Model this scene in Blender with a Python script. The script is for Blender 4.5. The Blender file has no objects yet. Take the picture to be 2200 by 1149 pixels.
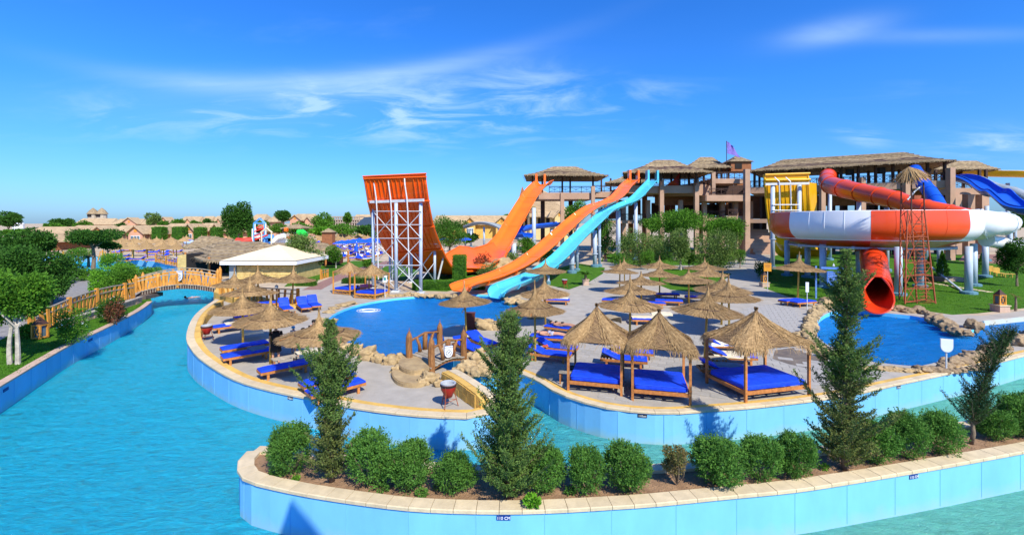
import bpy, bmesh, math, random
import numpy as np
from mathutils import Vector, Matrix, Euler, noise
from mathutils.geometry import delaunay_2d_cdt
random.seed(11); rng = np.random.default_rng(5)
PI = math.pi; R = math.radians
SC = bpy.context.scene; COL = SC.collection
# ------------------------------------------------------------ camera, sky, sun, exposure
F, H, HY, CX = 1000.0, 6.3, 478.0, 1100.0
cam = bpy.data.cameras.new('camera'); co = bpy.data.objects.new('camera', cam); COL.objects.link(co)
cam.sensor_fit = 'HORIZONTAL'; cam.sensor_width = 36; cam.lens = 36 * F / 2200
cam.shift_y = -(574.5 - HY) / 2200; cam.clip_end = 9000; cam.clip_start = .1
co.location = (0, 0, H); co.rotation_euler = (PI / 2, 0, 0); SC.camera = co
SUN_EL, SX, SY = R(44), .47, -.88
world = bpy.data.worlds.new('World'); SC.world = world; world.use_nodes = True
nt = world.node_tree; N = nt.nodes; L = nt.links; N.clear()
sky = N.new('ShaderNodeTexSky'); sky.sky_type = 'NISHITA'; sky.sun_disc = False
sky.sun_elevation = SUN_EL; sky.sun_rotation = math.atan2(SX, SY); sky.ozone_density = 3.2; sky.air_density = 1.0; sky.dust_density = .6
hs = N.new('ShaderNodeHueSaturation'); hs.inputs['Saturation'].default_value = 1.22; hs.inputs['Value'].default_value = 1.0
gm = N.new('ShaderNodeGamma'); gm.inputs[1].default_value = 1.0
tc = N.new('ShaderNodeTexCoord'); sep = N.new('ShaderNodeSeparateXYZ'); L.new(tc.outputs['Generated'], sep.inputs[0])
def vmath(op, a, b, nt_=None):
    n = N.new('ShaderNodeMath'); n.operation = op
    for i, v in enumerate((a, b)):
        if isinstance(v, (int, float)): n.inputs[i].default_value = v
        else: L.new(v, n.inputs[i])
    return n.outputs[0]
zc = vmath('MAXIMUM', sep.outputs[2], 0.0); zd = vmath('ADD', zc, .16)
cx_ = vmath('DIVIDE', sep.outputs[0], zd); cy_ = vmath('DIVIDE', sep.outputs[1], zd)
cmb = N.new('ShaderNodeCombineXYZ'); L.new(cx_, cmb.inputs[0]); L.new(cy_, cmb.inputs[1])
def cloud(scale, sx, sy, rot, lo, hi, amt, det, off):
    mp = N.new('ShaderNodeMapping'); mp.inputs['Scale'].default_value = (sx, sy, 1); mp.inputs['Rotation'].default_value = (0, 0, rot); mp.inputs['Location'].default_value = off
    L.new(cmb.outputs[0], mp.inputs[0])
    nz = N.new('ShaderNodeTexNoise'); nz.inputs['Scale'].default_value = scale; nz.inputs['Detail'].default_value = det; nz.inputs['Roughness'].default_value = .58; nz.inputs['Distortion'].default_value = .6
    L.new(mp.outputs[0], nz.inputs[0])
    rp = N.new('ShaderNodeMapRange'); rp.interpolation_type = 'SMOOTHSTEP'; rp.inputs[1].default_value = lo; rp.inputs[2].default_value = hi; rp.inputs[3].default_value = 0; rp.inputs[4].default_value = amt
    L.new(nz.outputs[0], rp.inputs[0]); return rp.outputs[0]
c1 = cloud(1.6, .35, 1.3, R(-6), .36, .72, 1.0, 10, (1.7, .35, 0)); c2 = cloud(2.6, .8, 1.5, R(25), .44, .74, 1.0, 11, (4.2, 2.0, 0)); c3 = cloud(.9, .6, 1.2, R(-10), .56, .82, .45, 9, (3.3, 8.1, 0))
yy = vmath('MAXIMUM', sep.outputs[1], .02); uu = vmath('DIVIDE', sep.outputs[0], yy); vv = vmath('DIVIDE', sep.outputs[2], yy)
def patch(u0, v0, ru, rv, b=0.0, c=0.0):   # a soft cloud bank round one direction of the sky
    du = vmath('SUBTRACT', uu, u0); line_ = vmath('ADD', vmath('MULTIPLY', du, b), vmath('MULTIPLY', vmath('MULTIPLY', du, du), c)); dv = vmath('SUBTRACT', vmath('SUBTRACT', vv, v0), line_)
    q = vmath('ADD', vmath('POWER', vmath('ABSOLUTE', vmath('DIVIDE', du, ru), 0), 2.0), vmath('POWER', vmath('ABSOLUTE', vmath('DIVIDE', dv, rv), 0), 2.0))
    return vmath('EXPONENT', vmath('MULTIPLY', q, -1.0), 0)
A1 = patch(-.42, .298, .40, .022, .06, .262); A1b = patch(-.50, .262, .45, .05, .05, .1)
A2 = patch(-.19, .222, .30, .05, -.02, 0); A3 = patch(-.60, .235, .36, .05, .06, 0)
A4 = patch(.70, .412, .11, .026, .18, 0); A5 = patch(.98, .402, .22, .016, .02, 0); A6 = patch(.24, .262, .13, .035, .1, 0); A7 = patch(1.04, .17, .12, .03, 0, 0); A8 = patch(.75, .185, .05, .02, -.2, 0); A9 = patch(.02, .285, .14, .05, 0, 0)
m1 = vmath('ADD', vmath('MULTIPLY', A1, .55), vmath('MULTIPLY', A1b, .16));  m1 = vmath('ADD', m1, vmath('MULTIPLY', A4, .42)); m1 = vmath('ADD', m1, vmath('MULTIPLY', A5, .28))
m2 = vmath('ADD', vmath('ADD', vmath('MULTIPLY', A2, .75), vmath('ADD', vmath('MULTIPLY', A3, .32), vmath('MULTIPLY', A1b, .22))), vmath('MULTIPLY', A6, .5)); m2 = vmath('ADD', m2, vmath('MULTIPLY', A7, .6)); m2 = vmath('ADD', m2, vmath('MULTIPLY', A8, .6)); m2 = vmath('ADD', m2, vmath('MULTIPLY', A9, .45))
cl = vmath('ADD', vmath('MULTIPLY', m1, vmath('ADD', vmath('MULTIPLY', c1, .6), .42)), vmath('MULTIPLY', m2, c2)); cl = vmath('ADD', cl, vmath('MULTIPLY', c3, .35))
low = N.new('ShaderNodeMapRange'); low.inputs[1].default_value = .0; low.inputs[2].default_value = .06; L.new(zc, low.inputs[0])
cl = vmath('MULTIPLY', cl, low.outputs[0]); cl = vmath('MINIMUM', cl, .62)
mx = N.new('ShaderNodeMix'); mx.data_type = 'RGBA'; L.new(cl, mx.inputs[0])
L.new(sky.outputs[0], hs.inputs['Color']); L.new(hs.outputs[0], gm.inputs[0]); tn = N.new('ShaderNodeMix'); tn.data_type = 'RGBA'; tn.blend_type = 'MULTIPLY'; tn.inputs[0].default_value = 1; tm = N.new('ShaderNodeMix'); tm.data_type = 'RGBA'; tm.inputs[6].default_value = (.47, .77, 1.38, 1); tm.inputs[7].default_value = (.42, 1.0, 1.72, 1); th0 = N.new('ShaderNodeMapRange'); th0.inputs[2].default_value = .26; L.new(zc, th0.inputs[0]); L.new(th0.outputs[0], tm.inputs[0]); L.new(tm.outputs[2], tn.inputs[7]); L.new(gm.outputs[0], tn.inputs[6]); L.new(tn.outputs[2], mx.inputs[6]); mx.inputs[7].default_value = (5.0, 6.9, 8.8, 1)
bg = N.new('ShaderNodeBackground'); bg.inputs[1].default_value = .105; L.new(mx.outputs[2], bg.inputs[0])
wo = N.new('ShaderNodeOutputWorld'); L.new(bg.outputs[0], wo.inputs[0])
sun = bpy.data.lights.new('sun', 'SUN'); sun.energy = 5.0; sun.angle = R(.5); sun.color = (1, .93, .80)
so = bpy.data.objects.new('sun', sun); COL.objects.link(so)
sv = Vector((SX * math.cos(SUN_EL), SY * math.cos(SUN_EL), math.sin(SUN_EL))); so.rotation_euler = sv.to_track_quat('Z', 'Y').to_euler(); so.location = (20, -20, 40)
SC.view_settings.view_transform = 'Standard'; SC.view_settings.look = 'None'; SC.view_settings.exposure = 0.40; SC.view_settings.gamma = 1
SC.cycles.max_bounces = 6; SC.cycles.transparent_max_bounces = 10; SC.cycles.caustics_reflective = False; SC.cycles.caustics_refractive = False
SC.cycles.sample_clamp_indirect = 4
# ------------------------------------------------------------ helpers
def W(px, py, z=0.0):
    d = F * (H - z) / (py - HY); return Vector(((px - CX) * d / F, d, z))
def D(px, py, d): return Vector(((px - CX) * d / F, d, H - (py - HY) * d / F))
def V(*a): return Vector(a)
MATS = {}
def mat(name, col, rough=.7, var=.18, scale=3., bump=0., bscale=30., spec=.3, col2=None, sxyz=(1, 1, 1), objv=0., metal=0., trans=0., clear=0., coords='Object', vdet=4., thr=None):
    if name in MATS: return MATS[name]
    m = bpy.data.materials.new(name); m.use_nodes = True; t = m.node_tree; n = t.nodes; l = t.links
    b = n['Principled BSDF']; b.inputs['Roughness'].default_value = rough; b.inputs['Metallic'].default_value = metal
    b.inputs['Specular IOR Level'].default_value = spec
    if clear: b.inputs['Coat Weight'].default_value = clear; b.inputs['Coat Roughness'].default_value = .12
    tcn = n.new('ShaderNodeTexCoord'); mp = n.new('ShaderNodeMapping'); mp.inputs['Scale'].default_value = sxyz
    if coords == 'World':
        g = n.new('ShaderNodeNewGeometry'); l.new(g.outputs['Position'], mp.inputs[0])
    else: l.new(tcn.outputs[coords], mp.inputs[0])
    nz = n.new('ShaderNodeTexNoise'); nz.inputs['Scale'].default_value = scale; nz.inputs['Detail'].default_value = vdet; nz.inputs['Roughness'].default_value = .62
    l.new(mp.outputs[0], nz.inputs[0])
    mxn = n.new('ShaderNodeMix'); mxn.data_type = 'RGBA'
    c = Vector(col); lo = c * (1 - var) if col2 is None else Vector(col2)
    mxn.inputs[6].default_value = (*lo, 1); mxn.inputs[7].default_value = (*(c * (1 + var) if col2 is None else c), 1)
    rp = n.new('ShaderNodeMapRange'); rp.inputs[1].default_value = .33 if thr is None else thr[0]; rp.inputs[2].default_value = .67 if thr is None else thr[1]
    l.new(nz.outputs[0], rp.inputs[0]); l.new(rp.outputs[0], mxn.inputs[0])
    out = mxn.outputs[2]
    if objv:
        oi = n.new('ShaderNodeObjectInfo'); hsn = n.new('ShaderNodeHueSaturation')
        r2 = n.new('ShaderNodeMapRange'); r2.inputs[3].default_value = 1 - objv; r2.inputs[4].default_value = 1 + objv
        l.new(oi.outputs['Random'], r2.inputs[0]); l.new(r2.outputs[0], hsn.inputs['Value']); l.new(out, hsn.inputs['Color']); out = hsn.outputs[0]
    l.new(out, b.inputs['Base Color'])
    if bump:
        n2 = n.new('ShaderNodeTexNoise'); n2.inputs['Scale'].default_value = bscale; n2.inputs['Detail'].default_value = 5; l.new(mp.outputs[0], n2.inputs[0])
        bn = n.new('ShaderNodeBump'); bn.inputs['Strength'].default_value = bump; bn.inputs['Distance'].default_value = .05; l.new(n2.outputs[0], bn.inputs['Height']); l.new(bn.outputs[0], b.inputs['Normal'])
    if trans:
        tr = n.new('ShaderNodeBsdfTranslucent'); l.new(out, tr.inputs[0]); ms = n.new('ShaderNodeMixShader'); ms.inputs[0].default_value = trans
        o = n['Material Output']; l.new(b.outputs[0], ms.inputs[1]); l.new(tr.outputs[0], ms.inputs[2]); l.new(ms.outputs[0], o.inputs[0])
    MATS[name] = m; return m
def tag(o, label=None, cat=None, group=None, kind=None):
    if label: o['label'] = label
    if cat: o['category'] = cat
    if group: o['group'] = group
    if kind: o['kind'] = kind
    return o
def thing(name, loc, label=None, cat=None, group=None, rz=0):
    o = bpy.data.objects.new(name, None); o.empty_display_size = .2; COL.objects.link(o); o.location = loc; o.rotation_euler = (0, 0, rz)
    return tag(o, label, cat, group)
def link(name, me, m, parent=None, world=False):
    o = bpy.data.objects.new(name, me); COL.objects.link(o)
    for x in (m if isinstance(m, (list, tuple)) else [m]):
        if x and x.name not in me.materials: me.materials.append(x)
    if parent is not None:
        o.parent = parent
        if world:
            loc = Vector(parent.location); rt = parent
            while rt.parent is not None: rt = rt.parent
            o.matrix_parent_inverse = Matrix.Translation(-rt.location) if parent is rt else Matrix.Identity(4)
    return o
class MB:
    def __init__(s): s.v = []; s.f = []; s.mi = []; s.cur = 0
    def add(s, vs, fs):
        b = len(s.v); s.v += [tuple(x) for x in vs]; s.f += [tuple(b + i for i in f) for f in fs]; s.mi += [s.cur] * len(fs)
    def box(s, c, d, rz=0, M=None):
        x, y, z = d[0] / 2, d[1] / 2, d[2] / 2
        vs = [Vector((i * x, j * y, k * z)) for i in (-1, 1) for j in (-1, 1) for k in (-1, 1)]
        if M is None: M = Matrix.Rotation(rz, 3, 'Z')
        c = Vector(c); s.add([M @ q + c for q in vs], [(0, 1, 3, 2), (4, 6, 7, 5), (0, 4, 5, 1), (2, 3, 7, 6), (0, 2, 6, 4), (1, 5, 7, 3)]); return s
    def beam(s, p, q, w, h, taper=1.0, up=(0, 0, 1)):
        p, q = Vector(p), Vector(q); d = (q - p); ln = d.length
        if ln < 1e-5: return s
        d /= ln; up = Vector(up); sd = d.cross(up)
        if sd.length < 1e-3: sd = d.cross(Vector((1, 0, 0)))
        sd.normalize(); u = sd.cross(d)
        vs = []
        for c, t in ((p, 1), (q, taper)):
            for a, b in ((-1, -1), (1, -1), (1, 1), (-1, 1)): vs.append(c + sd * a * w / 2 * t + u * b * h / 2 * t)
        s.add(vs, [(3, 2, 1, 0), (4, 5, 6, 7), (0, 1, 5, 4), (1, 2, 6, 5), (2, 3, 7, 6), (3, 0, 4, 7)]); return s
    def tube(s, pts, rad, n=8, cap=True, closed=False):
        pts = [Vector(p) for p in pts]; m = len(pts)
        if isinstance(rad, (int, float)): rad = [rad] * m
        prev = None; rings = []
        for i in range(m):
            a = pts[max(i - 1, 0)] if not closed else pts[i - 1]; b = pts[min(i + 1, m - 1)] if not closed else pts[(i + 1) % m]
            t = (b - a).normalized()
            if prev is None:
                u = t.cross(Vector((0, 0, 1)));  u = u if u.length > 1e-3 else t.cross(Vector((1, 0, 0))); u.normalize()
            else:
                u = (prev - t * prev.dot(t)); u.normalize()
            prev = u; w = t.cross(u)
            rings.append([pts[i] + (u * math.cos(2 * PI * k / n) + w * math.sin(2 * PI * k / n)) * rad[i] for k in range(n)])
        vs = [v for r in rings for v in r]; fs = []
        for i in range(m if closed else m - 1):
            j = (i + 1) % m
            for k in range(n): fs.append((i * n + k, i * n + (k + 1) % n, j * n + (k + 1) % n, j * n + k))
        if cap and not closed: fs += [tuple(range(n - 1, -1, -1)), tuple((m - 1) * n + k for k in range(n))]
        s.add(vs, fs); return s
    def lathe(s, prof, c=(0, 0, 0), n=16, a0=0, sy=1):
        c = Vector(c); m = len(prof); vs = [c + Vector((r * math.cos(a0 + 2 * PI * k / n), sy * r * math.sin(a0 + 2 * PI * k / n), z)) for r, z in prof for k in range(n)]
        fs = [(i * n + k, i * n + (k + 1) % n, (i + 1) * n + (k + 1) % n, (i + 1) * n + k) for i in range(m - 1) for k in range(n)]
        s.add(vs, fs); return s
    def grid(s, rows, closed=False):
        m = len(rows); n = len(rows[0]); vs = [v for r in rows for v in r]
        s.add(vs, [(i * n + k, i * n + (k + 1) % n, (i + 1) * n + (k + 1) % n, (i + 1) * n + k) for i in range(m - 1) for k in range(n if closed else n - 1)]); return s
    def prism(s, poly, z0, z1):
        n = len(poly); vs = [(p[0], p[1], z0) for p in poly] + [(p[0], p[1], z1) for p in poly]
        s.add(vs, [tuple(range(n - 1, -1, -1)), tuple(range(n, 2 * n))] + [(i, (i + 1) % n, n + (i + 1) % n, n + i) for i in range(n)]); return s
    def mesh(s, name, smooth=False):
        me = bpy.data.meshes.new(name); me.from_pydata(s.v, [], s.f)
        if smooth: me.shade_smooth()
        if any(s.mi): me.polygons.foreach_set('material_index', s.mi)
        me.update(); return me
    def build(s, name, m, parent=None, world=False, smooth=False):
        return link(name, s.mesh(name, smooth), m, parent, world)
def solid(o, t, off=0):
    md = o.modifiers.new('thick', 'SOLIDIFY'); md.thickness = t; md.offset = off
    es = o.modifiers.new('sharp', 'EDGE_SPLIT'); es.split_angle = R(50); return o
def quads_mesh(name, P):   # P (N,4,3)
    n = len(P); me = bpy.data.meshes.new(name); me.vertices.add(4 * n); me.vertices.foreach_set('co', np.ascontiguousarray(P, dtype=np.float32).ravel())
    me.loops.add(4 * n); me.loops.foreach_set('vertex_index', np.arange(4 * n, dtype=np.int32)); me.polygons.add(n)
    me.polygons.foreach_set('loop_start', np.arange(0, 4 * n, 4, dtype=np.int32)); me.update(calc_edges=True); return me
def unit(a): return a / np.maximum(np.linalg.norm(a, axis=-1, keepdims=True), 1e-9)
def leafquads(p, size, asp=.45, dirs=None, jit=.6, norm=None):
    n = len(p); u = rng.normal(size=(n, 3)) if dirs is None else unit(dirs) + rng.normal(size=(n, 3)) * jit
    u = unit(u); w = rng.normal(size=(n, 3)) if norm is None else norm + rng.normal(size=(n, 3)) * .5
    v = unit(np.cross(w, u)); s = (size * rng.uniform(.6, 1.35, n))[:, None]
    return np.stack([p, p + u * s * .45 + v * s * asp * .5, p + u * s, p + u * s * .45 - v * s * asp * .5], 1)
def kids(o): return [c for c in bpy.data.objects if c.parent is o]
_kc = {}
def copy_tree(o, parent=None, cache=True):
    c = o.copy(); COL.objects.link(c); c.parent = parent
    if o not in _kc: _kc[o] = kids(o)
    for ch in _kc[o]: copy_tree(ch, c)
    return c
class Proto:
    def __init__(s, make): s.make = make; s.o = None
    def put(s, loc, label=None, rz=0, group=None, sc=None, cat=None):
        if s.o is None: s.o = s.make(); o = s.o
        else: o = copy_tree(s.o)
        o.location = loc; o.rotation_euler = (0, 0, rz)
        if sc is not None: o.scale = (sc, sc, sc) if isinstance(sc, (int, float)) else sc
        tag(o, label, cat, group); return o
def smooth_line(pts, n=6, closed=False):
    pts = [Vector(p) for p in pts]; m = len(pts); out = []
    rg = range(m if closed else m - 1)
    for i in rg:
        g = (lambda k: pts[k % m]) if closed else (lambda k: pts[min(max(k, 0), m - 1)])
        p0, p1, p2, p3 = g(i - 1), g(i), g(i + 1), g(i + 2)
        for k in range(n):
            t = k / n; out.append(.5 * ((2 * p1) + (p2 - p0) * t + (2 * p0 - 5 * p1 + 4 * p2 - p3) * t * t + (3 * p1 - p0 - 3 * p2 + p3) * t ** 3))
    if not closed: out.append(pts[-1])
    return out
def inside(x, y, poly):
    c = False; n = len(poly); j = n - 1
    for i in range(n):
        xi, yi = poly[i][0], poly[i][1]; xj, yj = poly[j][0], poly[j][1]
        if (yi > y) != (yj > y) and x < (xj - xi) * (y - yi) / (yj - yi) + xi: c = not c
        j = i
    return c
# ------------------------------------------------------------ materials
M_conc = mat('pale_paving', (.37, .335, .28), .85, .12, 1.2, .25, 14, coords='World')
M_tile = mat('deck_tile', (.345, .325, .29), .8, .10, 5, .2, 30, objv=.10)
M_joint = mat('joint', (.20, .19, .17), .95, .15, 4, coords='World')
M_sand = mat('sand', (.46, .36, .24), .95, .2, .6, .4, 20, coords='World')
M_soil = mat('soil', (.36, .22, .12), .95, .3, 3, .8, 25, coords='World', col2=(.22, .13, .07))
M_lawn = mat('lawn', (.075, .19, .012), .9, .3, 1.2, .7, 60, spec=.1, coords='World', col2=(.04, .115, .008))
M_path = mat('path_stone', (.25, .235, .22), .9, .25, 3, .5, 16, coords='World')
M_brickpath = mat('brick_path', (.27, .15, .12), .9, .2, 3, .3, 16, coords='World')
M_wallblue = mat('pool_paint', (.18, .49, .79), .5, .08, .8, .05, 5, coords='World', sxyz=(1, 1, .5))
M_coping = mat('cream_stone', (.58, .47, .30), .75, .10, 4, .15, 20, objv=.07)
M_pinkcop = mat('pink_stone', (.50, .35, .26), .75, .10, 4, .15, 20, objv=.07)
M_yellow = mat('yellow_render', (.62, .38, .09), .8, .18, 1.6, .4, 10, coords='World')
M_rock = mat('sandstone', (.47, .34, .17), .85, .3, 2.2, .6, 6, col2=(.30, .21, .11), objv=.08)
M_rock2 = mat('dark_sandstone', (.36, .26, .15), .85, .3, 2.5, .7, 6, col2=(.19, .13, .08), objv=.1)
M_wood = mat('orange_wood', (.58, .25, .04), .6, .3, 6, .2, 20, sxyz=(1, 1, .3), objv=.12)
M_bedwood = mat('teak', (.46, .18, .05), .55, .25, 8, .15, 20, objv=.1)
M_logwood = mat('log_wood', (.36, .17, .055), .7, .4, 5, .5, 12, sxyz=(6, 6, .8), col2=(.16, .06, .02), objv=.15)
M_grey = mat('grey_plank', (.34, .29, .22), .8, .25, 5, .2, 20, objv=.15)
M_polew = mat('yellow_pole', (.58, .36, .07), .6, .18, 5, .1, objv=.12)
M_blue = mat('blue_cushion', (.006, .055, .66), .6, .16, 2.2, .9, 3.5, spec=.35)
M_bluecn = mat('blue_canvas', (.01, .09, .70), .7, .12, 5, .1)
M_bin = mat('bin_rim_grey', (.36, .38, .40), .5, .1, 3)
M_cream = mat('cream_towel', (.66, .58, .42), .9, .1, 6, .4, 14)
M_white = mat('white_cloth', (.75, .75, .74), .85, .05, 6, .4, 14)
M_greyt = mat('grey_towel', (.22, .26, .30), .9, .15, 6, .4, 14)
M_straw = mat('straw', (.53, .35, .16), .85, .35, 12, .3, 40, objv=.14, col2=(.25, .15, .06), sxyz=(1, 1, .6), trans=.12)
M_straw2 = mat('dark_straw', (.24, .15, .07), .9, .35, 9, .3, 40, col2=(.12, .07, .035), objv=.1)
M_thatch = mat('roof_thatch', (.40, .30, .17), .9, .35, 2.2, .5, 12, col2=(.17, .12, .07), objv=.22, sxyz=(1, 1, 1))
M_orange = mat('orange_fibreglass', (.92, .165, .003), .36, .09, .5, 0, spec=.45, clear=.25)
M_deepor = mat('deep_orange_fibreglass', (.88, .125, .006), .36, .10, .5, 0, spec=.45, clear=.2)
M_deepred = mat('deep_red_fibreglass', (.66, .045, .006), .38, .1, .7, 0, spec=.4, clear=.2)
M_redor = mat('red_orange_fibreglass', (.74, .07, .008), .35, .06, .7, 0, spec=.4, clear=.25)
M_cyan = mat('light_blue_fibreglass', (.08, .50, .68), .36, .09, .7, 0, spec=.45, clear=.25)
M_whitefg = mat('white_fibreglass', (.76, .78, .80), .35, .04, .7, 0, spec=.4, clear=.2)
M_yellowfg = mat('yellow_fibreglass', (.80, .42, .01), .38, .06, .7, 0, spec=.4, clear=.2)
M_bluefg = mat('blue_fibreglass', (.01, .09, .55), .35, .08, .7, 0, spec=.4, clear=.25)
M_greyfg = mat('grey_fibreglass', (.32, .36, .38), .4, .08, .7, 0)
M_steel = mat('pale_blue_steel', (.42, .50, .60), .45, .08, 2, spec=.4)
M_galv = mat('galvanised_steel', (.58, .60, .60), .45, .1, 3, spec=.5)
M_rust = mat('red_oxide_steel', (.30, .075, .03), .7, .3, 4)
M_pink = mat('pink_render', (.42, .27, .185), .9, .12, .5, .1, 10, coords='World')
M_pinkhouse = mat('salmon_render', (.55, .30, .19), .9, .08, .6, coords='World')
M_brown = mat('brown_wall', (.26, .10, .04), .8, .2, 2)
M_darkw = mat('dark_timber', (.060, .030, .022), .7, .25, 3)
M_glass = mat('window_glass', (.10, .16, .20), .12, .2, 1, spec=.6)
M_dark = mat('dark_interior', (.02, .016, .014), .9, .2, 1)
M_bark = mat('bark', (.20, .15, .10), .9, .3, 8, .5, 20)
M_palebark = mat('pale_bark', (.42, .37, .30), .9, .25, 6, .3, 20)
M_red = mat('red_paint', (.32, .015, .01), .4, .12, 3, spec=.5)
M_signw = mat('sign_white', (.80, .82, .84), .5, .02, 3)
M_signb = mat('sign_blue', (.01, .04, .22), .5, .05, 3)
M_black = mat('black_paint', (.02, .02, .02), .5, .1, 3)
M_signy = mat('sign_orange', (.75, .33, .03), .5, .05, 3)
M_bluewash = mat('blue_painted_wood', (.07, .20, .62), .6, .35, 7, .2, 30, col2=(.20, .36, .72))
M_skin = mat('skin', (.52, .27, .17), .6, .06, 5)
M_hair = mat('dark_hair', (.015, .011, .009), .7, .1, 5)
def add_stain(m, z0, z1, col):
    t = m.node_tree; n = t.nodes; l = t.links; b = n['Principled BSDF']; src = b.inputs['Base Color'].links[0].from_socket; g = n.new('ShaderNodeNewGeometry'); sx = n.new('ShaderNodeSeparateXYZ'); l.new(g.outputs['Position'], sx.inputs[0])
    nz = n.new('ShaderNodeTexNoise'); nz.inputs['Scale'].default_value = 2.2; nz.inputs['Detail'].default_value = 6; l.new(g.outputs['Position'], nz.inputs[0]); a = n.new('ShaderNodeMath'); a.operation = 'MULTIPLY_ADD'; l.new(nz.outputs[0], a.inputs[0]); a.inputs[1].default_value = -.5; l.new(sx.outputs[2], a.inputs[2])
    r = n.new('ShaderNodeMapRange'); r.inputs[1].default_value = z1 - .25; r.inputs[2].default_value = z0 - .25; r.inputs[3].default_value = 0; r.inputs[4].default_value = .7; l.new(a.outputs[0], r.inputs[0]); mxx = n.new('ShaderNodeMix'); mxx.data_type = 'RGBA'; l.new(r.outputs[0], mxx.inputs[0]); l.new(src, mxx.inputs[6]); mxx.inputs[7].default_value = (*col, 1); l.new(mxx.outputs[2], b.inputs['Base Color'])
add_stain(M_wallblue, -1.1, -.72, (.30, .46, .42))
def leafmat(name, c, c2, tr=.28, scale=1.6, objv=.08): return mat(name, c, .6, .3, scale, spec=.12, col2=c2, trans=tr, objv=objv, coords='World')
G_shrub = leafmat('shrub_leaf', (.14, .31, .05), (.055, .15, .025), scale=4)
G_cedar = leafmat('cedar_leaf', (.17, .27, .06), (.065, .13, .03), scale=3)
G_cedarb = leafmat('brownish_cedar_leaf', (.20, .23, .06), (.08, .12, .035), scale=3)
G_dark = leafmat('dark_leaf', (.065, .18, .022), (.025, .08, .012))
G_mid = leafmat('mid_leaf', (.13, .30, .025), (.04, .13, .014))
G_olive = leafmat('olive_leaf', (.20, .30, .07), (.08, .14, .03))
G_bright = leafmat('bright_leaf', (0.162, 0.405, 0.027), (0.068, 0.203, 0.014))
G_dry = leafmat('dry_leaf', (0.297, 0.230, 0.081), (0.121, 0.108, 0.041), scale=5)
G_red = leafmat('red_leaf', (0.20, 0.06, 0.035), (0.135, 0.068, 0.027), scale=3)
def water_mat(name, tint, base, dens, wscale, wsx=(1, 1, 1), rot=0, green=None, bump=.5):
    m = bpy.data.materials.new(name); m.use_nodes = True; t = m.node_tree; n = t.nodes; l = t.links; n.clear()
    g = n.new('ShaderNodeNewGeometry'); mp = n.new('ShaderNodeMapping'); mp.inputs['Scale'].default_value = wsx; mp.inputs['Rotation'].default_value = (0, 0, rot); l.new(g.outputs['Position'], mp.inputs[0])
    n1 = n.new('ShaderNodeTexNoise'); n1.inputs['Scale'].default_value = wscale; n1.inputs['Detail'].default_value = 8; n1.inputs['Roughness'].default_value = .76; n1.inputs['Distortion'].default_value = 1.1; l.new(mp.outputs[0], n1.inputs[0])
    n2 = n.new('ShaderNodeTexNoise'); n2.inputs['Scale'].default_value = wscale * .22; n2.inputs['Detail'].default_value = 3; n2.inputs['Distortion'].default_value = .6; l.new(mp.outputs[0], n2.inputs[0])
    n3 = n.new('ShaderNodeTexNoise'); n3.noise_type = 'RIDGED_MULTIFRACTAL'; n3.normalize = False; n3.inputs['Scale'].default_value = wscale * .55; n3.inputs['Detail'].default_value = 2.5; n3.inputs['Distortion'].default_value = .9; l.new(mp.outputs[0], n3.inputs[0])
    ad0 = n.new('ShaderNodeMath'); ad0.operation = 'MULTIPLY_ADD'; l.new(n2.outputs[0], ad0.inputs[0]); ad0.inputs[1].default_value = 1.2; l.new(n1.outputs[0], ad0.inputs[2])
    ad = n.new('ShaderNodeMath'); ad.operation = 'MULTIPLY_ADD'; l.new(n3.outputs[0], ad.inputs[0]); ad.inputs[1].default_value = .22; l.new(ad0.outputs[0], ad.inputs[2])
    ad1 = n.new('ShaderNodeMath'); ad1.operation = 'MULTIPLY_ADD'; l.new(n1.outputs[0], ad1.inputs[0]); ad1.inputs[1].default_value = 2.0; l.new(n3.outputs[0], ad1.inputs[2])
    bp = n.new('ShaderNodeBump'); bp.inputs['Strength'].default_value = bump; bp.inputs['Distance'].default_value = .60; l.new(ad.outputs[0], bp.inputs['Height'])
    df = n.new('ShaderNodeBsdfDiffuse'); l.new(bp.outputs[0], df.inputs['Normal'])
    cm = n.new('ShaderNodeMix'); cm.data_type = 'RGBA'; cm.inputs[6].default_value = (*base, 1); cm.inputs[7].default_value = (*(green or base), 1)
    if green:
        sx = n.new('ShaderNodeSeparateXYZ'); l.new(g.outputs['Position'], sx.inputs[0]); mr = n.new('ShaderNodeMapRange'); mr.interpolation_type = 'SMOOTHSTEP'
        mr.inputs[1].default_value = -4; mr.inputs[2].default_value = 9; l.new(sx.outputs[0], mr.inputs[0]); l.new(mr.outputs[0], cm.inputs[0])
    else: cm.inputs[0].default_value = 0
    l.new(cm.outputs[2], df.inputs['Color'])
    tr = n.new('ShaderNodeBsdfTransparent'); tr.inputs[0].default_value = (*tint, 1)
    m1 = n.new('ShaderNodeMixShader'); dm = n.new('ShaderNodeMapRange'); dm.inputs[1].default_value = 2.6; dm.inputs[2].default_value = .6; dm.inputs[3].default_value = dens - .46; dm.inputs[4].default_value = dens + .42; l.new(ad1.outputs[0], dm.inputs[0]); l.new(dm.outputs[0], m1.inputs[0]); l.new(tr.outputs[0], m1.inputs[1]); l.new(df.outputs[0], m1.inputs[2])  # light and dark ripples put into the water's opacity, following the wave noise
    gl = n.new('ShaderNodeBsdfGlossy'); gl.inputs['Roughness'].default_value = .09; l.new(bp.outputs[0], gl.inputs['Normal'])
    fr = n.new('ShaderNodeFresnel'); fr.inputs[0].default_value = 1.33; l.new(bp.outputs[0], fr.inputs['Normal'])
    m2 = n.new('ShaderNodeMixShader'); l.new(fr.outputs[0], m2.inputs[0]); l.new(m1.outputs[0], m2.inputs[1]); l.new(gl.outputs[0], m2.inputs[2])
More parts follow.
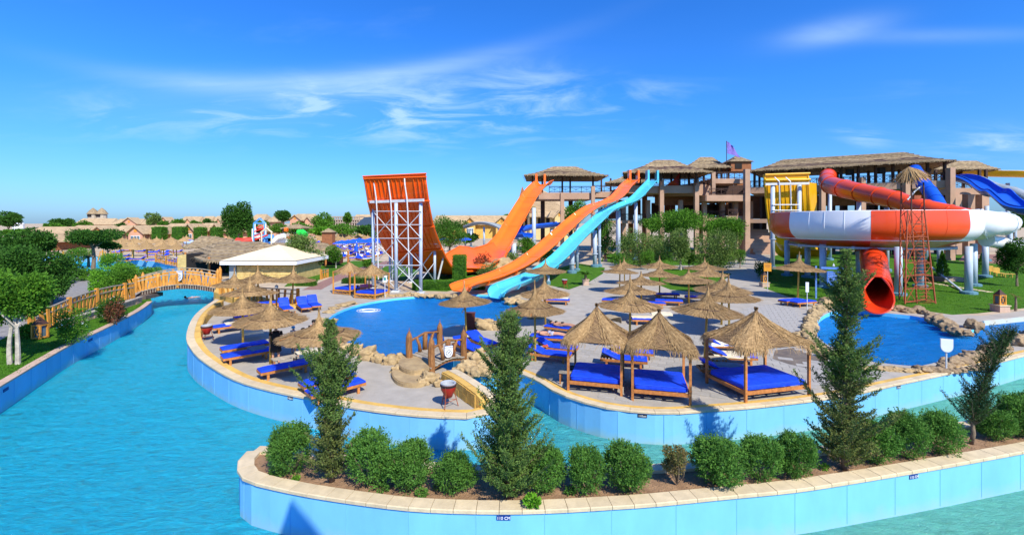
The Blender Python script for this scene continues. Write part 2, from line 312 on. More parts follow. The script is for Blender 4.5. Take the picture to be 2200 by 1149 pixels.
    o = n.new('ShaderNodeOutputMaterial'); l.new(m2.outputs[0], o.inputs[0]); return m
M_river = water_mat('river_water', (.60, 1.0, 1.0), (.015, .68, 1.0), .46, 2.9, (1, 2.4, 1), R(-18), green=(.22, .80, .60), bump=.8)
M_pool = water_mat('pool_water', (.24, .84, 1.0), (.006, .34, 1.0), .5, 1.5, (1, 2.0, 1), R(10), bump=1.0)
M_floor = mat('river_floor', (.62, .93, .92), .8, .12, .5, coords='World')
M_pfloor = mat('pool_floor', (.12, .60, .98), .8, .12, .6, coords='World')
# ------------------------------------------------------------ shorelines (drawn on the deck level, taken to world metres)
def line(seq): return [W(*p) for p in seq]
left_bank = smooth_line(line([(-420, 1120), (-160, 930), (0, 830), (146, 744), (235, 701), (300, 667), (326, 648)]), 5)
left_far = line([(322, 636), (290, 616), (240, 594), (150, 574), (0, 566), (-500, 562)])
far_bank = line([(-500, 551), (130, 549), (230, 552), (341, 562), (416, 580), (452, 597), (463, 615), (461, 632)])
isl_px = [(461, 646, .45), (430, 668, .5), (412, 690, .55), (402, 724, .45), (411, 748, .28), (434, 773, .14), (497, 812, .02), (571, 836, 0), (675, 858, 0), (764, 876, 0), (843, 887, 0), (919, 894, 0), (1001, 897, 0), (1041, 891, .04), (1072, 876, .18), (1066, 853, .4), (1037, 830, .5), (1000, 806, .5), (978, 795, .45)]
isl = smooth_line(line(isl_px), 5)
notch = line([(958, 792), (934, 784), (928, 773), (945, 760), (975, 759), (1008, 775), (1030, 797), (1060, 802)])
right_px = [(1090, 790), (1153, 817), (1204, 847), (1298, 875), (1383, 885), (1451, 887), (1532, 881), (1600, 876), (1678, 868), (1776, 856), (1850, 843), (1924, 826), (1991, 812), (2128, 782), (2230, 757), (2400, 725)]
right_wall = smooth_line(line(right_px), 4)
pool2 = smooth_line(line([(2400, 712), (2260, 728), (2180, 742), (2128, 752), (2084, 758), (2039, 768), (1979, 785), (1901, 780), (1862, 773), (1797, 749), (1765, 731), (1748, 707), (1757, 688), (1783, 671), (1823, 665), (1870, 669), (1921, 674), (1972, 680), (2018, 693), (2058, 708), (2100, 706), (2112, 691)]), 3)
chan_top = line([(2200, 682), (2400, 660)])
land_main = [V(-2500, far_bank[0].y, 0)] + far_bank + isl + notch + right_wall + pool2 + chan_top + [V(70, 36, 0), V(2500, 36, 0), V(2500, 3000, 0), V(-2500, 3000, 0)]
land_left = left_bank + left_far + [V(-2500, left_far[-1].y, 0), V(-2500, 2, 0), V(-30, 2, 0)]
pool1 = smooth_line(line([(905, 765), (878, 770), (850, 771), (820, 767), (765, 757), (723, 742), (703, 718), (701, 691), (726, 670), (776, 653), (841, 642), (909, 636), (982, 633), (1050, 633), (1110, 641), (1134, 655), (1135, 671), (1112, 686), (1062, 692), (1015, 697), (972, 700), (950, 712), (955, 732), (935, 748)]), 3, closed=True)
planter_front = smooth_line(line([(533, 972), (517, 988), (513, 1008), (528, 1030), (591, 1048), (695, 1068), (840, 1088), (941, 1096), (1085, 1099), (1200, 1096), (1298, 1090), (1404, 1083), (1553, 1068), (1698, 1054), (1795, 1040), (1905, 1022), (2030, 1001), (2200, 970), (2420, 930)]), 4)
planter_back = smooth_line(line([(2420, 826), (2200, 880), (2057, 911), (1900, 940), (1752, 964), (1550, 990), (1404, 1001), (1213, 1006), (1050, 1004), (929, 996), (800, 985), (650, 968), (575, 961), (548, 963)]), 4)
planter = planter_front + planter_back
def px(seq): return [(W(*p).x, W(*p).y) for p in seq]
zones = [  # later wins
 ('deck_paving', M_conc, px([(400, 720), (470, 640), (640, 618), (700, 612), (735, 606), (900, 628), (1000, 640), (1130, 640), (1180, 618), (1225, 600), (1270, 570), (1330, 556), (1560, 551), (1585, 525), (1650, 520), (1655, 560), (1640, 600), (1645, 618), (1692, 637), (1770, 650), (1850, 660), (1990, 672), (2110, 678), (2400, 642), (2400, 780), (1500, 905), (1100, 905), (900, 900), (500, 830)])),
 ('lawn', M_lawn, px([(1640, 618), (1692, 637), (1770, 650), (1780, 657), (1925, 657), (1990, 668), (2045, 676), (2100, 673), (2200, 662), (2400, 636), (2400, 560), (2130, 548), (1900, 540), (1700, 540), (1655, 552), (1648, 580)])),
 ('lawn', M_lawn, px([(1165, 603), (1182, 613), (1222, 622), (1262, 608), (1295, 588), (1300, 575), (1240, 565), (1190, 578)])),
 ('lawn', M_lawn, px([(1390, 588), (1400, 606), (1440, 622), (1500, 628), (1545, 610), (1572, 588), (1500, 578), (1430, 578)])),
 ('lawn', M_lawn, px([(885, 624), (885, 602), (930, 583), (1040, 572), (1098, 578), (1096, 590), (1000, 618), (960, 626)])),
 ('lawn', M_lawn, px([(1290, 562), (1380, 570), (1560, 570), (1570, 548), (1450, 540), (1300, 545)])),
 ('lawn', M_lawn, px([(655, 612), (610, 616), (640, 588), (700, 568), (760, 560), (860, 562), (900, 580), (880, 604), (830, 602), (760, 600), (742, 590), (700, 596)])),
 ('brick_path', M_brickpath, px([(648, 623), (740, 583), (830, 560), (850, 566), (770, 590), (720, 606), (690, 622)])),
 ('brick_path', M_brickpath, px([(2060, 560), (2200, 572), (2200, 545), (2070, 548)])),
]
zones_left = [
 ('path', M_path, px([(112, 655), (128, 615), (138, 588), (165, 578), (205, 592), (216, 610), (196, 630), (165, 645), (120, 668), (70, 696), (0, 730), (-120, 770), (-300, 800), (-300, 760), (-60, 700), (60, 665)])),
]
def cdt_ground(outer, holes, zs, z, base_name, base_mat, extra_h=None):
    vs = []; es = []
    def loop(pl):
        b = len(vs)
        for p in pl: vs.append(Vector((p[0], p[1])))
        n = len(pl); es.extend([(b + i, b + (i + 1) % n) for i in range(n)])
    for pl in [outer] + holes + [q[2] for q in zs]: loop(pl)
    v, e, f, *_ = delaunay_2d_cdt(vs, es, [], 0, 1e-4)
    groups = {}
    for t in f:
        cx = sum(v[i].x for i in t) / 3; cy = sum(v[i].y for i in t) / 3
        if not inside(cx, cy, outer) or any(inside(cx, cy, h) for h in holes): continue
        k = -1
        for i, q in enumerate(zs):
            if inside(cx, cy, q[2]): k = i
        groups.setdefault((zs[k][0], zs[k][1].name) if k >= 0 else (base_name, base_mat.name), []).append(t)
    for (nm, mm), ts in groups.items():
        used = sorted({i for t in ts for i in t}); ix = {a: b for b, a in enumerate(used)}
        me = bpy.data.meshes.new(nm); me.from_pydata([(v[i].x, v[i].y, z) for i in used], [], [tuple(ix[i] for i in t) for t in ts]); me.update()
        tag(link(nm, me, MATS[mm]), kind='structure')
cdt_ground(land_main, [pool1], zones, 0, 'ground', M_sand)
cdt_ground(land_left, [], zones_left, 0, 'lawn', M_lawn)
cdt_ground(planter, [], [], -.03, 'planter_soil', M_soil)
# water sheets and floors
def sheet(name, poly, z, m, kind='structure'):
    vs = [Vector((p[0], p[1])) for p in poly]; n = len(vs)
    v, e, f, *_ = delaunay_2d_cdt(vs, [(i, (i + 1) % n) for i in range(n)], [], 0, 1e-4)
    fs = [t for t in f if inside(sum(v[i].x for i in t) / 3, sum(v[i].y for i in t) / 3, poly)]
    me = bpy.data.meshes.new(name); me.from_pydata([(a.x, a.y, z) for a in v], [], [tuple(t) for t in fs]); me.update()
    return tag(link(name, me, m), kind=kind)
WL = -1.05
sheet('river_water', [(-400, 1), (75, 1), (75, 34), (20, 34), (-8, 45), (-8, 96), (-400, 96)], WL, M_river)
sheet('river_floor', [(-400, 0.5), (76, 0.5), (76, 96.5), (-400, 96.5)], -2.2, M_floor)
tag(MB().box((0, -60, -1.2), (5000, 122, .1)).build('near_ground', M_sand), kind='structure')
sheet('pool_water', pool1, -.16, M_pool); sheet('pool_floor', pool1, -.98, M_pfloor)
p2 = pool2 + chan_top
sheet('pool_water', p2, -.24, M_pool); sheet('pool_floor', p2, -.98, M_pfloor)
def strip(mb, pl, z0, z1, closed=False):
    n = len(pl); rows = []
    for p in pl + ([pl[0]] if closed else []): rows.append([(p[0], p[1], z0), (p[0], p[1], (z1 if z1 is not None else p[2]))])
    mb.grid(rows)
tmp = MB(); strip(tmp, pool1, -1, 0, True); tag(tmp.build('pool_basin', M_pfloor), kind='structure')
tmp = MB(); strip(tmp, p2, -1, 0, False); tag(tmp.build('pool_basin', M_pfloor), kind='structure')
tmp = MB(); strip(tmp, notch, -2.2, 0); strip(tmp, [isl[-1], notch[0]], -2.2, 0); strip(tmp, [notch[-1], right_wall[0]], -2.2, 0); tag(tmp.build('channel_edge', M_pfloor), kind='structure')
tmp = MB(); strip(tmp, [V(-2500, far_bank[0].y, 0)] + far_bank + [isl[0]], -2.2, 0); strip(tmp, [V(-2500, left_far[-1].y, 0)] + left_far[::-1], -2.2, 0); strip(tmp, [left_far[0], left_bank[-1]], -2.2, 0)
tag(tmp.build('river_edge', M_wallblue), kind='structure')
# river walls: painted wall + coping stones + yellow band
def offs(pl, i):
    a = pl[max(i - 1, 0)]; b = pl[min(i + 1, len(pl) - 1)]; t = (b - a); t.z = 0; t.normalize(); return Vector((-t.y, t.x, 0))
def resample(pl, step):
    out = [pl[0].copy()]; acc = 0
    for a, b in zip(pl, pl[1:]):
        ln = (b - a).length; pos = step - acc
        while pos <= ln: out.append(a.lerp(b, pos / ln)); pos += step
        acc = (acc + ln) % step if ln + acc >= step else acc + ln
    out.append(pl[-1].copy()); return out
M_coving = mat('coving_paint', (.62, .78, .50), .8, .1, 1, coords='World')
M_jointb = mat('joint_blue', (.17, .46, .76), .8, .1, 3)
def river_wall(label, pl, side, cw, mcop, step=.8, band=None, inner=False, zoff=.0):
    t = thing('pool_wall', pl[len(pl) // 2], label, 'wall')
    w = MB(); fine = resample(pl, .6)
    rows = []
    for i, p in enumerate(fine):
        n = offs(fine, i) * side; rows.append([(p.x, p.y, -2.25), (p.x, p.y, p.z - .03)])
    w.grid(rows); w.build('painted_face', M_wallblue, t, True)
    cv = MB(); cv.grid([[p - offs(fine, i) * side * .02 + V(0, 0, -1.16 - p.z), p - offs(fine, i) * side * .28 + V(0, 0, -1.28 - p.z), p - offs(fine, i) * side * .75 + V(0, 0, -2.15 - p.z)] for i, p in enumerate(fine)]); cv.build('underwater_coving', M_coving, t, True)
    js = resample(pl, 1.5)
    for j in range(1, len(js) - 1):
        q = js[j] - offs(js, j) * side * .003; MB().beam(q + V(0, 0, -.06), V(q.x, q.y, -1.0), .009, .009, up=(0, 1, 0)).build('wall_joint', M_jointb, t, True)
    st = resample(pl, step); allr = MB(); k = 0
    for j in range(len(st) - 1):
        a, b = st[j], st[j + 1]
        if (b - a).length < .1: continue
        na, nb = offs(st, j) * side, offs(st, j + 1) * side; g = (b - a).normalized() * .006
        mid = (a + b) / 2; q = MB()
        z1 = .05 + random.uniform(-.004, .004)
        pr = []
        for c, n in ((a + g, na), ((a + b) / 2 + (na + nb).normalized() * 0, (na + nb).normalized()), (b - g, nb)):
            o = c - n * .045; i_ = c + n * cw
            pr.append([o + V(0, 0, -.03), o + V(0, 0, z1 - .015), o + n * .02 + V(0, 0, z1), i_ + V(0, 0, z1), i_ + V(0, 0, -.03)])
        q.grid(pr, closed=True); m5 = 5
        q.f.append((4, 3, 2, 1, 0)); q.f.append((10, 11, 12, 13, 14)); q.mi += [0, 0]
        q.build('coping_stone', mcop, t, True)
    if band:
        yb = MB(); rows = []
        for i, p in enumerate(fine):
            n = offs(fine, i) * side; a = p + n * (cw + .002); b = p + n * (cw + band)
            rows.append([a + V(0, 0, -.02), a + V(0, 0, .035), b + V(0, 0, .035), V(b.x, b.y, -.04)])
        yb.grid(rows); yb.build('yellow_band', M_yellow, t, True)
        if inner:
            # rough stone pieces on the inner face where the wall stands above the deck
            for sec in range(len(fine) - 1):
                p, p2_ = fine[sec], fine[sec + 1]
                if min(p.z, p2_.z) < .33: continue
                n = offs(fine, sec) * side; c = (p + p2_) / 2 + n * (cw + band + .0)
                hh = (p.z + p2_.z) / 2
                for kk in range(max(1, int(hh / .25))):
                    for s2 in (-.25, .25):
                        d = (p2_ - p); q = MB(); cz = (kk + .5) * hh / max(1, int(hh / .25)); q.box(c + d * (s2 + random.uniform(-.01, .01)) * 1.0 + V(0, 0, cz - c.z), (d.length * .48, random.uniform(.05, .08), hh / max(1, int(hh / .25)) * .93), math.atan2(d.y, d.x))
                        q.build('stone', M_yellow, t, True)
    return t
river_wall('long pale blue river wall under the lawn on the left bank', left_bank, 1, .3, M_pinkcop, .9)
river_wall('curved pale blue wall with yellow band round the umbrella island', isl, 1, .3, M_coping, .8, .26, True)
river_wall('pale blue wall in front of the straw roofed day beds', right_wall, 1, .22, M_coping, .8, .22)
river_wall('foreground pale blue wall of the shrub planter', planter_front, 1, .34, M_coping, .5)
river_wall('far side wall of the shrub planter in the river', planter_back[:-1] , 1, .3, M_coping, .8)
pw = thing('pool_wall', W(2200, 682), 'short stained wall beside the water inlet right of the blue pool', 'wall')
tmp = MB(); a, b, c = W(2112, 691), W(2200, 682), W(2400, 660)
for p, q in ((a, b), (b, c)): tmp.beam(p + V(0, 0, -.35), q + V(0, 0, -.35), .12, .8)
tmp.build('painted_face', mat('stained_wall', (.50, .62, .60), .7, .2, 1.2, coords='World', col2=(.55, .5, .36)), pw, True)
# paving tiles near the camera on the right deck (each nearest tile its own part)
dk = [o for o in bpy.data.objects if o.name.startswith('deck_paving')][0]
rw_poly = right_wall + [V(60, 30, 0), V(60, 70, 0)] + [W(1100, 640)]
ang = R(-24); ca, sa = math.cos(ang), math.sin(ang); tw, th_ = .62, .42
cand = []
deckpoly = zones[0][2]; pl2 = [(p.x, p.y) for p in p2]; p1l = [(p.x, p.y) for p in pool1]; rwl = [(p.x, p.y) for p in right_wall]
landm = [(p.x, p.y) for p in land_main]; lawns = [z[2] for z in zones[1:]]
def dist_line(x, y, pl): return min(math.hypot(x - a, y - b) for a, b in pl)
near_deck = px([(1160, 812), (1210, 840), (1298, 868), (1383, 878), (1532, 874), (1690, 858), (1860, 832), (1985, 806), (1980, 795), (1850, 782), (1740, 745), (1735, 690), (1700, 650), (1640, 655), (1500, 690), (1300, 700), (1130, 700), (1110, 770)])
for i in range(-60, 90):
    for j in range(-20, 120):
        lx = i * tw + (j % 2) * tw * .5; ly = j * th_; x = lx * ca - ly * sa; y = lx * sa + ly * ca
        if not (14 < y < 38): continue
        if not inside(x, y, near_deck): continue
        if dist_line(x, y, rwl) < .95: continue
        cand.append((y * y * 1.0 + x * x * .2, x, y))
cand.sort(); tm = MB().box((0, 0, 0), (tw - .022, th_ - .022, .03)).mesh('tile'); tm.materials.append(M_tile)
for k, (_, x, y) in enumerate(cand[:290]):
    o = bpy.data.objects.new('tile', tm); COL.objects.link(o); o.parent = dk; o.location = (x, y, random.uniform(-.002, .003) + .004); o.rotation_euler = (0, 0, ang)
rest = MB()
for _, x, y in cand[290:]: rest.box((x, y, random.uniform(-.002, .003) + .004), (tw - .022, th_ - .022, .03), ang)
tag(rest.build('tile', M_tile, dk), kind='stuff')
# ------------------------------------------------------------ straw umbrellas
def straw_cone(Rr, prof, n, w, seed=0, fringe=.1, curve=3):
    """thin straw strips lying on a surface of revolution; prof(r01)->z"""
    out = []
    for k in range(n):
        a = random.uniform(0, 2 * PI); r0 = random.choice([.02, .1, .3, .5]) * Rr; r1 = min(Rr * (1 + random.uniform(-.04, fringe)), r0 + Rr * random.uniform(.45, .8)) if r0 < .25 * Rr else Rr * (1 + random.uniform(-.05, fringe))
        da = random.uniform(-.07, .07); lift = random.uniform(.0, .03); prev = None
        for s in range(curve + 1):
            t = s / curve; r = r0 + (r1 - r0) * t; aa = a + da * t; z = prof(min(r / Rr, 1.0)) + lift - max(0, r / Rr - 1) * .25 * Rr
            c = Vector((r * math.cos(aa), r * math.sin(aa), z)); sd = Vector((-math.sin(aa), math.cos(aa), random.uniform(-.3, .3))) * w * (.5 + .5 * t)
            if prev: out.append([prev[0], prev[1], c + sd, c - sd])
            prev = (c - sd, c + sd)
    return np.array([[tuple(v) for v in q] for q in out])
def make_umbrella(seed=0, rimz=1.95, Rr=1.6):
    def f():
        random.seed(100 + seed)
        t = thing('straw_umbrella', (0, 0, 0))
        MB().tube([(0, 0, 0), (0, 0, rimz + .5)], [.062, .05], 10).build('pole', M_polew, t, smooth=True)
        prof = lambda r: .44 * (1 - r) ** 1.15 + .30 * max(0, 1 - r / .22) ** 1.6
        wob = [random.uniform(-.05, .05) for _ in range(24)]
        cn = MB(); rows = []
        for i in range(9):
            r = Rr * i / 8 * .97 + .01; rows.append([Vector((r * (1 + wob[k] * (i / 8)) * math.cos(2 * PI * k / 24), r * (1 + wob[k] * (i / 8)) * math.sin(2 * PI * k / 24), rimz + prof(i / 8) - .02 + wob[(k * 5) % 24] * .5 * (i / 8))) for k in range(24)])
        cn.grid(rows, True); base = cn.mesh('canopy_under')
        q = straw_cone(Rr, lambda r: rimz + prof(r), 900, .011, fringe=.06)
        qm = quads_mesh('canopy', q)
        # join base and strips
        bm = bmesh.new(); bm.from_mesh(base); bm.from_mesh(qm); me = bpy.data.meshes.new('canopy'); bm.to_mesh(me); bm.free()
        link('canopy', me, M_straw, t)
        r2 = Rr * .56
        q = straw_cone(r2, lambda r: rimz + .035 + prof(r * .56) + .012, 360, .010, fringe=.05, curve=2); link('upper_layer', quads_mesh('upper_layer', q), M_straw, t)
        rg = MB(); rg.tube([((r2 * 1.02) * (1 + wob[k]) * math.cos(2 * PI * k / 24), (r2 * 1.02) * (1 + wob[k]) * math.sin(2 * PI * k / 24), rimz + prof(.60) + .03 + wob[(k * 3) % 24] * .3) for k in range(24)], .02, 5, closed=True); rg.build('binding_ring', M_darkw, t)
        tuft = []
        for k in range(70):
            a = random.uniform(0, 2 * PI); r0 = random.uniform(.10, .16); hh = random.uniform(.35, .62); a2 = a + random.uniform(-.5, .5); z0 = rimz + .62
            p = Vector((r0 * math.cos(a), r0 * math.sin(a), z0)); m_ = Vector((.055 * math.cos(a2), .055 * math.sin(a2), z0 + .22)); e = Vector((random.uniform(-.03, .03), random.uniform(-.03, .03), z0 + hh)); s_ = Vector((-math.sin(a), math.cos(a), 0)) * .016
            tuft += [[p - s_, p + s_, m_ + s_ * .6, m_ - s_ * .6], [m_ - s_ * .6, m_ + s_ * .6, e + s_ * .4, e - s_ * .4]]
        link('straw_spike', quads_mesh('straw_spike', np.array([[tuple(v) for v in q_] for q_ in tuft])), M_straw, t)
        for k in range(6):
            a = k * PI / 3; c, s = math.cos(a), math.sin(a); MB().beam((c * .05, s * .05, rimz + .36), (c * Rr * .9, s * Rr * .9, rimz + .0), .035, .035).build('rib', M_bedwood, t)
        return t
    return f
UP = [Proto(make_umbrella(i)) for i in range(4)]
UM = [  # px, rim_y, base_y (None: from height), width px, label, group
 (500, 613, None, 84, 'straw umbrella by the yellow river wall, furthest back left below the wooden bridge end'),
 (555, 603, None, 92, 'straw umbrella directly below the cream roofed pavilion wall'),
 (535, 631, None, 112, 'straw umbrella over the blue bed by the yellow wall, one row below the pavilion'),
 (628, 603, 657, 90, 'straw umbrella between the three reclined blue chairs, beside the small log fence'),
 (522, 664, 742, 124, 'straw umbrella over the towel covered lounger near the left red drum bin'),
 (581, 688, 781, 150, 'straw umbrella over the woman in the black dress'),
 (687, 722, 821, 166, 'large straw umbrella between the blue lagoon and the left cedar'),
 (1002, 650, 727, 112, 'lone straw umbrella at the lagoon edge behind the small log bridge'),
 (1150, 669, 776, 130, 'straw umbrella right of the middle cedar over the wide blue lounger'),
 (1172, 632, 702, 108, 'straw umbrella behind the sunbathing pair, beside the end of the light blue slide'),
 (1172, 583, 628, 88, 'straw umbrella standing right in front of the light blue slide'),
 (1353, 657, 746, 132, 'straw umbrella above the beige lounger, behind the left day bed'),
 (1354, 627, 691, 112, 'straw umbrella second in the left row counted back from the day beds'),
 (1378, 608, 650, 104, 'straw umbrella third in the left row counted back, beside the small lawn'),
 (1331, 585, 628, 78, 'straw umbrella at the far left of the cluster, casting shade on the walkway'),
 (1342, 574, 610, 66, 'small looking straw umbrella partly behind the far left one'),
 (1417, 592, 640, 80, 'straw umbrella in front of the small lawn, over stacked blue loungers'),
 (1417, 573, 612, 78, 'straw umbrella in the back row in front of the olive tree'),
 (1480, 603, 652, 104, 'straw umbrella in the centre of the cluster with lawn on both sides of its pole'),
 (1514, 577, 616, 88, 'straw umbrella in the back row nearest the wide shaded walkway'),
 (1520, 590, 634, 84, 'straw umbrella just in front of the back row one by the shaded walkway'),
 (1550, 624, 698, 116, 'straw umbrella half hidden behind another at the right side of the cluster'),
 (1567, 641, 724, 126, 'straw umbrella at the right edge of the cluster, over white towels'),
 (1514, 670, 774, 152, 'largest straw umbrella of the cluster, between two day bed roofs'),
 (1714, 579, 641, 98, 'flat topped straw umbrella over the double blue bed left of the right pool'),
]
random.seed(3)
for i, (px_, ry, by, w, lab) in enumerate(UM):
    if by is None: by = HY + (ry - HY) / (1 - 1.95 / H)
    b = W(px_, by); Z = H - (ry - HY) * b.y / F; r = w / 2 * b.y / F
    o = UP[i % 4].put(b, lab, 0, 'straw umbrellas round the pools', (r / 1.6 * random.uniform(.97, 1.04), r / 1.6, Z / 1.95), 'umbrella'); o.rotation_euler = (random.uniform(-.035, .035), random.uniform(-.035, .035), random.uniform(0, 6))
# ------------------------------------------------------------ sun loungers
def make_lounger(kind):
    def f():
        random.seed(5); t = thing('sun_lounger', (0, 0, 0)); L_, w, z = 2.0, .68, .30
        fr = MB()
        for s in (-1, 1): fr.box((0, s * (w / 2 - .03), z), (L_, .045, .10))
        for x in (-L_ / 2 + .025, L_ / 2 - .025): fr.box((x, 0, z), (.05, w - .11, .095))
        fr.build('frame', M_bedwood if kind != 'y' else M_polew, t)
        for k in range(7): MB().box((-.85 + k * .28, 0, z + .035), (.10, w - .12, .02)).build('slat', M_bedwood, t)
        for x in (-.72, .72):
            for s in (-1, 1): MB().box((x, s * (w / 2 - .06), z / 2 - .03), (.09, .06, z - .04)).build('leg', M_bedwood, t)
        up = {'flat': 0, 'low': 22, 'high': 48}[kind]
        a = R(up); hx = .25; zt = z + .055
        def cush(x0, x1, nm, tilt):
            n = 6; rows = []
            for i in range(n + 1):
                x = x0 + (x1 - x0) * i / n; e = .5 * math.sin(PI * min(1, max(0, i / n))) ** .3
                row = []
                for (yy, zz) in ((-w / 2, .01), (-w / 2 - .005, .05), (-w / 2 + .04, .085), (0, .09), (w / 2 - .04, .085), (w / 2 + .005, .05), (w / 2, .01)):
                    k = .96 if i in (0, n) else 1; zz2 = zz * (1 if i not in (0, n) else .75) + .004 * math.sin(x * 9)
                    if tilt: dx = x - hx; row.append(Vector((hx + dx * math.cos(a) - zz2 * math.sin(a), yy * k, zt + dx * math.sin(a) + zz2 * math.cos(a))))
                    else: row.append(Vector((x, yy * k, zt + zz2)))
                rows.append(row)
            m = MB(); m.grid(rows, True); m.f.append(tuple(range(6, -1, -1))); m.f.append(tuple(n * 7 + q for q in range(7))); m.mi += [0, 0]
            m.build(nm, M_blue, t, smooth=False)
        cush(-.99, .25, 'seat_cushion', False); cush(.26, .99, 'back_cushion', True)
        if up:
            b = MB(); e = V(hx + .72 * math.cos(a), 0, zt + .72 * math.sin(a))
            for s in (-1, 1): b.beam((hx, s * .28, zt - .01), (e.x, s * .28, e.z - .01), .04, .05)
            b.build('back_frame', M_bedwood, t); MB().beam((hx + .5 * math.cos(a), 0, zt + .5 * math.sin(a) - .02), (hx + .66, 0, z), .03, .03).build('prop', M_bedwood, t)
        return t
    return f
LP = {k: Proto(make_lounger(k)) for k in ('flat', 'low', 'high')}
GL = 'blue cushioned wooden sun loungers'
def lounger(kind, x, y, ang, lab, z=.38, sc=None):
    LP[kind].put((lambda q: V(q.x, q.y, 0))(W(x, y, z)), lab, R(ang), GL, sc, 'sun lounger')
LG = [('flat', 526, 741, 42, 'flat blue lounger behind the one nearest the river, under the umbrella with the yellow pole'),
 ('flat', 531, 757, 42, 'flat blue lounger with a grey towel, left of the woman in black'),
 ('flat', 613, 785, 42, 'flat blue lounger in front of the low beige table'),
 ('flat', 705, 812, 44, 'flat blue lounger at the deck edge behind the left cedar'),
 ('flat', 722, 829, 44, 'flat blue lounger nearest the river coping, half hidden by the left cedar'),
 ('high', 613, 659, 128, 'reclined blue chair leftmost of the three by the lagoon walkway'),
 ('high', 652, 656, 126, 'reclined blue chair in the middle of the three by the lagoon walkway'),
 ('high', 674, 652, 126, 'reclined blue chair rightmost of the three by the lagoon walkway'),
 ('flat', 541, 676, 40, 'blue lounger under the umbrella nearest the yellow wall'),
 ('flat', 573, 650, 30, 'blue lounger behind the lamp post, below the pavilion'),
 ('flat', 500, 697, 40, 'lounger with a blue towel and wooden end near the red drum bin'),
 ('low', 1006, 742, 128, 'blue lounger left of the pair behind the log bridge'),
 ('low', 1034, 730, 128, 'blue lounger right of the pair behind the log bridge'),
 ('low', 1180, 757, 160, 'wide blue lounger under the umbrella right of the middle cedar, in front'),
 ('low', 1196, 743, 160, 'wide blue lounger under the umbrella right of the middle cedar, behind'),
 ('flat', 1180, 722, 165, 'blue lounger with a man in swim shorts lying on it'),
 ('flat', 1208, 702, 150, 'blue lounger with a woman lying on it'),
 ('low', 1340, 768, 165, 'blue lounger with raised back directly behind the left day bed'),
 ('low', 1356, 752, 165, 'blue lounger with raised back second behind the left day bed'),
 ('flat', 1399, 650, 175, 'flat blue lounger in shade at the front of the stack by the small lawn'),
 ('flat', 1437, 645, 165, 'flat blue lounger at the right of the stack by the small lawn'),
 ('flat', 1432, 631, 175, 'flat blue lounger touching the small lawn'),
 ('flat', 1322, 644, 160, 'blue lounger peeping out left of the umbrella row'),
 ('flat', 1500, 637, 170, 'lounger with a pink towel on its head under the right umbrellas'),
 ('low', 1555, 788, 173, 'blue lounger under the grey towel behind the right day bed'),
 ('low', 1572, 762, 173, 'blue lounger under a beige towel beside the small table'),
 ('low', 1558, 738, 173, 'lounger fully covered in crumpled white towels, left of the yellow pole'),
 ('flat', 1580, 716, 173, 'lounger covered in white cloth under the rightmost umbrella of the cluster'),
 ('flat', 1392, 684, 175, 'beige covered lounger under the umbrella behind the left day bed'),
 ('flat', 1196, 643, 170, 'beige covered lounger at the walkway beside the light blue slide'),
 ('flat', 1700, 644, 20, 'left half of the double blue bed under the flat topped umbrella'),
 ('flat', 1726, 647, 20, 'right half of the double blue bed under the flat topped umbrella')]
for a in LG: lounger(*a)
# towels and covers that lie on loungers
def towel(x, y, ang, m, name, lab, L_=1.5, w=.74, z=.455, tilt=None, drop=.14, seed=0):
    random.seed(seed); p = W(x, y, .4); nx, ny = 14, 8; rows = []
    for i in range(nx + 1):
        row = []
        for j in range(ny + 1):
            u = -L_ / 2 + L_ * i / nx; v = -w / 2 - drop + (w + 2 * drop) * j / ny; zz = z + .03 * noise.noise(V(u * 5 + seed, v * 6, seed)) + .012 * noise.noise(V(u * 15, v * 15, seed))
            over = abs(v) - w / 2 * .98
            if over > 0: zz -= over * .9; v = math.copysign(w / 2 + .02 + over * .15, v)
            if tilt and u > .1: zz += (u - .1) * tilt
            row.append(V(u, v, max(zz, .02)))
        rows.append(row)
    m_ = MB(); m_.grid(rows); o = m_.build(name, m, smooth=True); solid(o, .02)
    o.location = (p.x, p.y, 0); o.rotation_euler = (0, 0, R(ang)); tag(o, lab, 'towel'); return o
towel(541, 712, 42, M_cream, 'beach_towel', 'cream towel spread on the lounger left of the umbrella island', .95, seed=1)
towel(500, 695, 40, M_cream, 'beach_towel', 'cream towel draped over the lounger near the red drum bin', .8, seed=2)
towel(553, 749, 42, M_greyt, 'beach_towel', 'grey towel lying across the head of the blue lounger by the woman in black', .7, seed=3)
towel(1555, 785, 173, M_greyt, 'beach_towel', 'dark grey towel draped over a lounger behind the right day bed', 1.3, drop=.2, seed=4)
towel(1566, 760, 173, M_cream, 'beach_towel', 'long beige towel on the lounger with the raised back by the small table', 1.5, tilt=None, seed=5)
towel(1552, 736, 173, M_white, 'beach_towel', 'crumpled white towel heap on the lounger left of the yellow pole', 1.6, z=.52, drop=.2, seed=6)
towel(1578, 713, 173, M_white, 'beach_towel', 'white cloth over the lounger under the rightmost cluster umbrella', 1.8, z=.5, drop=.2, seed=7)
towel(1590, 702, 173, M_cream, 'beach_towel', 'cream towel behind the white covered lounger', 1.4, seed=8)
towel(1390, 682, 175, M_cream, 'beach_towel', 'beige towel covering the whole lounger behind the left day bed', 1.9, seed=9)
towel(1420, 673, 175, M_cream, 'beach_towel', 'beige towel with blue end further back on the loungers', 1.3, seed=10)
towel(1196, 641, 170, M_cream, 'beach_towel', 'beige towel on the lounger beside the light blue slide', 1.8, seed=11)
towel(665, 757, 40, M_cream, 'beach_towel', 'cream towel piled beside the large umbrella by the lagoon', 1.1, seed=12)
towel(1312, 692, 120, mat('tan_cloth', (.34, .27, .17), .9, .15, 5), 'beach_towel', 'grey tan cloth thrown over a chair behind the left day bed roof', .9, z=.75, drop=.4, seed=13)
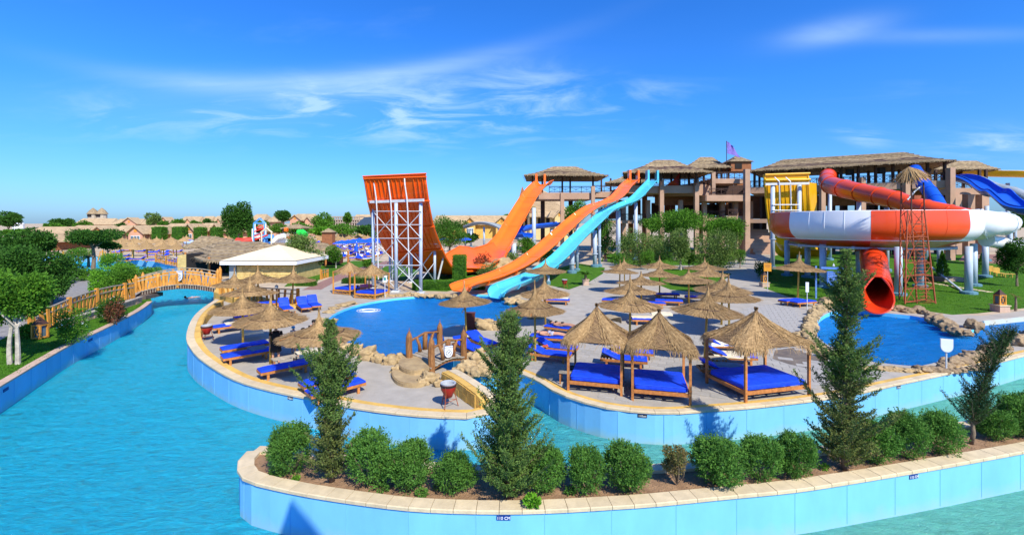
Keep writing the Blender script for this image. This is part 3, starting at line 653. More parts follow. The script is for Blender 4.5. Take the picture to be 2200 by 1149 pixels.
# ------------------------------------------------------------ low tables
def low_table(x, y, ang, lab, lx=.9, ly=.45, h=.38, mt=M_grey):
    p = W(x, y, h); t = thing('low_table', (p.x, p.y, 0), lab, 'table', rz=R(ang))
    MB().box((0, 0, h), (lx, ly, .04)).build('tabletop', mt, t)
    for a in (-1, 1):
        for b in (-1, 1): MB().box((a * (lx / 2 - .06), b * (ly / 2 - .06), h / 2 - .01), (.05, .05, h - .02)).build('leg', M_bedwood, t)
low_table(611, 768, 42, 'low beige wooden table between the woman in black and the front blue lounger', 1.0, .45)
low_table(1217, 797, 165, 'small grey side table at the left end of the left day bed', .55, .55, .45)
low_table(1542, 768, 175, 'small wooden table with a brown ashtray beside the largest cluster umbrella', .7, .5)
low_table(628, 666, 126, 'small pale table between the reclined blue chairs', .5, .4)
o = MB().lathe([(0, 0), (.07, 0), (.10, .05), (.085, .05), (.06, .02), (0, .02)], n=14).build('ashtray', M_bedwood); q = W(1549, 764, .4); o.location = (q.x, q.y, .405); tag(o, 'round brown ashtray on the small wooden table', 'ashtray')
o = MB().lathe([(0, 0), (.16, 0), (.2, .06), (.17, .06), (.14, .02), (0, .02)], n=14).build('tray', M_black); q = W(1229, 791, .47); o.location = (q.x, q.y, .475); tag(o, 'black round tray on the side table by the left day bed', 'tray')
# flip flops on the blue lounger
o = MB().box((0, 0, 0), (.26, .1, .03)).box((0, .13, 0), (.26, .1, .03)).tube([(.05, -.04, .01), (.08, 0, .06), (.05, .04, .01)], .012, 5).tube([(.05, .09, .01), (.08, .13, .06), (.05, .17, .01)], .012, 5).build('sandals', mat('orange_rubber', (.6, .10, .02), .6)); q = W(1172, 744, .48); o.location = (q.x, q.y, .49); tag(o, 'pair of orange sandals left on the wide blue lounger', 'sandals')
# ------------------------------------------------------------ day beds with shaggy straw roofs
def make_daybed(wd, dp, lab, c, ang, seed, roofh=.95, rimz=1.92, small=False):
    random.seed(seed); t = thing('day_bed', (c.x, c.y, 0), lab, 'day bed', 'straw roofed day beds', rz=ang)
    hx, hy = wd / 2, dp / 2
    for sx in (-1, 1):
        for sy in (-1, 1): MB().box((sx * hx, sy * hy, rimz / 2), (.085, .085, rimz)).build('post', M_wood if small else M_bedwood, t)
    for sy in (-1, 1): MB().box((0, sy * hy, .34), (wd - .09, .05, .12)).build('bed_rail', M_wood if small else M_bedwood, t)
    for sx in (-1, 1): MB().box((sx * hx, 0, .34), (.05, dp - .09, .12)).build('bed_rail', M_wood if small else M_bedwood, t)
    for sy in (-1, 1): MB().box((0, sy * hy, rimz - .035), (wd - .1, .07, .07)).build('roof_beam', M_bedwood, t)
    for sx in (-1, 1): MB().box((sx * hx, 0, rimz - .035), (.07, dp - .1, .07)).build('roof_beam', M_bedwood, t)
    for k in range(5): MB().box((-hx + .2 + k * (wd - .4) / 4, 0, .37), (.12, dp - .1, .025)).build('bed_slat', M_bedwood, t)
    m = MB(); rows = []; x0, y0 = hx - .05, hy - .05
    n = 10
    for (k, z) in ((.93, .385), (1.0, .42), (1.0, .52), (.985, .56), (.95, .575), (.5, .58), (.05, .582)):
        row = []
        for q in range(40):
            a = 2 * PI * q / 40; cx_, sy_ = math.cos(a), math.sin(a); e = .12
            row.append(V(math.copysign(abs(cx_) ** e, cx_) * x0 * k, math.copysign(abs(sy_) ** e, sy_) * y0 * k, z + .006 * noise.noise(V(cx_ * 6, sy_ * 6, z * 9))))
        rows.append(row)
    m.grid(rows, True); m.f.append(tuple(6 * 40 + q for q in range(40))); m.mi.append(0); m.build('mattress', M_blue, t)
    # piping along front edge
    MB().tube([V(-x0 * .97, -y0 * 1.005, .56), V(x0 * .97, -y0 * 1.005, .56)], .008, 5).build('piping', M_bluecn, t)
    if small:
        z_ = MB(); k = int(wd / .22)
        for i in range(k):
            a0 = -hx + .05 + (wd - .1) * i / k; a1 = -hx + .05 + (wd - .1) * (i + 1) / k
            for sy in (-1,): z_.beam((a0, sy * hy, .1 if i % 2 else .28), (a1, sy * hy, .28 if i % 2 else .1), .025, .025)
        z_.box((0, -hy, .08), (wd, .04, .05)); z_.build('zigzag_trim', M_wood, t)
    # roof: square-to-point thatch, hanging fringe
    ax, ay = hx + .22, hy + .22
    def surf(a, s):   # a angle, s 0 apex .. 1 rim
        c_, s_ = math.cos(a), math.sin(a); e = .30 if not small else .9
        ux, uy = math.copysign(abs(c_) ** e, c_), math.copysign(abs(s_) ** e, s_)
        z = rimz + .09 + roofh * ((1 - s) ** 1.35 * .85 + .15 * max(0, 1 - s / .18)) - .10 * s * s
        return V(ux * ax * s, uy * ay * s, z)
    rows = [[surf(2 * PI * q / 32, i / 8 * .97 + .01) for q in range(32)] for i in range(9)]
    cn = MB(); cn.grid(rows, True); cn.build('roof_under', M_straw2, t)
    out = []; ns = 3800 if not small else 1300; ww = .0075 if not small else .013
    for k in range(ns):
        a = random.uniform(0, 2 * PI); s0 = random.uniform(.03, .82) ** .8; s1 = min(1.0, s0 + random.uniform(.25, .5)); da = random.uniform(-.10, .10); lift = random.uniform(.0, .05)
        pts = [surf(a + da * t_, s0 + (s1 - s0) * t_) + V(0, 0, lift + .02 * math.sin(t_ * 3)) for t_ in (0, .5, 1)]
        if s1 > .93:
            d = pts[-1] - pts[-2]; d.normalize(); d.z -= random.uniform(.5, 2.2); d.normalize(); d += V(random.uniform(-.35, .35), random.uniform(-.35, .35), 0); ln = random.uniform(.08, .34); pts.append(pts[-1] + d * ln * .55); pts.append(pts[-1] + (d + V(0, 0, -.8)).normalized() * ln * .5)
        sd = V(-math.sin(a), math.cos(a), random.uniform(-.5, .5)) * ww * random.uniform(.7, 1.5)
        for i in range(len(pts) - 1):
            tp = 1 - .5 * i / len(pts); out.append([pts[i] - sd * tp, pts[i] + sd * tp, pts[i + 1] + sd * tp * .8, pts[i + 1] - sd * tp * .8])
    link('roof_straw', quads_mesh('roof_straw', np.array([[tuple(v) for v in q_] for q_ in out])), M_straw, t)
    cp = []
    for k in range(160):
        a = random.uniform(0, 2 * PI); r0 = .13; z0 = rimz + roofh * .93; s_ = V(-math.sin(a), math.cos(a), 0) * .012
        p = V(r0 * math.cos(a), r0 * math.sin(a), z0); m_ = V(.05 * math.cos(a), .05 * math.sin(a), z0 + .13); e = V(.07 * math.cos(a + 1), .07 * math.sin(a + 1), z0 + random.uniform(.18, .27))
        cp += [[p - s_, p + s_, m_ + s_ * .7, m_ - s_ * .7], [m_ - s_, m_ + s_, e + s_, e - s_]]
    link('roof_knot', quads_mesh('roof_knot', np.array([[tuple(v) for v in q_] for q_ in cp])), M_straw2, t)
    return t
def bed_from(fl, fr, dp, lab, seed, **k):
    a, b = W(*fl), W(*fr); ang = math.atan2(b.y - a.y, b.x - a.x); nrm = V(-math.sin(ang), math.cos(ang), 0); c = (a + b) / 2 + nrm * dp / 2
    return make_daybed((b - a).length, dp, lab, c, ang, seed, **k)
bed_from((1221, 840), (1335, 851), 1.95, 'leftmost of the three front day beds, with the fullest shaggy straw roof', 1, roofh=1.05)
bed_from((1359, 860), (1483, 871), 1.95, 'middle front day bed whose straw roof has a small gap in front', 2, roofh=1.0)
bed_from((1602, 866), (1738, 850), 2.05, 'rightmost front day bed, standing alone with a greyer straw roof', 3, roofh=1.0)
bed_from((716, 631), (752, 634), 1.9, 'far day bed with round straw roof, left of the pair beyond the lagoon', 4, roofh=.7, rimz=2.0, small=True)
bed_from((762, 640), (806, 643), 1.9, 'far day bed with zigzag trim, right one of the pair beyond the lagoon', 5, roofh=.7, rimz=2.0, small=True)
# ------------------------------------------------------------ rocks
def make_rock(seed):
    bm = bmesh.new(); bmesh.ops.create_icosphere(bm, subdivisions=4, radius=1)
    for v in bm.verts:
        p = v.co.copy(); q = V(p.x * 1.1, p.y, p.z * 1.0)
        d = 1 + .38 * noise.noise(q * 1.1 + V(seed * 7, 0, 0)) - .34 * abs(noise.noise(q * 1.9 + V(0, seed * 5, 0))) - .16 * abs(noise.noise(q * 4.2 + V(3, seed * 5, 0))) + .07 * noise.noise(q * 7 + V(0, seed * 5, 0))
        dd_, _ = noise.voronoi(q * 1.25 + V(seed * 3, 1, 2)); d *= .88 + .30 * min(dd_[1] - dd_[0], .5)
        e = .62; v.co = V(math.copysign(abs(p.x) ** e, p.x), math.copysign(abs(p.y) ** e, p.y), math.copysign(abs(p.z) ** .8, p.z)) * d
    me = bpy.data.meshes.new('boulder'); bm.to_mesh(me); bm.free(); me.shade_smooth(); return me
RK = [make_rock(i) for i in range(7)]; RK2 = [m.copy() for m in RK]
for m in RK: m.materials.append(M_rock)
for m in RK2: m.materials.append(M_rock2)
ORD = ['first', 'second', 'third', 'fourth', 'fifth', 'sixth', 'seventh', 'eighth', 'ninth', 'tenth', 'eleventh', 'twelfth', 'thirteenth', 'fourteenth', 'fifteenth', 'sixteenth', 'seventeenth', 'eighteenth', 'nineteenth', 'twentieth', 'twenty first', 'twenty second', 'twenty third', 'twenty fourth']
RC = {}
def rock(x, y, wpx, hpx, lab='rounded tan sandstone boulder on the lagoon rim', grp='sandstone boulders round the lagoon', dark=False, depth=None, z0=0):
    p = W(x, y, 0); s = wpx / 2 * p.y / F; h = hpx * p.y / F * .75; i = random.randrange(7)
    o = bpy.data.objects.new('boulder', (RK2 if dark else RK)[i]); COL.objects.link(o); o.location = (p.x, p.y + s * .3, z0 + min(h, s * 1.25) * .22); o.scale = (s * 1.12, (depth or s * .85), min(h * .75, s * .95)); o.rotation_euler = (random.uniform(-.15, .15), random.uniform(-.15, .15), random.uniform(-.5, .5))
    RC.setdefault((lab, grp), []).append((x, o)); tag(o, lab, 'boulder', grp)
random.seed(21)
for r in [(790, 772, 48, 38), (836, 782, 34, 34), (750, 752, 34, 22), (862, 778, 30, 40), (852, 800, 28, 40), (925, 822, 40, 50), (945, 830, 26, 44), (1005, 800, 44, 48), (1026, 780, 48, 52), (1042, 800, 36, 46), (1040, 708, 44, 30), (1062, 708, 26, 20), (1020, 704, 22, 20), (973, 812, 30, 36), (1100, 650, 34, 16), (1122, 652, 26, 14), (1082, 641, 20, 10), (1150, 684, 34, 14), (1075, 700, 34, 16), (718, 690, 14, 10), (690, 690, 22, 12), (705, 672, 26, 8), (740, 655, 40, 7), (768, 762, 34, 30), (812, 778, 30, 30), (872, 792, 26, 34), (908, 828, 26, 30), (960, 820, 26, 40), (985, 800, 26, 40), (1016, 806, 30, 30), (1052, 792, 24, 34), (733, 745, 26, 20), (1022, 694, 26, 16), (1050, 694, 22, 14), (1128, 676, 26, 16), (1146, 668, 26, 14)]: rock(*r)
for x in range(790, 990, 17): rock(x, 637 + random.uniform(-2, 0) + abs(x - 900) * .03, 20, random.uniform(6, 13))
for x in (600 + 117, 735, 752): rock(x, 664 - (x - 717) * .3, 24, 8)
T2 = 'rugged sandstone boulder on the rim of the right pool'; GR2 = 'sandstone boulders round the right pool'
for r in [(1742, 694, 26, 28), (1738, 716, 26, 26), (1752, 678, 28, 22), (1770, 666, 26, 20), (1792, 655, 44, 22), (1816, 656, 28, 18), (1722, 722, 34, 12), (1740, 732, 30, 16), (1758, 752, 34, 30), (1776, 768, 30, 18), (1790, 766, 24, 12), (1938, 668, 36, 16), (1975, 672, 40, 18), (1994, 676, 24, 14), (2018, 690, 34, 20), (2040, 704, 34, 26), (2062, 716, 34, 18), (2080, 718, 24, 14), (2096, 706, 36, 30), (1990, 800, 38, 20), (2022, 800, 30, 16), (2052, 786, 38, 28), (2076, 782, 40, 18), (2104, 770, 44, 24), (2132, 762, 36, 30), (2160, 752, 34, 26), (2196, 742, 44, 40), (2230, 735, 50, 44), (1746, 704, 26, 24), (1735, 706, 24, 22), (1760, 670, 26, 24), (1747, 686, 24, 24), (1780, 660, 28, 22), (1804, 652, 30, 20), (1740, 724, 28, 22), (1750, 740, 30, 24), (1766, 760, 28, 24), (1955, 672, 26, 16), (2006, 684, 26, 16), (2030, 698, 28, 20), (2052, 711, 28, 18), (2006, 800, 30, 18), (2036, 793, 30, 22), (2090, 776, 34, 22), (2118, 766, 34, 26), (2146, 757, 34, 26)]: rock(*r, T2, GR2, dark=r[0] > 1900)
for x in range(1868, 1985, 22): rock(x, 794 + (x - 1868) * .06, 28, 12, 'low curved sandstone kerb stone at the front of the right pool', GR2)
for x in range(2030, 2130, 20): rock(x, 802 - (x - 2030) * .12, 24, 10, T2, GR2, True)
def name_rocks():   # each boulder is told by its place along the rim it sits on
    zn = {}
    for (lab, grp), l in RC.items():
        for x, o in l:
            p = o.location; far = p.y > 37.5 if 'lagoon' in lab or 'lagoon' in (grp or '') else (p.y > 26)
            if 'mound' in grp: continue
            if 'lagoon' in grp: w = 'far rim of the lagoon' if p.y > 37.5 else ('left shore of the lagoon' if p.x < -8.2 and p.y > 24 else ('right shore of the lagoon' if p.x > -1.9 and p.y > 24 else 'front of the lagoon and log bridge'))
            else: w = 'left rim of the right pool' if p.x < 18 + .0 * p.y and p.y > 21 and x < 1835 else ('back rim of the right pool' if p.y > 26 else 'front rim of the right pool')
            zn.setdefault(w, []).append((x, o))
    for w, l in zn.items():
        l.sort(key=lambda q: q[0])
        for i, (x, o) in enumerate(l): tag(o, ORD[min(i, 23)] + ' sandstone boulder from the left along the ' + w)
name_rocks()
# stone steps up to the little bridge
for i, (pl, z0, z1) in enumerate([([(842, 803), (846, 820), (866, 831), (905, 832), (925, 818), (922, 806), (890, 790), (860, 786)], 0, .17), ([(856, 792), (862, 806), (890, 814), (918, 806), (924, 796), (896, 776), (872, 776)], .17, .33)]):
    MBs = MB(); sp = smooth_line([W(a, b) for a, b in pl], 4, True); MBs.prism([(q.x, q.y) for q in sp], z0 - .01, z1 - .03); MBs.prism([(q.x + (sum(s_.x for s_ in sp) / len(sp) - q.x) * .04, q.y + (sum(s_.y for s_ in sp) / len(sp) - q.y) * .04) for q in sp], z1 - .032, z1); tag(MBs.build('stone_step', M_rock), ['wide lower rounded stone step leading to the little log bridge', 'upper rounded stone step at the foot of the little log bridge'][i], 'step', 'steps of the little log bridge')
def text_mesh(s, size, ext=.003):
    cu = bpy.data.curves.new('txt', 'FONT'); cu.body = s; cu.size = size; cu.extrude = ext; cu.align_x = 'CENTER'; cu.align_y = 'CENTER'; cu.resolution_u = 3
    o = bpy.data.objects.new('txt', cu); COL.objects.link(o); dg = bpy.context.evaluated_depsgraph_get(); me = bpy.data.meshes.new_from_object(o.evaluated_get(dg)); bpy.data.objects.remove(o); bpy.data.curves.remove(cu); return me
def face_yaw(p, toward=None): return math.atan2(-(p.x), p.y) * .6
# ------------------------------------------------------------ depth plates (110 CM)
def plate(x, y, txt, wall_pl, lab, bgm, wd=.42, hh=.13, z=-.14):
    p = W(x, y, z); best = min(range(len(wall_pl) - 1), key=lambda i: abs(((wall_pl[i] + wall_pl[i + 1]) / 2).x / ((wall_pl[i] + wall_pl[i + 1]) / 2).y - p.x / p.y) + (0 if wall_pl[i].y < 90 else 9))
    a, b = wall_pl[best], wall_pl[best + 1]; yaw = math.atan2(b.y - a.y, b.x - a.x); k = (p.x / p.y); dx, dy = b.x - a.x, b.y - a.y
    tt = (a.x - k * a.y) / (k * dy - dx); c = a + (b - a) * tt; n = V(dy, -dx, 0).normalized()
    if n.dot(V(-c.x, -c.y, 0)) < 0: n = -n
    if math.cos(yaw) < 0: yaw += PI
    t = thing('depth_sign', c + n * .012 + V(0, 0, z - c.z), lab, 'sign', rz=yaw)
    MB().box((0, 0, 0), (wd, .016, hh)).build('panel', bgm, t)
    me = text_mesh(txt, hh * .95); o = link('lettering', me, M_signw, t); o.location = (0, -.012, -.005); o.rotation_euler = (PI / 2, 0, 0)
plate(1082, 1107, '110 CM', planter_front, 'blue depth sign reading 110 CM below the middle cedar', M_signb, .30, .095, -.12)
plate(1962, 1020, '110 CM', planter_front, 'blue depth sign reading 110 CM on the planter wall at the right', M_signb, .27, .095, -.12)
plate(1380, 888, '110cm', right_wall, 'small black depth sign reading 110cm below the middle day bed', M_black, .30, .10, -.12)
plate(1930, 835, '110cm', right_wall, 'small black depth sign reading 110cm below the right pool', M_black, .24, .10, -.12)
plate(624, 850, '110cm', isl, 'small black depth sign on the island wall left of the left cedar', M_black, .26, .10, -.12)
plate(435, 775, '110cm', isl, 'tiny depth sign on the island wall where it turns by the red drum bin', M_black, .3, .10, -.2)
plate(194, 733, '110cm', left_bank, 'small depth sign on the left bank wall', M_signb, .45, .14, -.25)
plate(12, 848, '110cm', left_bank, 'faded depth sign on the left bank wall at the picture edge', M_signb, .4, .12, -.25)
# ------------------------------------------------------------ NO JUMPING shields and other signs
def shield(p, sc, yaw, lab, words='NO JUMPING', sym=True):
    t = thing('warning_sign', p, lab, 'sign', rz=yaw); w, h = .5 * sc, .68 * sc
    pts = [(-w / 2, h / 2), (-w / 2, -.05 * h)] + [(-w / 2 * math.cos(a), -.05 * h - .45 * h * math.sin(a)) for a in [i * PI / 10 for i in range(1, 10)]] + [(w / 2, -.05 * h), (w / 2, h / 2)]
    def slab(k, y, mt, nm):
        m = MB(); n = len(pts); m.add([(a * k, y - .008, b * k) for a, b in pts] + [(a * k, y + .008, b * k) for a, b in pts], [tuple(range(n)), tuple(range(2 * n - 1, n - 1, -1))] + [(i, n + i, n + (i + 1) % n, (i + 1) % n) for i in range(n)]); m.build(nm, mt, t)
    slab(1, 0, M_signb if words else M_galv, 'border'); slab(.93, -.012, M_signw, 'panel')
    if words:
        me = text_mesh(words, .085 * sc); o = link('lettering', me, M_signb, t); o.location = (0, -.024, .24 * sc); o.rotation_euler = (PI / 2, 0, 0)
        r = .15 * sc; MB().tube([(r * math.cos(a), -.026, -.06 * sc + r * math.sin(a)) for a in [i * PI / 12 for i in range(24)]], .014 * sc, 4, closed=True).build('ring', M_black, t)
        s = MB(); s.beam((-.10 * sc, -.026, .03 * sc), (.10 * sc, -.026, -.15 * sc), .02 * sc, .008); s.beam((-.1 * sc, -.026, -.12 * sc), (.03 * sc, -.026, -.02 * sc), .03 * sc, .008); s.beam((.0, -.026, -.03 * sc), (.09 * sc, -.026, -.01 * sc), .02 * sc, .008); s.lathe([(0, -.01), (.022 * sc, 0), (0, .01)], (.03 * sc, -.028, .01 * sc), 8); s.build('diver_symbol', M_black, t)
    return t
# ------------------------------------------------------------ drum shaped litter bins
def make_bin():
    t = thing('litter_bin', (0, 0, 0))
    MB().lathe([(0, .32), (.13, .33), (.17, .46), (.23, .56), (.245, .66), (.24, .74)], n=20).build('bowl', M_red, t, smooth=True)
    MB().lathe([(.245, .66), (.262, .68), (.262, .72), (.245, .73)], n=20).build('band', M_black, t)
    MB().lathe([(.24, .735), (.25, .775), (.235, .785), (.19, .76), (.17, .66), (0, .64)], n=20).build('rim', M_bin, t)
    for k in range(3):
        a = k * 2 * PI / 3 + .3; c, s = math.cos(a), math.sin(a); MB().tube([(c * .25, s * .25, .70), (c * .20, s * .20, .45), (c * .32, s * .32, 0)], .014, 6).build('leg', M_rust, t)
    cr = MB()
    for k in range(3):
        a = k * 2 * PI / 3 + .3; b = a + 2 * PI / 3; cr.tube([(.25 * math.cos(a), .25 * math.sin(a), .22), (.25 * math.cos(b), .25 * math.sin(b), .22)], .009, 5)
    cr.build('brace', M_rust, t); return t
BP = Proto(make_bin)
for q, lab in (((963, 874), 'dark red drum shaped litter bin on three legs in front of the curved yellow wall'), ((444, 732), 'dark red drum bin on three legs by the left yellow wall of the island'), ((1213, 619), 'small red drum bin on the lawn beside the light blue slide'), ((546, 575), 'distant red drum bin by the low thatched building'), ((1428, 552), 'distant red drum bin on the lawn behind the trees')):
    if q[0] == 546: q = (1398, 566)
    BP.put(W(*q), lab, group='drum shaped litter bins', cat='litter bin', sc=1.08)
# ------------------------------------------------------------ little log bridge
LBn = thing('log_bridge', W(936, 772), 'small arched bridge of rough brown logs over the channel beside the blue lagoon', 'bridge')
P_ = {k: W(*v, .25) for k, v in dict(a=(879, 771), b=(927, 788), c=(945, 747), d=(996, 767)).items()}
def arch(t): return .16 * math.sin(PI * t)
for i in range(11):
    t = i / 10; l = P_['a'].lerp(P_['c'], t * 1.04 - .02); r = P_['b'].lerp(P_['d'], t * 1.04 - .02); dz = V(0, 0, arch(t)); e = (r - l).normalized() * .12
    MB().beam(l - e + dz, r + e + dz, .30 * (P_['c'] - P_['a']).length / 2.9, .05).build('deck_plank', M_grey, LBn, True)
for nm, (u, v) in dict(back=('a', 'c'), front=('b', 'd')).items():
    pl = [P_[u].lerp(P_[v], i / 8) + V(0, 0, arch(i / 8) - .09) for i in range(9)]
    bm_ = MB(); [bm_.beam(pl[i], pl[i + 1], .10, .14) for i in range(8)]; bm_.build('side_beam', M_logwood, LBn, True)
    pl = [P_[u].lerp(P_[v], i / 8) + V(0, 0, .72 + arch(i / 8) * 1.3 + .03 * math.sin(i * 2)) for i in range(9)]
    MB().tube(pl, [.05 + .008 * math.sin(i * 3) for i in range(9)], 7).build('handrail', M_logwood, LBn, True, smooth=True)
    for k, tt in enumerate((.22, .5, .78)):
        b = P_[u].lerp(P_[v], tt + (.12 if k == 0 else -.12 if k == 2 else 0)); c = P_[u].lerp(P_[v], tt)
        base = b + V(0, 0, arch(tt)); topp = c + V(0, 0, .75 + arch(tt) * 1.2); mid = base.lerp(topp, .5) + V(.05 * (1 - k), 0, 0)
        MB().tube([base, mid, topp], [.10, .075, .06] if k != 1 else [.13, .12, .12], 7).build('log_strut', M_logwood, LBn, True, smooth=True)
for k in 'abcd':
    p = P_[k] - V(0, 0, .3); random.seed(ord(k)); hh = 1.45
    MB().tube([p, p + V(.01, 0, .4), p + V(-.01, .01, .9), p + V(0, 0, hh - .18), p + V(0, 0, hh - .05), p + V(0, 0, hh + .10)], [.155, .15, .145, .14, .10, .02], 9).build('log_post', M_logwood, LBn, True)
    MB().tube([p + V(0, 0, hh + .08), p + V(.01, 0, hh + .24)], [.02, .008], 5).build('finial', M_logwood, LBn, True)
q = P_['b'].lerp(P_['d'], .53); shield(q + V(0, -.14, .47), .78, math.atan2((P_['d'] - P_['b']).y, (P_['d'] - P_['b']).x) * .5, 'white shield sign reading NO JUMPING on the little log bridge')
# ------------------------------------------------------------ long wooden bridge on the left
LB = thing('wooden_bridge', W(380, 640), 'long arched wooden footbridge with orange fan shaped balusters over the river', 'bridge')
def bz(s): return .42 + .55 * math.sin(PI * min(max(s, 0), 1))
A0, A1 = W(288, 641, 0), W(470, 630, 0); nrm = V(-(A1 - A0).y, (A1 - A0).x, 0).normalized(); 
np_ = 26
for i in range(np_):
    s = (i + .5) / np_; c = A0.lerp(A1, s) + V(0, 0, bz(s)); MB().beam(c - nrm * .15, c + nrm * 2.6, (A1 - A0).length / np_ * .9, .07).build('deck_plank', M_grey, LB, True)
for side in (0, 2.5):
    o_ = nrm * side
    pl = [A0.lerp(A1, i / 12) + V(0, 0, bz(i / 12) - .22) + o_ for i in range(13)]; bm_ = MB(); [bm_.beam(pl[i], pl[i + 1], .14, .32) for i in range(12)]; bm_.build('side_beam', M_darkw, LB, True)
    for hz in (1.2, .92) if side == 0 else (1.2,):
        pl = [A0.lerp(A1, i / 12) + V(0, 0, bz(i / 12) + hz) + o_ for i in range(13)]; bm_ = MB(); [bm_.beam(pl[i], pl[i + 1], .09, .07) for i in range(12)]; bm_.build('handrail', M_grey, LB, True)
    nb = 34 if side == 0 else 12
    for i in range(nb):
        s = (i + .5) / nb; g = (i % 8) - 3.5; lean = g * .13; b = A0.lerp(A1, min(max(s, 0), 1)) + V(0, 0, bz(s)) + o_; d = (A1 - A0).normalized()
        MB().beam(b + V(0, 0, .0), b + d * lean + V(0, 0, 1.15), .16, .06, 1.1, up=nrm).build('baluster', M_wood, LB, True)
        if side == 0: MB().beam(b + V(0, -.09, -.36), b + V(0, -.09, .02), .05, .05).build('bracket', M_grey, LB, True)
for s, hh in ((0.02, 1.5), (.985, 1.75), (.27, 1.2), (.5, 1.2)):
    for side in (0, 2.5):
        b = A0.lerp(A1, s) + nrm * side; MB().tube([b + V(0, 0, bz(s) - .25), b + V(0, 0, bz(s) + hh - .3), b + V(0, 0, bz(s) + hh - .15), b + V(0, 0, bz(s) + hh)], [.15, .15, .09, .03], 6).build('post', M_wood, LB, True)
q = A0.lerp(A1, .53); shield(q + V(0, -.16, bz(.5) + .75), 1.35, -.1, 'white shield sign reading NO JUMPING on the long wooden bridge')
def log_fence(pts, lab, hs=1.15, sp=.42, grp=None, fan=True, zs=None, nm='log_fence', w=.16):
    t = thing(nm, pts[0], lab, 'fence', grp); ln = resample(pts, sp); random.seed(len(lab))
    for i, p in enumerate(ln):
        d = (ln[min(i + 1, len(ln) - 1)] - ln[max(i - 1, 0)]).normalized(); n = V(-d.y, d.x, 0)
        if i % 8 == 0: MB().beam(p, p + V(0, 0, hs * 1.1), .2, .2, .9).build('post', M_wood, t, True)
        else:
            lean = ((i % 8) - 4) * .11 if fan else random.uniform(-.06, .06)
            MB().beam(p, p + d * lean + V(0, 0, hs - .05), w, .07, 1.0, up=n).build('baluster', M_wood, t, True)
    for hz in (hs, hs * .72):
        m = MB(); pp = resample(pts, 1.5); [m.beam(pp[i] + V(0, 0, hz), pp[i + 1] + V(0, 0, hz), .09, .06) for i in range(len(pp) - 1)]; m.build('handrail', M_grey, t, True)
    return t
log_fence([W(66, 716, .0), W(100, 705, .1), W(150, 681, .35), W(190, 664, .5), W(235, 650, .55), W(288, 640, .5)], 'orange log fence with grey handrail climbing the left ramp to the bridge', sp=.36, w=.2)
log_fence([W(474, 632, .6), W(500, 642, .3), W(560, 650, .1), W(640, 655, 0)], 'orange log fence running from the bridge end along the yellow wall', sp=.45)
log_fence([W(136, 563, 0), W(180, 561, 0), W(250, 559, 0)], 'distant orange log fence beyond the upper pool on the left', hs=1.6, sp=.6)
log_fence([W(335, 563, 0), W(400, 578, 0)], 'distant pale log rail in front of the blue beach loungers', hs=1.2, sp=.8)
log_fence([W(690, 600, 0), W(705, 596, 0)], 'short pair of orange log posts beside the brick path', hs=1.0, sp=.5)
# stone ramp wall below left fence
rp = thing('retaining_wall', W(200, 690), 'low rubble stone wall holding the ramp up to the wooden bridge', 'wall')
ra = resample([W(130, 705, 0), W(180, 690, 0), W(250, 668, 0), W(300, 650, 0)], .45); random.seed(9)
for i in range(len(ra) - 1):
    for k in range(2):
        c = (ra[i] + ra[i + 1]) / 2 + V(0, .05, .11 + k * .21); d = ra[i + 1] - ra[i]; MB().box(c, (d.length * .93, .3 + random.uniform(-.04, .04), .19), math.atan2(d.y, d.x)).build('stone', M_pinkcop, rp, True)
m = MB(); [m.beam(ra[i] + V(0, .05, .45), ra[i + 1] + V(0, .05, .45), .4, .06) for i in range(len(ra) - 1)]; m.build('cap', M_conc, rp, True)
m = MB(); rr_ = [W(66, 716), W(150, 692), W(288, 648)]; 
m.grid([[a + V(0, .2, -.02), a + V(0, .2, z), a + V(-1.2, 2.4, z), a + V(-1.2, 2.4, -.02)] for a, z in zip(rr_, (.02, .33, .5))]); tag(m.build('bridge_ramp', M_path), kind='structure')
# dark underside block near bridge left end
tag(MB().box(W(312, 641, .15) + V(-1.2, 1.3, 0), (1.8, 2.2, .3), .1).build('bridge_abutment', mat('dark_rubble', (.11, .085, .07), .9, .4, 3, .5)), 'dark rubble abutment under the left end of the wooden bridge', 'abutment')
# yellow wall mass beneath bridge right end
ya = thing('yellow_wall', W(490, 650), 'tall yellow rendered wall between the wooden bridge and the island umbrellas', 'wall')
m = MB(); yl = [W(459, 640), W(500, 652), W(570, 662), W(640, 662)]; yl2 = [W(470, 622), W(520, 636), W(580, 648), W(640, 655)]
m.grid([[a + V(0, 0, -.9 if i == 0 else 0), a + V(0, 0, h_), b + V(0, 0, h_), b] for i, (a, b, h_) in enumerate(zip(yl, yl2, (.5, .42, .25, .08)))]); m.build('face', M_yellow, ya, True)
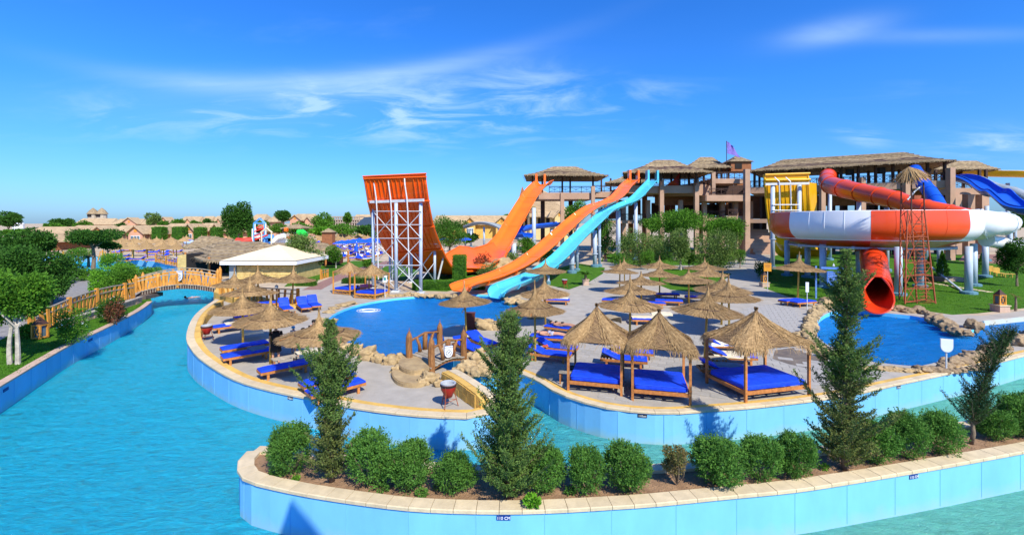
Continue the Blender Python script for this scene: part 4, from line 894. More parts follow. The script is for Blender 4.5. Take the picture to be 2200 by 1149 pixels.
# ------------------------------------------------------------ lanterns, posts, signs on poles
def lantern(x, y, lab, sc=1.0, pedestal=True, roof=True):
    p = W(x, y); t = thing('garden_lantern', p, lab, 'lantern', 'carved garden lanterns'); h0 = .45 * sc if pedestal else 0
    if pedestal:
        MB().box((0, 0, h0 / 2), (.75 * sc, .75 * sc, h0)).build('pedestal', M_pinkcop, t); MB().box((0, 0, h0 + .03), (.85 * sc, .85 * sc, .06)).build('cap', M_coping, t)
    b = MB(); w = .42 * sc; hh = .75 * sc; z = h0 + .06
    for a in (-1, 1):
        for c in (-1, 1): b.box((a * w / 2, c * w / 2, z + hh / 2), (.08 * sc, .08 * sc, hh))
    for zz in (z + .04, z + hh - .04):
        for a in (-1, 1): b.box((a * w / 2, 0, zz), (.07 * sc, w - .09, .07)); b.box((0, a * w / 2, zz), (w - .09, .07 * sc, .07))
    b.build('frame', M_wood, t); MB().box((0, 0, z + hh / 2), (w * .8, w * .8, hh * .8)).build('lamp_glass', M_glass, t)
    for a in (-1, 1): MB().beam((-w * .3, a * w * .5, z + .1), (w * .3, a * w * .5, z + hh - .1), .04, .03).build('lattice', M_wood, t); MB().beam((w * .3, a * w * .5, z + .1), (-w * .3, a * w * .5, z + hh - .1), .03, .03).build('lattice', M_wood, t)
    MB().lathe([(w * .85, z + hh), (w * .5, z + hh + .16 * sc), (.03, z + hh + .38 * sc), (0, z + hh + .4 * sc)], n=4, a0=PI / 4).build('lid', M_bedwood if not roof else M_darkw, t)
    return t
lantern(2148, 669, 'orange wooden garden lantern on a stone block on the right lawn', .95)
lantern(1642, 616, 'carved stone and wood lantern beside the orange sign at the path edge', .9)
lantern(86, 728, 'wooden lantern with dark lid at the foot of the left log fence', 1.0, False)
lantern(1190, 590, 'small lantern post by the palm tub near the blue slide', .6); lantern(1232, 580, 'stone lantern beyond the palm tub', .8); lantern(1300, 562, 'stone lantern by the far brick terrace', .8)
lantern(1590, 540, 'stone lantern at the foot of the tower stairs', .8); lantern(1500, 612, 'wooden lantern on the small lawn between umbrellas', .7, False)
def pole_sign(x, yb, yt, lab, w, h, m, mp=M_galv, pole_top=None):
    p = W(x, yb); zt = H - (yt - HY) * p.y / F; t = thing('pole_sign', p, lab, 'sign', rz=face_yaw(p)); MB().tube([(0, 0, 0), (0, 0, zt - h * .5)], .03, 7).build('pole', mp, t); MB().box((0, -.03, zt - h / 2), (w, .03, h)).build('panel', m, t); return t, zt
t, zt = pole_sign(1649, 626, 565, 'orange warning board on a thin pole at the lawn corner', .62, .75, M_signy)
for k in range(3): MB().box((0, -.05, zt - .13 - k * .12), (.46 - .05 * k, .008, .05)).build('printed_line', M_bedwood, t)
MB().lathe([(.09, -.004), (.09, .004)], (0, 0, 0), 8).build('printed_mark', M_bedwood, t).location = (0, -.055, zt - .58)
t, zt = pole_sign(1734, 665, 606, 'narrow white board on a pole in front of the double blue bed', .20, .72, M_signw)
t, zt = pole_sign(827, 640, 592, 'small white and green notice on a post beside the far day bed', .34, .55, M_signw)
MB().box((0, -.05, zt - .27), (.2, .008, .25)).build('printed_mark', mat('sign_green', (.05, .25, .22), .5), t)
p = W(2034, 797); t = shield(V(p.x, p.y, 1.08), .86, face_yaw(p), 'blank back of a shield sign on a steel pole at the right pool edge', words=None); MB().tube([(0, .05, -1.02), (0, .05, 0)], .032, 8).build('pole', M_galv, t)
p = W(998, 722); t = thing('pole_sign', p, 'round white sign on a steel pole behind the lone lagoon umbrella', 'sign'); MB().tube([(0, 0, 0), (0, 0, 1.35)], .03, 7).build('pole', M_galv, t); MB().lathe([(0, .02), (.2, .02), (.2, -.02), (0, -.02)], n=16).build('panel', M_signw, t); kids(t)[-1].rotation_euler = (PI / 2, 0, 0); kids(t)[-1].location = (0, 0, 1.55)
p = W(1011, 706); tag(MB().box(p + V(0, 0, .45), (.5, .4, .9)).box(p + V(0, 0, .93), (.56, .46, .06)).build('storage_box', mat('dark_red_wood', (.12, .03, .02), .7)), 'dark red wooden box beside the pair of blue loungers at the lagoon', 'box')
p = W(594, 662); t = thing('lamp_post', p, 'dark garden lamp post with grey head in the left umbrella group', 'lamp post'); MB().tube([(0, 0, 0), (0, 0, 1.45)], .055, 8).build('post', M_darkw, t); MB().lathe([(.05, 1.45), (.12, 1.5), (.12, 1.65), (.03, 1.72), (0, 1.72)], n=10).build('lamp_head', M_greyfg, t)
# blue notice board
p = W(1791, 643); t = thing('notice_board', p, 'blue painted wooden notice board on two posts beside the right pool', 'notice board', rz=face_yaw(p))
for s in (-1, 1):
    MB().box((s * .62, 0, 1.35), (.11, .11, 2.7)).build('post', M_bluewash, t); MB().lathe([(.09, 2.7), (.10, 2.78), (0, 2.98)], n=4, a0=PI / 4).build('finial', M_signw, t); kids(t)[-1].location.x = s * .62
MB().box((0, 0, 2.55), (1.75, .14, .16)).build('top_beam', M_bluewash, t)
m = MB(); m.add([(-.48, -.03, 2.3), (.48, -.03, 2.3), (.48, -.03, 1.25), (0, -.03, 1.08), (-.48, -.03, 1.25), (-.48, .03, 2.3), (.48, .03, 2.3), (.48, .03, 1.25), (0, .03, 1.08), (-.48, .03, 1.25)], [(4, 3, 2, 1, 0), (5, 6, 7, 8, 9), (0, 1, 6, 5), (1, 2, 7, 6), (2, 3, 8, 7), (3, 4, 9, 8), (4, 0, 5, 9)]); m.build('board', mat('board_blue', (.05, .17, .55), .6, .15, 4), t)
m = MB(); random.seed(4)
for r in range(7):
    x = -.40
    while x < .36:
        w = random.uniform(.04, .12); m.box((x + w / 2, -.045, 2.2 - r * .14), (w, .006, .045)); x += w + .03
tag(m.build('lettering', mat('faded_print', (.35, .5, .75), .6), t), kind='stuff')
for s in (-1, 1): MB().tube([(s * .42, 0, 2.47), (s * .42, 0, 2.3)], .012, 5).build('hook', M_black, t)
# ------------------------------------------------------------ slides
def trough(secs, name, m, parent, th=.09, smooth=True, nx=4, prof=None):
    """secs: list of (centre, lateral vector (half width), wall height); open U trough"""
    fine = []
    cs = smooth_line([s[0] for s in secs], nx); ls = smooth_line([s[1] for s in secs], nx); hs_ = smooth_line([V(s[2], 0, 0) for s in secs], nx)
    rows = []
    for c, l, h in zip(cs, ls, hs_):
        row = []
        for k in range(13):
            u = -1 + 2 * k / 12; e = abs(u); z = h.x * max(0, (e - .55) / .45) ** 1.8; x = math.copysign(min(e, .55) + (e - .55) * .85 if e > .55 else e, u)
            row.append(c + l * x + V(0, 0, z))
        rows.append(row)
    mb = MB(); mb.grid(rows); o = mb.build(name, m, parent, True, smooth); solid(o, th, -1)
    for i in range(3, len(rows) - 1, 5): MB().tube([q + V(0, 0, .012) for q in rows[i]], .022, 4).build('joint_seam', m, parent, True)
    return cs, ls, hs_
def slide_rims(cs, ls, hs_, m, parent, r=.06):
    for s in (-1, 1): MB().tube([c + l * s * .94 + V(0, 0, h.x) for c, l, h in zip(cs, ls, hs_)], r, 6).build('rim', m, parent, True)
def flanges(cs, ls, hs_, m, parent, every=5, side=1):
    for i in range(2, len(cs), every):
        c, l, h = cs[i], ls[i], hs_[i].x; t = (cs[min(i + 1, len(cs) - 1)] - cs[i - 1]).normalized(); pts = [c + l * s * k + V(0, 0, z) for s, k, z in ((side, 1.02, h), (side, .98, h * .5), (side, .8, -.08), (side, .5, -.14), (side, 0, -.14), (-side, .5, -.14), (-side, .8, -.05), (-side, 1.0, h * .6))]
        m_ = MB(); m_.tube(pts, .055, 5, cap=True); m_.build('flange', m, parent, True)
def path_secs(pts, w, h, up=None):
    P = [D(*p[:3]) for p in pts]; out = []
    for i, p in enumerate(P):
        d = P[min(i + 1, len(P) - 1)] - P[max(i - 1, 0)]; d.z = 0; d.normalize(); l = V(d.y, -d.x, 0); ww = (pts[i][3] if len(pts[i]) > 3 else w); out.append((p, l * ww, h))
    return out
def support(px_, d, ztop, parent, r=.28, m=M_steel, arm=None, flange=True):
    x = (px_ - CX) * d / F
    MB().tube([(x, d, 0), (x, d, ztop)], r, 12).build('column', m, parent, True, smooth=True)
    MB().lathe([(r * 2.0, 0), (r * 2.0, .3), (r * 1.5, .36), (r, .38)], (x, d, 0), 14).build('footing', mat('teal_concrete', (.10, .22, .28), .8), parent, True)
    if flange: MB().lathe([(r * 1.5, ztop * .35), (r * 1.5, ztop * .35 + .12)], (x, d, 0), 12).build('joint_collar', m, parent, True)
    if arm is not None: MB().tube([(x, d, ztop - 1.2), arm], r * .45, 7).build('arm', M_galv, parent, True)
# orange body slide and light blue body slide
S1 = thing('water_slide', W(1290, 560), 'orange open water slide with a hump running down to the lagoon', 'water slide')
secs = path_secs([(1363, 387, 88), (1356, 393, 84), (1345, 403, 79), (1326, 426, 73), (1300, 440, 68.5), (1275, 448, 64), (1240, 472, 60), (1200, 508, 55.5), (1160, 544, 51), (1118, 574, 47), (1062, 600, 42.8), (1004, 617, 39.8), (986, 625, 38.9)], 1.12, .42)
A = trough(secs, 'slide_bed', M_orange, S1); slide_rims(*A, M_orange, S1); flanges(*A, M_orange, S1, 4)
S2 = thing('water_slide', W(1250, 580), 'light blue open water slide beside the orange one, ending in the lagoon', 'water slide')
secs = path_secs([(1404, 388, 88), (1398, 395, 84), (1386, 408, 79), (1362, 432, 73.5), (1330, 446, 69.5), (1305, 457, 66), (1278, 482, 61), (1240, 517, 55.5), (1202, 557, 50), (1160, 590, 45.2), (1118, 609, 41), (1078, 625, 38.3), (1062, 640, 37.6, .75)], .98, .42)
B = trough(secs, 'slide_bed', M_cyan, S2); slide_rims(*B, M_cyan, S2); flanges(*B, M_cyan, S2, 4)
for px_, d, zt, arm in ((1229, 58, 3.3, None), (1278, 66, 5.2, None), (1329, 72, 8.2, None), (1366, 78, 9.6, None), (1178, 47.5, .9, None), (1135, 43, .5, None)): support(px_, d, zt, S2, .30 if zt > 1 else .12)
for c, l in ((A[0][k], A[1][k]) for k in (14, 20, 26, 32)):
    q = c + l * 1.0; MB().tube([q + V(.2, 0, -.2), q + V(1.6, .2, -1.5)], .09, 6).build('strut', M_galv, S1, True)
for k in (12, 18, 24): support((A[0][k].x / A[0][k].y) * F + CX, A[0][k].y + .3, A[0][k].z - .25, S1, .2)
# starting gates at the top
for (x, d, m, par) in ((1352, 88, M_orange, S1), (1370, 90, M_orange, S1), (1391, 88, M_cyan, S2), (1411, 90, M_cyan, S2)):
    p = D(x, 388, d); MB().box(p + V(0, 0, .7), (.35, 1.6, 2.4)).build('entry_panel', m, par, True)
def slope_slide_black(cs, ls, hs_, par): pass
# giant half pipe
HP = thing('half_pipe_slide', W(880, 610), 'giant orange half pipe slide whose tall curved wall shows its ribbed back', 'water slide')
Lp = [(783, 379, 43.6), (787, 400, 43.8), (796, 450, 44.6), (812, 500, 46.4), (835, 545, 49.5), (872, 572, 53), (930, 565, 57.5), (985, 530, 63), (1020, 534, 66), (1060, 520, 70)]
Rp = [(912, 373, 41.6), (915, 400, 41.9), (922, 447, 43), (932, 492, 45), (949, 535, 47.8), (972, 575, 50.5), (1003, 583, 54), (1040, 578, 58), (1075, 562, 62), (1098, 530, 66)]
Lc = smooth_line([D(*p) for p in Lp], 5); Rc = smooth_line([D(*p) for p in Rp], 5); rows = []
for i, (a, b) in enumerate(zip(Lc, Rc)):
    t = i / (len(Lc) - 1); dip = 2.0 * max(0, min(1, (t - .45) / .25)) ; row = []
    for k in range(15):
        u = k / 14; q = a.lerp(b, u); e = abs(2 * u - 1); q.z -= dip * (1 - e ** 2.5) * .45; q.z = max(q.z, .25); row.append(q)
    rows.append(row)
wl = MB(); wl.grid(rows); o = wl.build('curved_wall', M_deepor, HP, True, True); solid(o, .12, 0)
def hp(t, u, off=0):   # point on wall, off toward the outside (camera side)
    f_ = t * (len(Lc) - 1); i = min(int(f_), len(Lc) - 2); k = f_ - i; a = Lc[i].lerp(Lc[i + 1], k); b = Rc[i].lerp(Rc[i + 1], k); q = a.lerp(b, u); tg = (Lc[i + 1] - Lc[i]).normalized(); n = (b - a).normalized().cross(tg); n = n if n.y < 0 or n.z < 0 else -n
    if n.dot(V(0, -1, -.3)) < 0: n = -n
    return q + n * off
for u in [.03 + .94 * k / 13 for k in range(14)]:
    for t0, t1 in ((.045, .17), (.20, .30), (.33, .43)):
        if random.random() < .95: m = MB(); [m.beam(hp(t0 + (t1 - t0) * j / 4, u, .1), hp(t0 + (t1 - t0) * (j + 1) / 4, u, .1), .06, .13) for j in range(4)]; m.build('rib', M_deepor, HP, True)
for t in (.0, .04, .185, .315, .44): MB().tube([hp(t, u, .16) for u in (-.01, .5, 1.04)], .08, 6).build('flange', M_deepor, HP, True)
for u in (0, 1): MB().tube([hp(t / 20 * .98, u, 0) for t in range(21)], .14, 6).build('edge_lip', M_deepor, HP, True)
# sub slide: narrow chute from tower into the half pipe
secs = path_secs([(1172, 396, 92), (1160, 402, 88), (1140, 425, 84), (1110, 475, 78), (1085, 518, 73), (1060, 548, 67, 2.2), (1035, 566, 60, 3.0), (1010, 575, 55, 3.2)], 1.75, .8)
Cc = trough(secs, 'chute', M_orange, HP); slide_rims(*Cc, M_orange, HP); flanges(*Cc, M_orange, HP, 5)
for x, d in ((1152, 92), (1170, 94)): p = D(x, 392, d); MB().box(p + V(0, 0, .5), (.4, 1.6, 2.2)).build('entry_panel', M_orange, HP, True)
for px_, d, zt in ((1147, 86, 9.0), (1104, 74, 3.0)): support(px_, d, zt, HP, .38)
# steel frame of the half pipe
def hpx(px_, d): return (px_ - CX) * d / F
cols = [(802, 44.6, 432), (851, 42.4, 436), (904, 41.6, 436), (838, 50.0, 530), (884, 49.0, 530), (934, 48.0, 528)]
for x, d, yt in cols:
    X = hpx(x, d); zt = H - (yt - HY) * d / F; MB().tube([(X, d, 0), (X, d, zt)], .16 if d < 46 else .14, 10).build('column', M_steel, HP, True, smooth=True); MB().box((X, d, .06), (.7, .7, .12)).build('base_plate', M_galv, HP, True)
m = MB()
for a, b in (((796, 434, 44), (910, 430, 41.2)), ((832, 524, 48.6), (941, 522, 47))):
    p, q = D(*a), D(*b); MB().beam(p, q, .22, .24).build('cross_beam', M_galv, HP, True)
fx = [(812, 44.0), (846, 43), (880, 42.2)]
for k, (x, d) in enumerate(((808, 43.6), (839, 42.9), (874, 42.0))):
    MB().tube([D(x - 5, 384, d), D(x - 4, 398, d - .3), D(x, 425, d - .3), D(x + 2, 455, d - .3), D(x + 5, 600, d)], .06, 7).build('front_strut', M_galv, HP, True)
fr = [(803, 44.4), (853, 42.2), (905, 41.4)]
def fp(i, y): return D(fr[i][0], y, fr[i][1])
for i in (0, 1):
    for y in (454, 483, 512, 570): MB().tube([fp(i, y), fp(i + 1, y)], .045, 6).build('horizontal_brace', M_galv, HP, True)
    for y0, y1 in ((456, 512), (514, 568), (572, 622)):
        MB().tube([fp(i, y0), fp(i + 1, y1)], .036, 6).build('diagonal_brace', M_galv, HP, True); MB().tube([fp(i, y1), fp(i + 1, y0)], .036, 6).build('diagonal_brace', M_galv, HP, True)
for a, b in ((0, 3), (1, 4), (2, 5)):
    for y0, y1 in ((560, 600), (600, 560)):
        p = V(hpx(cols[a][0], cols[a][1]), cols[a][1], H - (y0 - HY) * .0425); q = V(hpx(cols[b][0], cols[b][1]), cols[b][1], max(.1, H - (y1 - HY) * .05)); MB().tube([p, q], .04, 6).build('side_brace', M_galv, HP, True)
for a, b in ((3, 4), (4, 5)):
    for z0, z1 in ((.2, 3.6), (3.6, .2)): MB().tube([(hpx(cols[a][0], cols[a][1]), cols[a][1], z0), (hpx(cols[b][0], cols[b][1]), cols[b][1], z1)], .05, 6).build('side_brace', M_galv, HP, True)
MB().tube([D(953, 552, 49), D(941, 600, 49)], .1, 6).build('raking_strut', M_galv, HP, True)
# ------------------------------------------------------------ slide tower building
TW = thing('slide_tower', W(1600, 540), 'long tan multi level slide tower with thatched roofs and dark timber railings', 'tower building')
def X(px_, d): return (px_ - CX) * d / F
def Zp(py, d): return H - (py - HY) * d / F
def col(px_, d, z0, z1, w=.8, m=M_pink, nm='column', dp=None): MB().box((X(px_, d), d, (z0 + z1) / 2), (w, dp or w, z1 - z0)).build(nm, m, TW, True)
def slabline(p, q, dp, z0, z1, m=M_pink, nm='floor_beam'):
    a = V(X(*p), p[1], (z0 + z1) / 2); b = V(X(*q), q[1], (z0 + z1) / 2); n = V(-(b - a).y, (b - a).x, 0).normalized()
    MB().beam(a + n * dp / 2, b + n * dp / 2, dp, z1 - z0).build(nm, m, TW, True)
def railing(p, q, z0, h=1.3, nm='railing', par=None):
    a = V(X(*p), p[1], z0); b = V(X(*q), q[1], z0); n = max(2, int((b - a).length / 1.9)); m = MB()
    for zz in (h, h * .86, .15): m.beam(a + V(0, 0, zz), b + V(0, 0, zz), .09, .09)
    for i in range(n + 1): c = a.lerp(b, i / n); m.beam(c, c + V(0, 0, h), .11, .11, up=(0, 1, 0))
    for i in range(n):
        c, d_ = a.lerp(b, i / n), a.lerp(b, (i + 1) / n); m.beam(c + V(0, 0, .15), d_ + V(0, 0, h * .86), .06, .06); m.beam(d_ + V(0, 0, .15), c + V(0, 0, h * .86), .055, .055)
        mid = (c + d_) / 2; m.beam(mid + V(0, 0, .15), mid + V(0, 0, h * .86), .05, .05, up=(0, 1, 0))
    m.build(nm, M_darkw, par or TW, True)
def thatch_roof(corners, ridge, ze, zr, lab_par, courses=8, over=.0, posts=None, zpost=None):
    """corners: 4 plan points (front-left, front-right, back-right, back-left); ridge: 2 plan points"""
    c = [Vector((p[0], p[1], ze)) for p in corners]; r = [Vector((p[0], p[1], zr)) for p in ridge]
    faces = [(c[0], c[1], r[1], r[0]), (c[1], c[2], r[1], r[1]), (c[2], c[3], r[0], r[1]), (c[3], c[0], r[0], r[0])]
    for fi, (a, b, t2, t1) in enumerate(faces):
        L_ = (b - a).length; nc = courses; 
        for k in range(nc):
            s0, s1 = k / nc, (k + 1.25) / nc; s1 = min(s1, 1)
            p0, p1 = a.lerp(t1, s0), b.lerp(t2, s0); q0, q1 = a.lerp(t1, s1), b.lerp(t2, s1); ns = max(3, int(L_ / 1.1)); m = MB(); rowsA = []; rowsB = []
            sag = lambda u, s: V(0, 0, -.10 * (zr - ze) * math.sin(PI * s)) 
            for j in range(ns + 1):
                u = j / ns; jit = V(random.uniform(-.05, .05), 0, random.uniform(-.07, .05)); bot = p0.lerp(p1, u) + sag(u, s0) + jit; top = q0.lerp(q1, u) + sag(u, s1)
                rowsA.append([bot + V(0, 0, .0), bot + V(0, 0, .20), top + V(0, 0, .05), top - V(0, 0, .08)])
            m.grid(rowsA, True); n4 = 4 * ns; m.f += [(0, 1, 2, 3), (n4 + 3, n4 + 2, n4 + 1, n4)]; m.mi += [0, 0]
            m.build('thatch_course', M_thatch, lab_par, True)
        if fi in (0, 1, 3):   # ragged reeds at eave
            P = []
            for j in range(int(L_ * 7)):
                u = random.random(); p = a.lerp(b, u) + V(0, 0, random.uniform(.0, .15)); out = ((a + b) / 2 - (t1 + t2) / 2); out.z = 0; out.normalize(); e = p + out * random.uniform(.1, .45) + V(random.uniform(-.1, .1), 0, -random.uniform(.05, .3)); sd = (b - a).normalized() * .04; P.append([p - sd, p + sd, e + sd * .5, e - sd * .5])
            link('eave_reeds', quads_mesh('eave_reeds', np.array([[tuple(v) for v in q] for q in P])), M_thatch, lab_par, True)
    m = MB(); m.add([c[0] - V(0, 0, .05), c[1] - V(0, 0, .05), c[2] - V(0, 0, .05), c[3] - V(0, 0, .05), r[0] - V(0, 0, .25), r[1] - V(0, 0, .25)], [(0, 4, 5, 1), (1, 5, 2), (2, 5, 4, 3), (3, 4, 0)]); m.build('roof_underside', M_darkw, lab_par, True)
random.seed(31)
# A: left hut
dA = 97; za, zb = Zp(428, dA), Zp(414, dA)
slabline((1152, dA), (1276, dA), 10, za, zb); slabline((1276.5, dA + 1), (1345, dA + 1), 8, Zp(424, dA + 1), Zp(412, dA + 1))
for x, d in ((1208, dA), (1274, dA - .3)): col(x, d, 0, zb + (0 if x < 1270 else 1.3), .75)
for x, d in ((1166, dA + 8), (1226, dA + 8), (1290, dA + 9), (1330, dA + 4)): col(x, d, 0, za, .9, M_darkw)
for x in (1144, 1165, 1208, 1225, 1274, 1292): 
    d = dA + (1 if x in (1144, 1208, 1274) else 9); MB().box((X(x, d), d, (zb + Zp(376, dA)) / 2), (.35, .35, Zp(376, dA) - zb)).build('roof_post', M_darkw, TW, True)
railing((1180, dA), (1272, dA), zb); railing((1277, dA + 1), (1340, dA + 1), Zp(412, dA + 1))
def rect(pl, pr, d0, d1): return [(X(pl, d0), d0), (X(pr, d0), d0), (X(pr, d0), d1), (X(pl, d0), d1)]
thatch_roof([(X(1126, 94), 94), (X(1307, 95), 95), (X(1300, 99), 108), (X(1134, 99), 108)], [(X(1190, 101), 101), (X(1236, 101), 101)], Zp(377, 94), Zp(357, 100), TW)
thatch_roof([(X(1300, 104), 104), (X(1408, 104), 104), (X(1400, 110), 113), (X(1306, 110), 113)], [(X(1350, 108), 108), (X(1372, 108), 108)], Zp(393, 104), Zp(374, 108), TW, 6)
for x in (1312, 1396): MB().box((X(x, 106), 106, Zp(402, 106)), (.35, .35, 4)).build('roof_post', M_darkw, TW, True)
# C: centre platform
dC = 93; zc0, zc1 = Zp(415, dC), Zp(399, dC)
slabline((1345, dC), (1497, dC), 14, zc0, zc1); slabline((1497, dC), (1530, dC + 4), 10, zc0 - .4, zc1 + .4)
for x, d in ((1421, dC - .3), (1496, dC - .4), (1513, dC + 2)): col(x, d, 0, zc1 + (1.2 if x != 1513 else -.5), .8)
for x, d in ((1445, dC + 10), (1385, dC + 8), (1530, dC + 12), (1470, dC + 13), (1355, dC + 9)): col(x, d, 0, zc0, .9, M_brown if x % 2 else M_darkw)
MB().box((X(1455, dC + 6), dC + 6, Zp(425, dC)), (9.5, .3, 2.6)).build('timber_screen', M_brown, TW, True)
railing((1426, dC), (1494, dC), zc1); railing((1499, dC + .5), (1527, dC + 3.6), zc1 + .4); railing((1345, dC), (1418, dC), zc1)
for x, d in ((1351, 91), (1375, 99), (1420, 91), (1442, 99), (1460, 97), (1496, 91), (1512, 98), (1480, 96)): MB().box((X(x, d), d, (zc1 + Zp(368, 93)) / 2), (.35, .35, Zp(368, 93) - zc1)).build('roof_post', M_darkw, TW, True)
thatch_roof([(X(1338, 90), 90), (X(1532, 89), 89), (X(1516, 98), 103), (X(1352, 98), 103)], [(X(1410, 96), 96), (X(1446, 96), 96)], Zp(371, 90), Zp(344, 96), TW, 9)
thatch_roof([(X(1462, 97), 97), (X(1573, 95), 95), (X(1560, 106), 108), (X(1470, 106), 108)], [(X(1505, 101), 101), (X(1530, 101), 101)], Zp(361, 96), Zp(338, 101), TW, 7)
for x in (1540, 1550, 1565): MB().box((X(x, 97), 97, Zp(376, 97)), (.35, .35, 3.4)).build('roof_post', M_darkw, TW, True)
# red and dark shade structures on the platform
m = MB(); a = D(1446, 388, 92); m.add([a, D(1460, 372, 94), D(1458, 398, 93), D(1430, 399, 93)], [(0, 1, 2, 3)]); o = m.build('red_tarpaulin', M_red, TW, True); solid(o, .05)
# E: terraced tower
dE = 93
for (y0, y1, x0, x1, dd, dp) in ((394, 384, 1530, 1600, 94, 12), (432, 419, 1518, 1612, 92, 12), (474, 464, 1560, 1610, 93, 10)): slabline((x0, dd), (x1, dd), dp, Zp(y0, dd), Zp(y1, dd))
for a, b, dd in ((1522, 1530, 92),): 
    m = MB(); m.grid([[D(1517, 419, 92), D(1531, 384, 94)], [D(1517, 432, 92), D(1531, 394, 94)]]); o = m.build('stair_parapet', M_pink, TW, True); solid(o, .3)
col(1604, 92, 0, Zp(364, 92), .95); col(1532, 93, Zp(420, 92), Zp(370, 93), .7); col(1612, 100, 0, Zp(430, 95), .8); col(1572, 101, 0, Zp(432, 95), .8, M_darkw); col(1545, 103, 0, Zp(432, 95), .9, M_darkw); col(1588, 104, 0, Zp(384, 95), 1.6, M_brown)
railing((1534, 94), (1600, 94), Zp(384, 94)); railing((1524, 92), (1600, 92), Zp(419, 92))
MB().box((X(1560, 103), 103, Zp(407, 100)), (8, .3, 2.2)).build('timber_screen', M_darkw, TW, True); MB().box((X(1530, 104), 104, Zp(450, 100)), (8, .3, 2.6)).build('timber_screen', M_darkw, TW, True)
# turret
tp = D(1587, 364, 97); MB().box((tp.x, 98, (Zp(368, 96) + Zp(348.5, 96)) / 2), (4.2, 4.2, Zp(348.5, 96) - Zp(368, 96))).build('turret_wall', M_brown, TW, True); MB().box((tp.x - .6, 95.85, Zp(357, 96)), (1.4, .1, 1.1)).build('turret_window', M_dark, TW, True)
MB().lathe([(3.6, Zp(349, 97)), (2.0, Zp(342, 97)), (.12, Zp(333, 97)), (.05, Zp(328, 97))], (tp.x, 98, 0), 4, PI / 4).build('turret_roof', M_thatch, TW, True)
# F: right hall
P0, P1 = (1612, 94), (2041, 78)
def ff(s): d = 1 / ((1 - s) / P0[1] + s / P1[1]); return ((P0[0] + (P1[0] - P0[0]) * s), d)
def fxy(s, back=0): x, d = ff(s); a = V(X(x, d), d, 0); t = V(X(*P1) - X(*P0), P1[1] - P0[1], 0).normalized(); return a + V(-t.y, t.x, 0) * back
def slabF(s0, s1, dp, z0, z1, m=M_pink, back=0, nm='floor_beam'):
    a, b = fxy(s0, back + dp / 2), fxy(s1, back + dp / 2); MB().beam(a + V(0, 0, (z0 + z1) / 2), b + V(0, 0, (z0 + z1) / 2), dp, z1 - z0).build(nm, m, TW, True)
slabF(0, 1.0, 14, 12.15, 13.4); slabF(0, .12, 10, 6.2, 7.0); slabF(.2, 1.0, 6, 6.3, 7.0, M_pink, 6)
for s in (.36, .56, .78): p = fxy(s, -.1); MB().box((p.x, p.y, 7.2), (.8, .8, 14.4)).build('column', M_pink, TW, True)
p = fxy(1.0, -.3); MB().box((p.x, p.y, 7.7), (.85, .9, 15.4)).build('column', M_pink, TW, True)
for s in [.04 + .075 * k for k in range(13)]:
    p = fxy(s, 12.5 if int(s * 40) % 2 else 8); MB().box((p.x, p.y, 6), (1.0, 1.0, 12)).build('inner_column', M_darkw, TW, True)
for k, s in enumerate([.02 + .087 * k for k in range(12)]):
    for back in (.5, 12): p = fxy(s, back); MB().box((p.x, p.y, 15), (.36, .36, 3.3)).build('roof_post', M_darkw, TW, True)
for k in range(10):
    a, b = fxy(k / 10, .1), fxy((k + 1) / 10, .1); n = 3; m = MB()
    for zz in (1.3, 1.1, .15): m.beam(a + V(0, 0, 13.4 + zz), b + V(0, 0, 13.4 + zz), .09, .09)
    for i in range(n):
        c, d_ = a.lerp(b, i / n), a.lerp(b, (i + 1) / n); m.beam(c + V(0, 0, 13.4), c + V(0, 0, 14.7), .11, .11, up=(0, 1, 0)); m.beam(c + V(0, 0, 13.55), d_ + V(0, 0, 14.5), .06, .06); m.beam(d_ + V(0, 0, 13.55), c + V(0, 0, 14.5), .055, .055)
    m.build('railing', M_darkw, TW, True)
for s in (.1, .22, .30, .62, .7, .88): slabF(s, s + .07, .3, 8.0, 11.5, M_brown if s < .5 else M_darkw, 13.5, 'timber_screen')
c0, c1 = fxy(-.01, -1.6), fxy(1.02, -1.6); b0, b1 = fxy(.03, 14.5), fxy(1.0, 14.5); r0, r1 = fxy(.16, 6.5), fxy(.80, 6.5)
thatch_roof([c0, c1, b1, b0], [r0, r1], 16.45, 19.3, TW, 9)
# two loudspeaker boxes under roof
for s in (.50, .66): p = fxy(s, 1.2); MB().box((p.x, p.y, 15.6), (1.0, .8, 1.1)).build('loudspeaker', M_black, TW, True)
# G: hut at far right
dG = 92
thatch_roof([(X(1990, dG), dG), (X(2150, dG), dG), (X(2136, 98), 102), (X(1996, 98), 102)], [(X(2046, 96), 96), (X(2098, 96), 96)], Zp(364, dG), Zp(346, 96), TW, 7)
for x, d in ((2010, dG), (2024, 99), (2070, 99), (2104, dG), (2118, dG)): MB().box((X(x, d), d, (Zp(403, dG) + Zp(364, dG)) / 2), (.4, .4, Zp(364, dG) - Zp(403, dG))).build('roof_post', M_darkw, TW, True)
slabline((2046, dG), (2112, dG), 9, Zp(418, dG), Zp(404, dG)); railing((2046, dG), (2108, dG), Zp(404, dG)); railing((1990, dG + 1), (2036, dG + 1), Zp(392, dG))
for x, d in ((2052, dG), (2080, dG), (2110, dG), (2020, dG + 3), (2062, dG + 8), (2098, dG + 8)): col(x, d, 0, Zp(418, dG), 1.4, M_pink if d == dG else M_darkw)
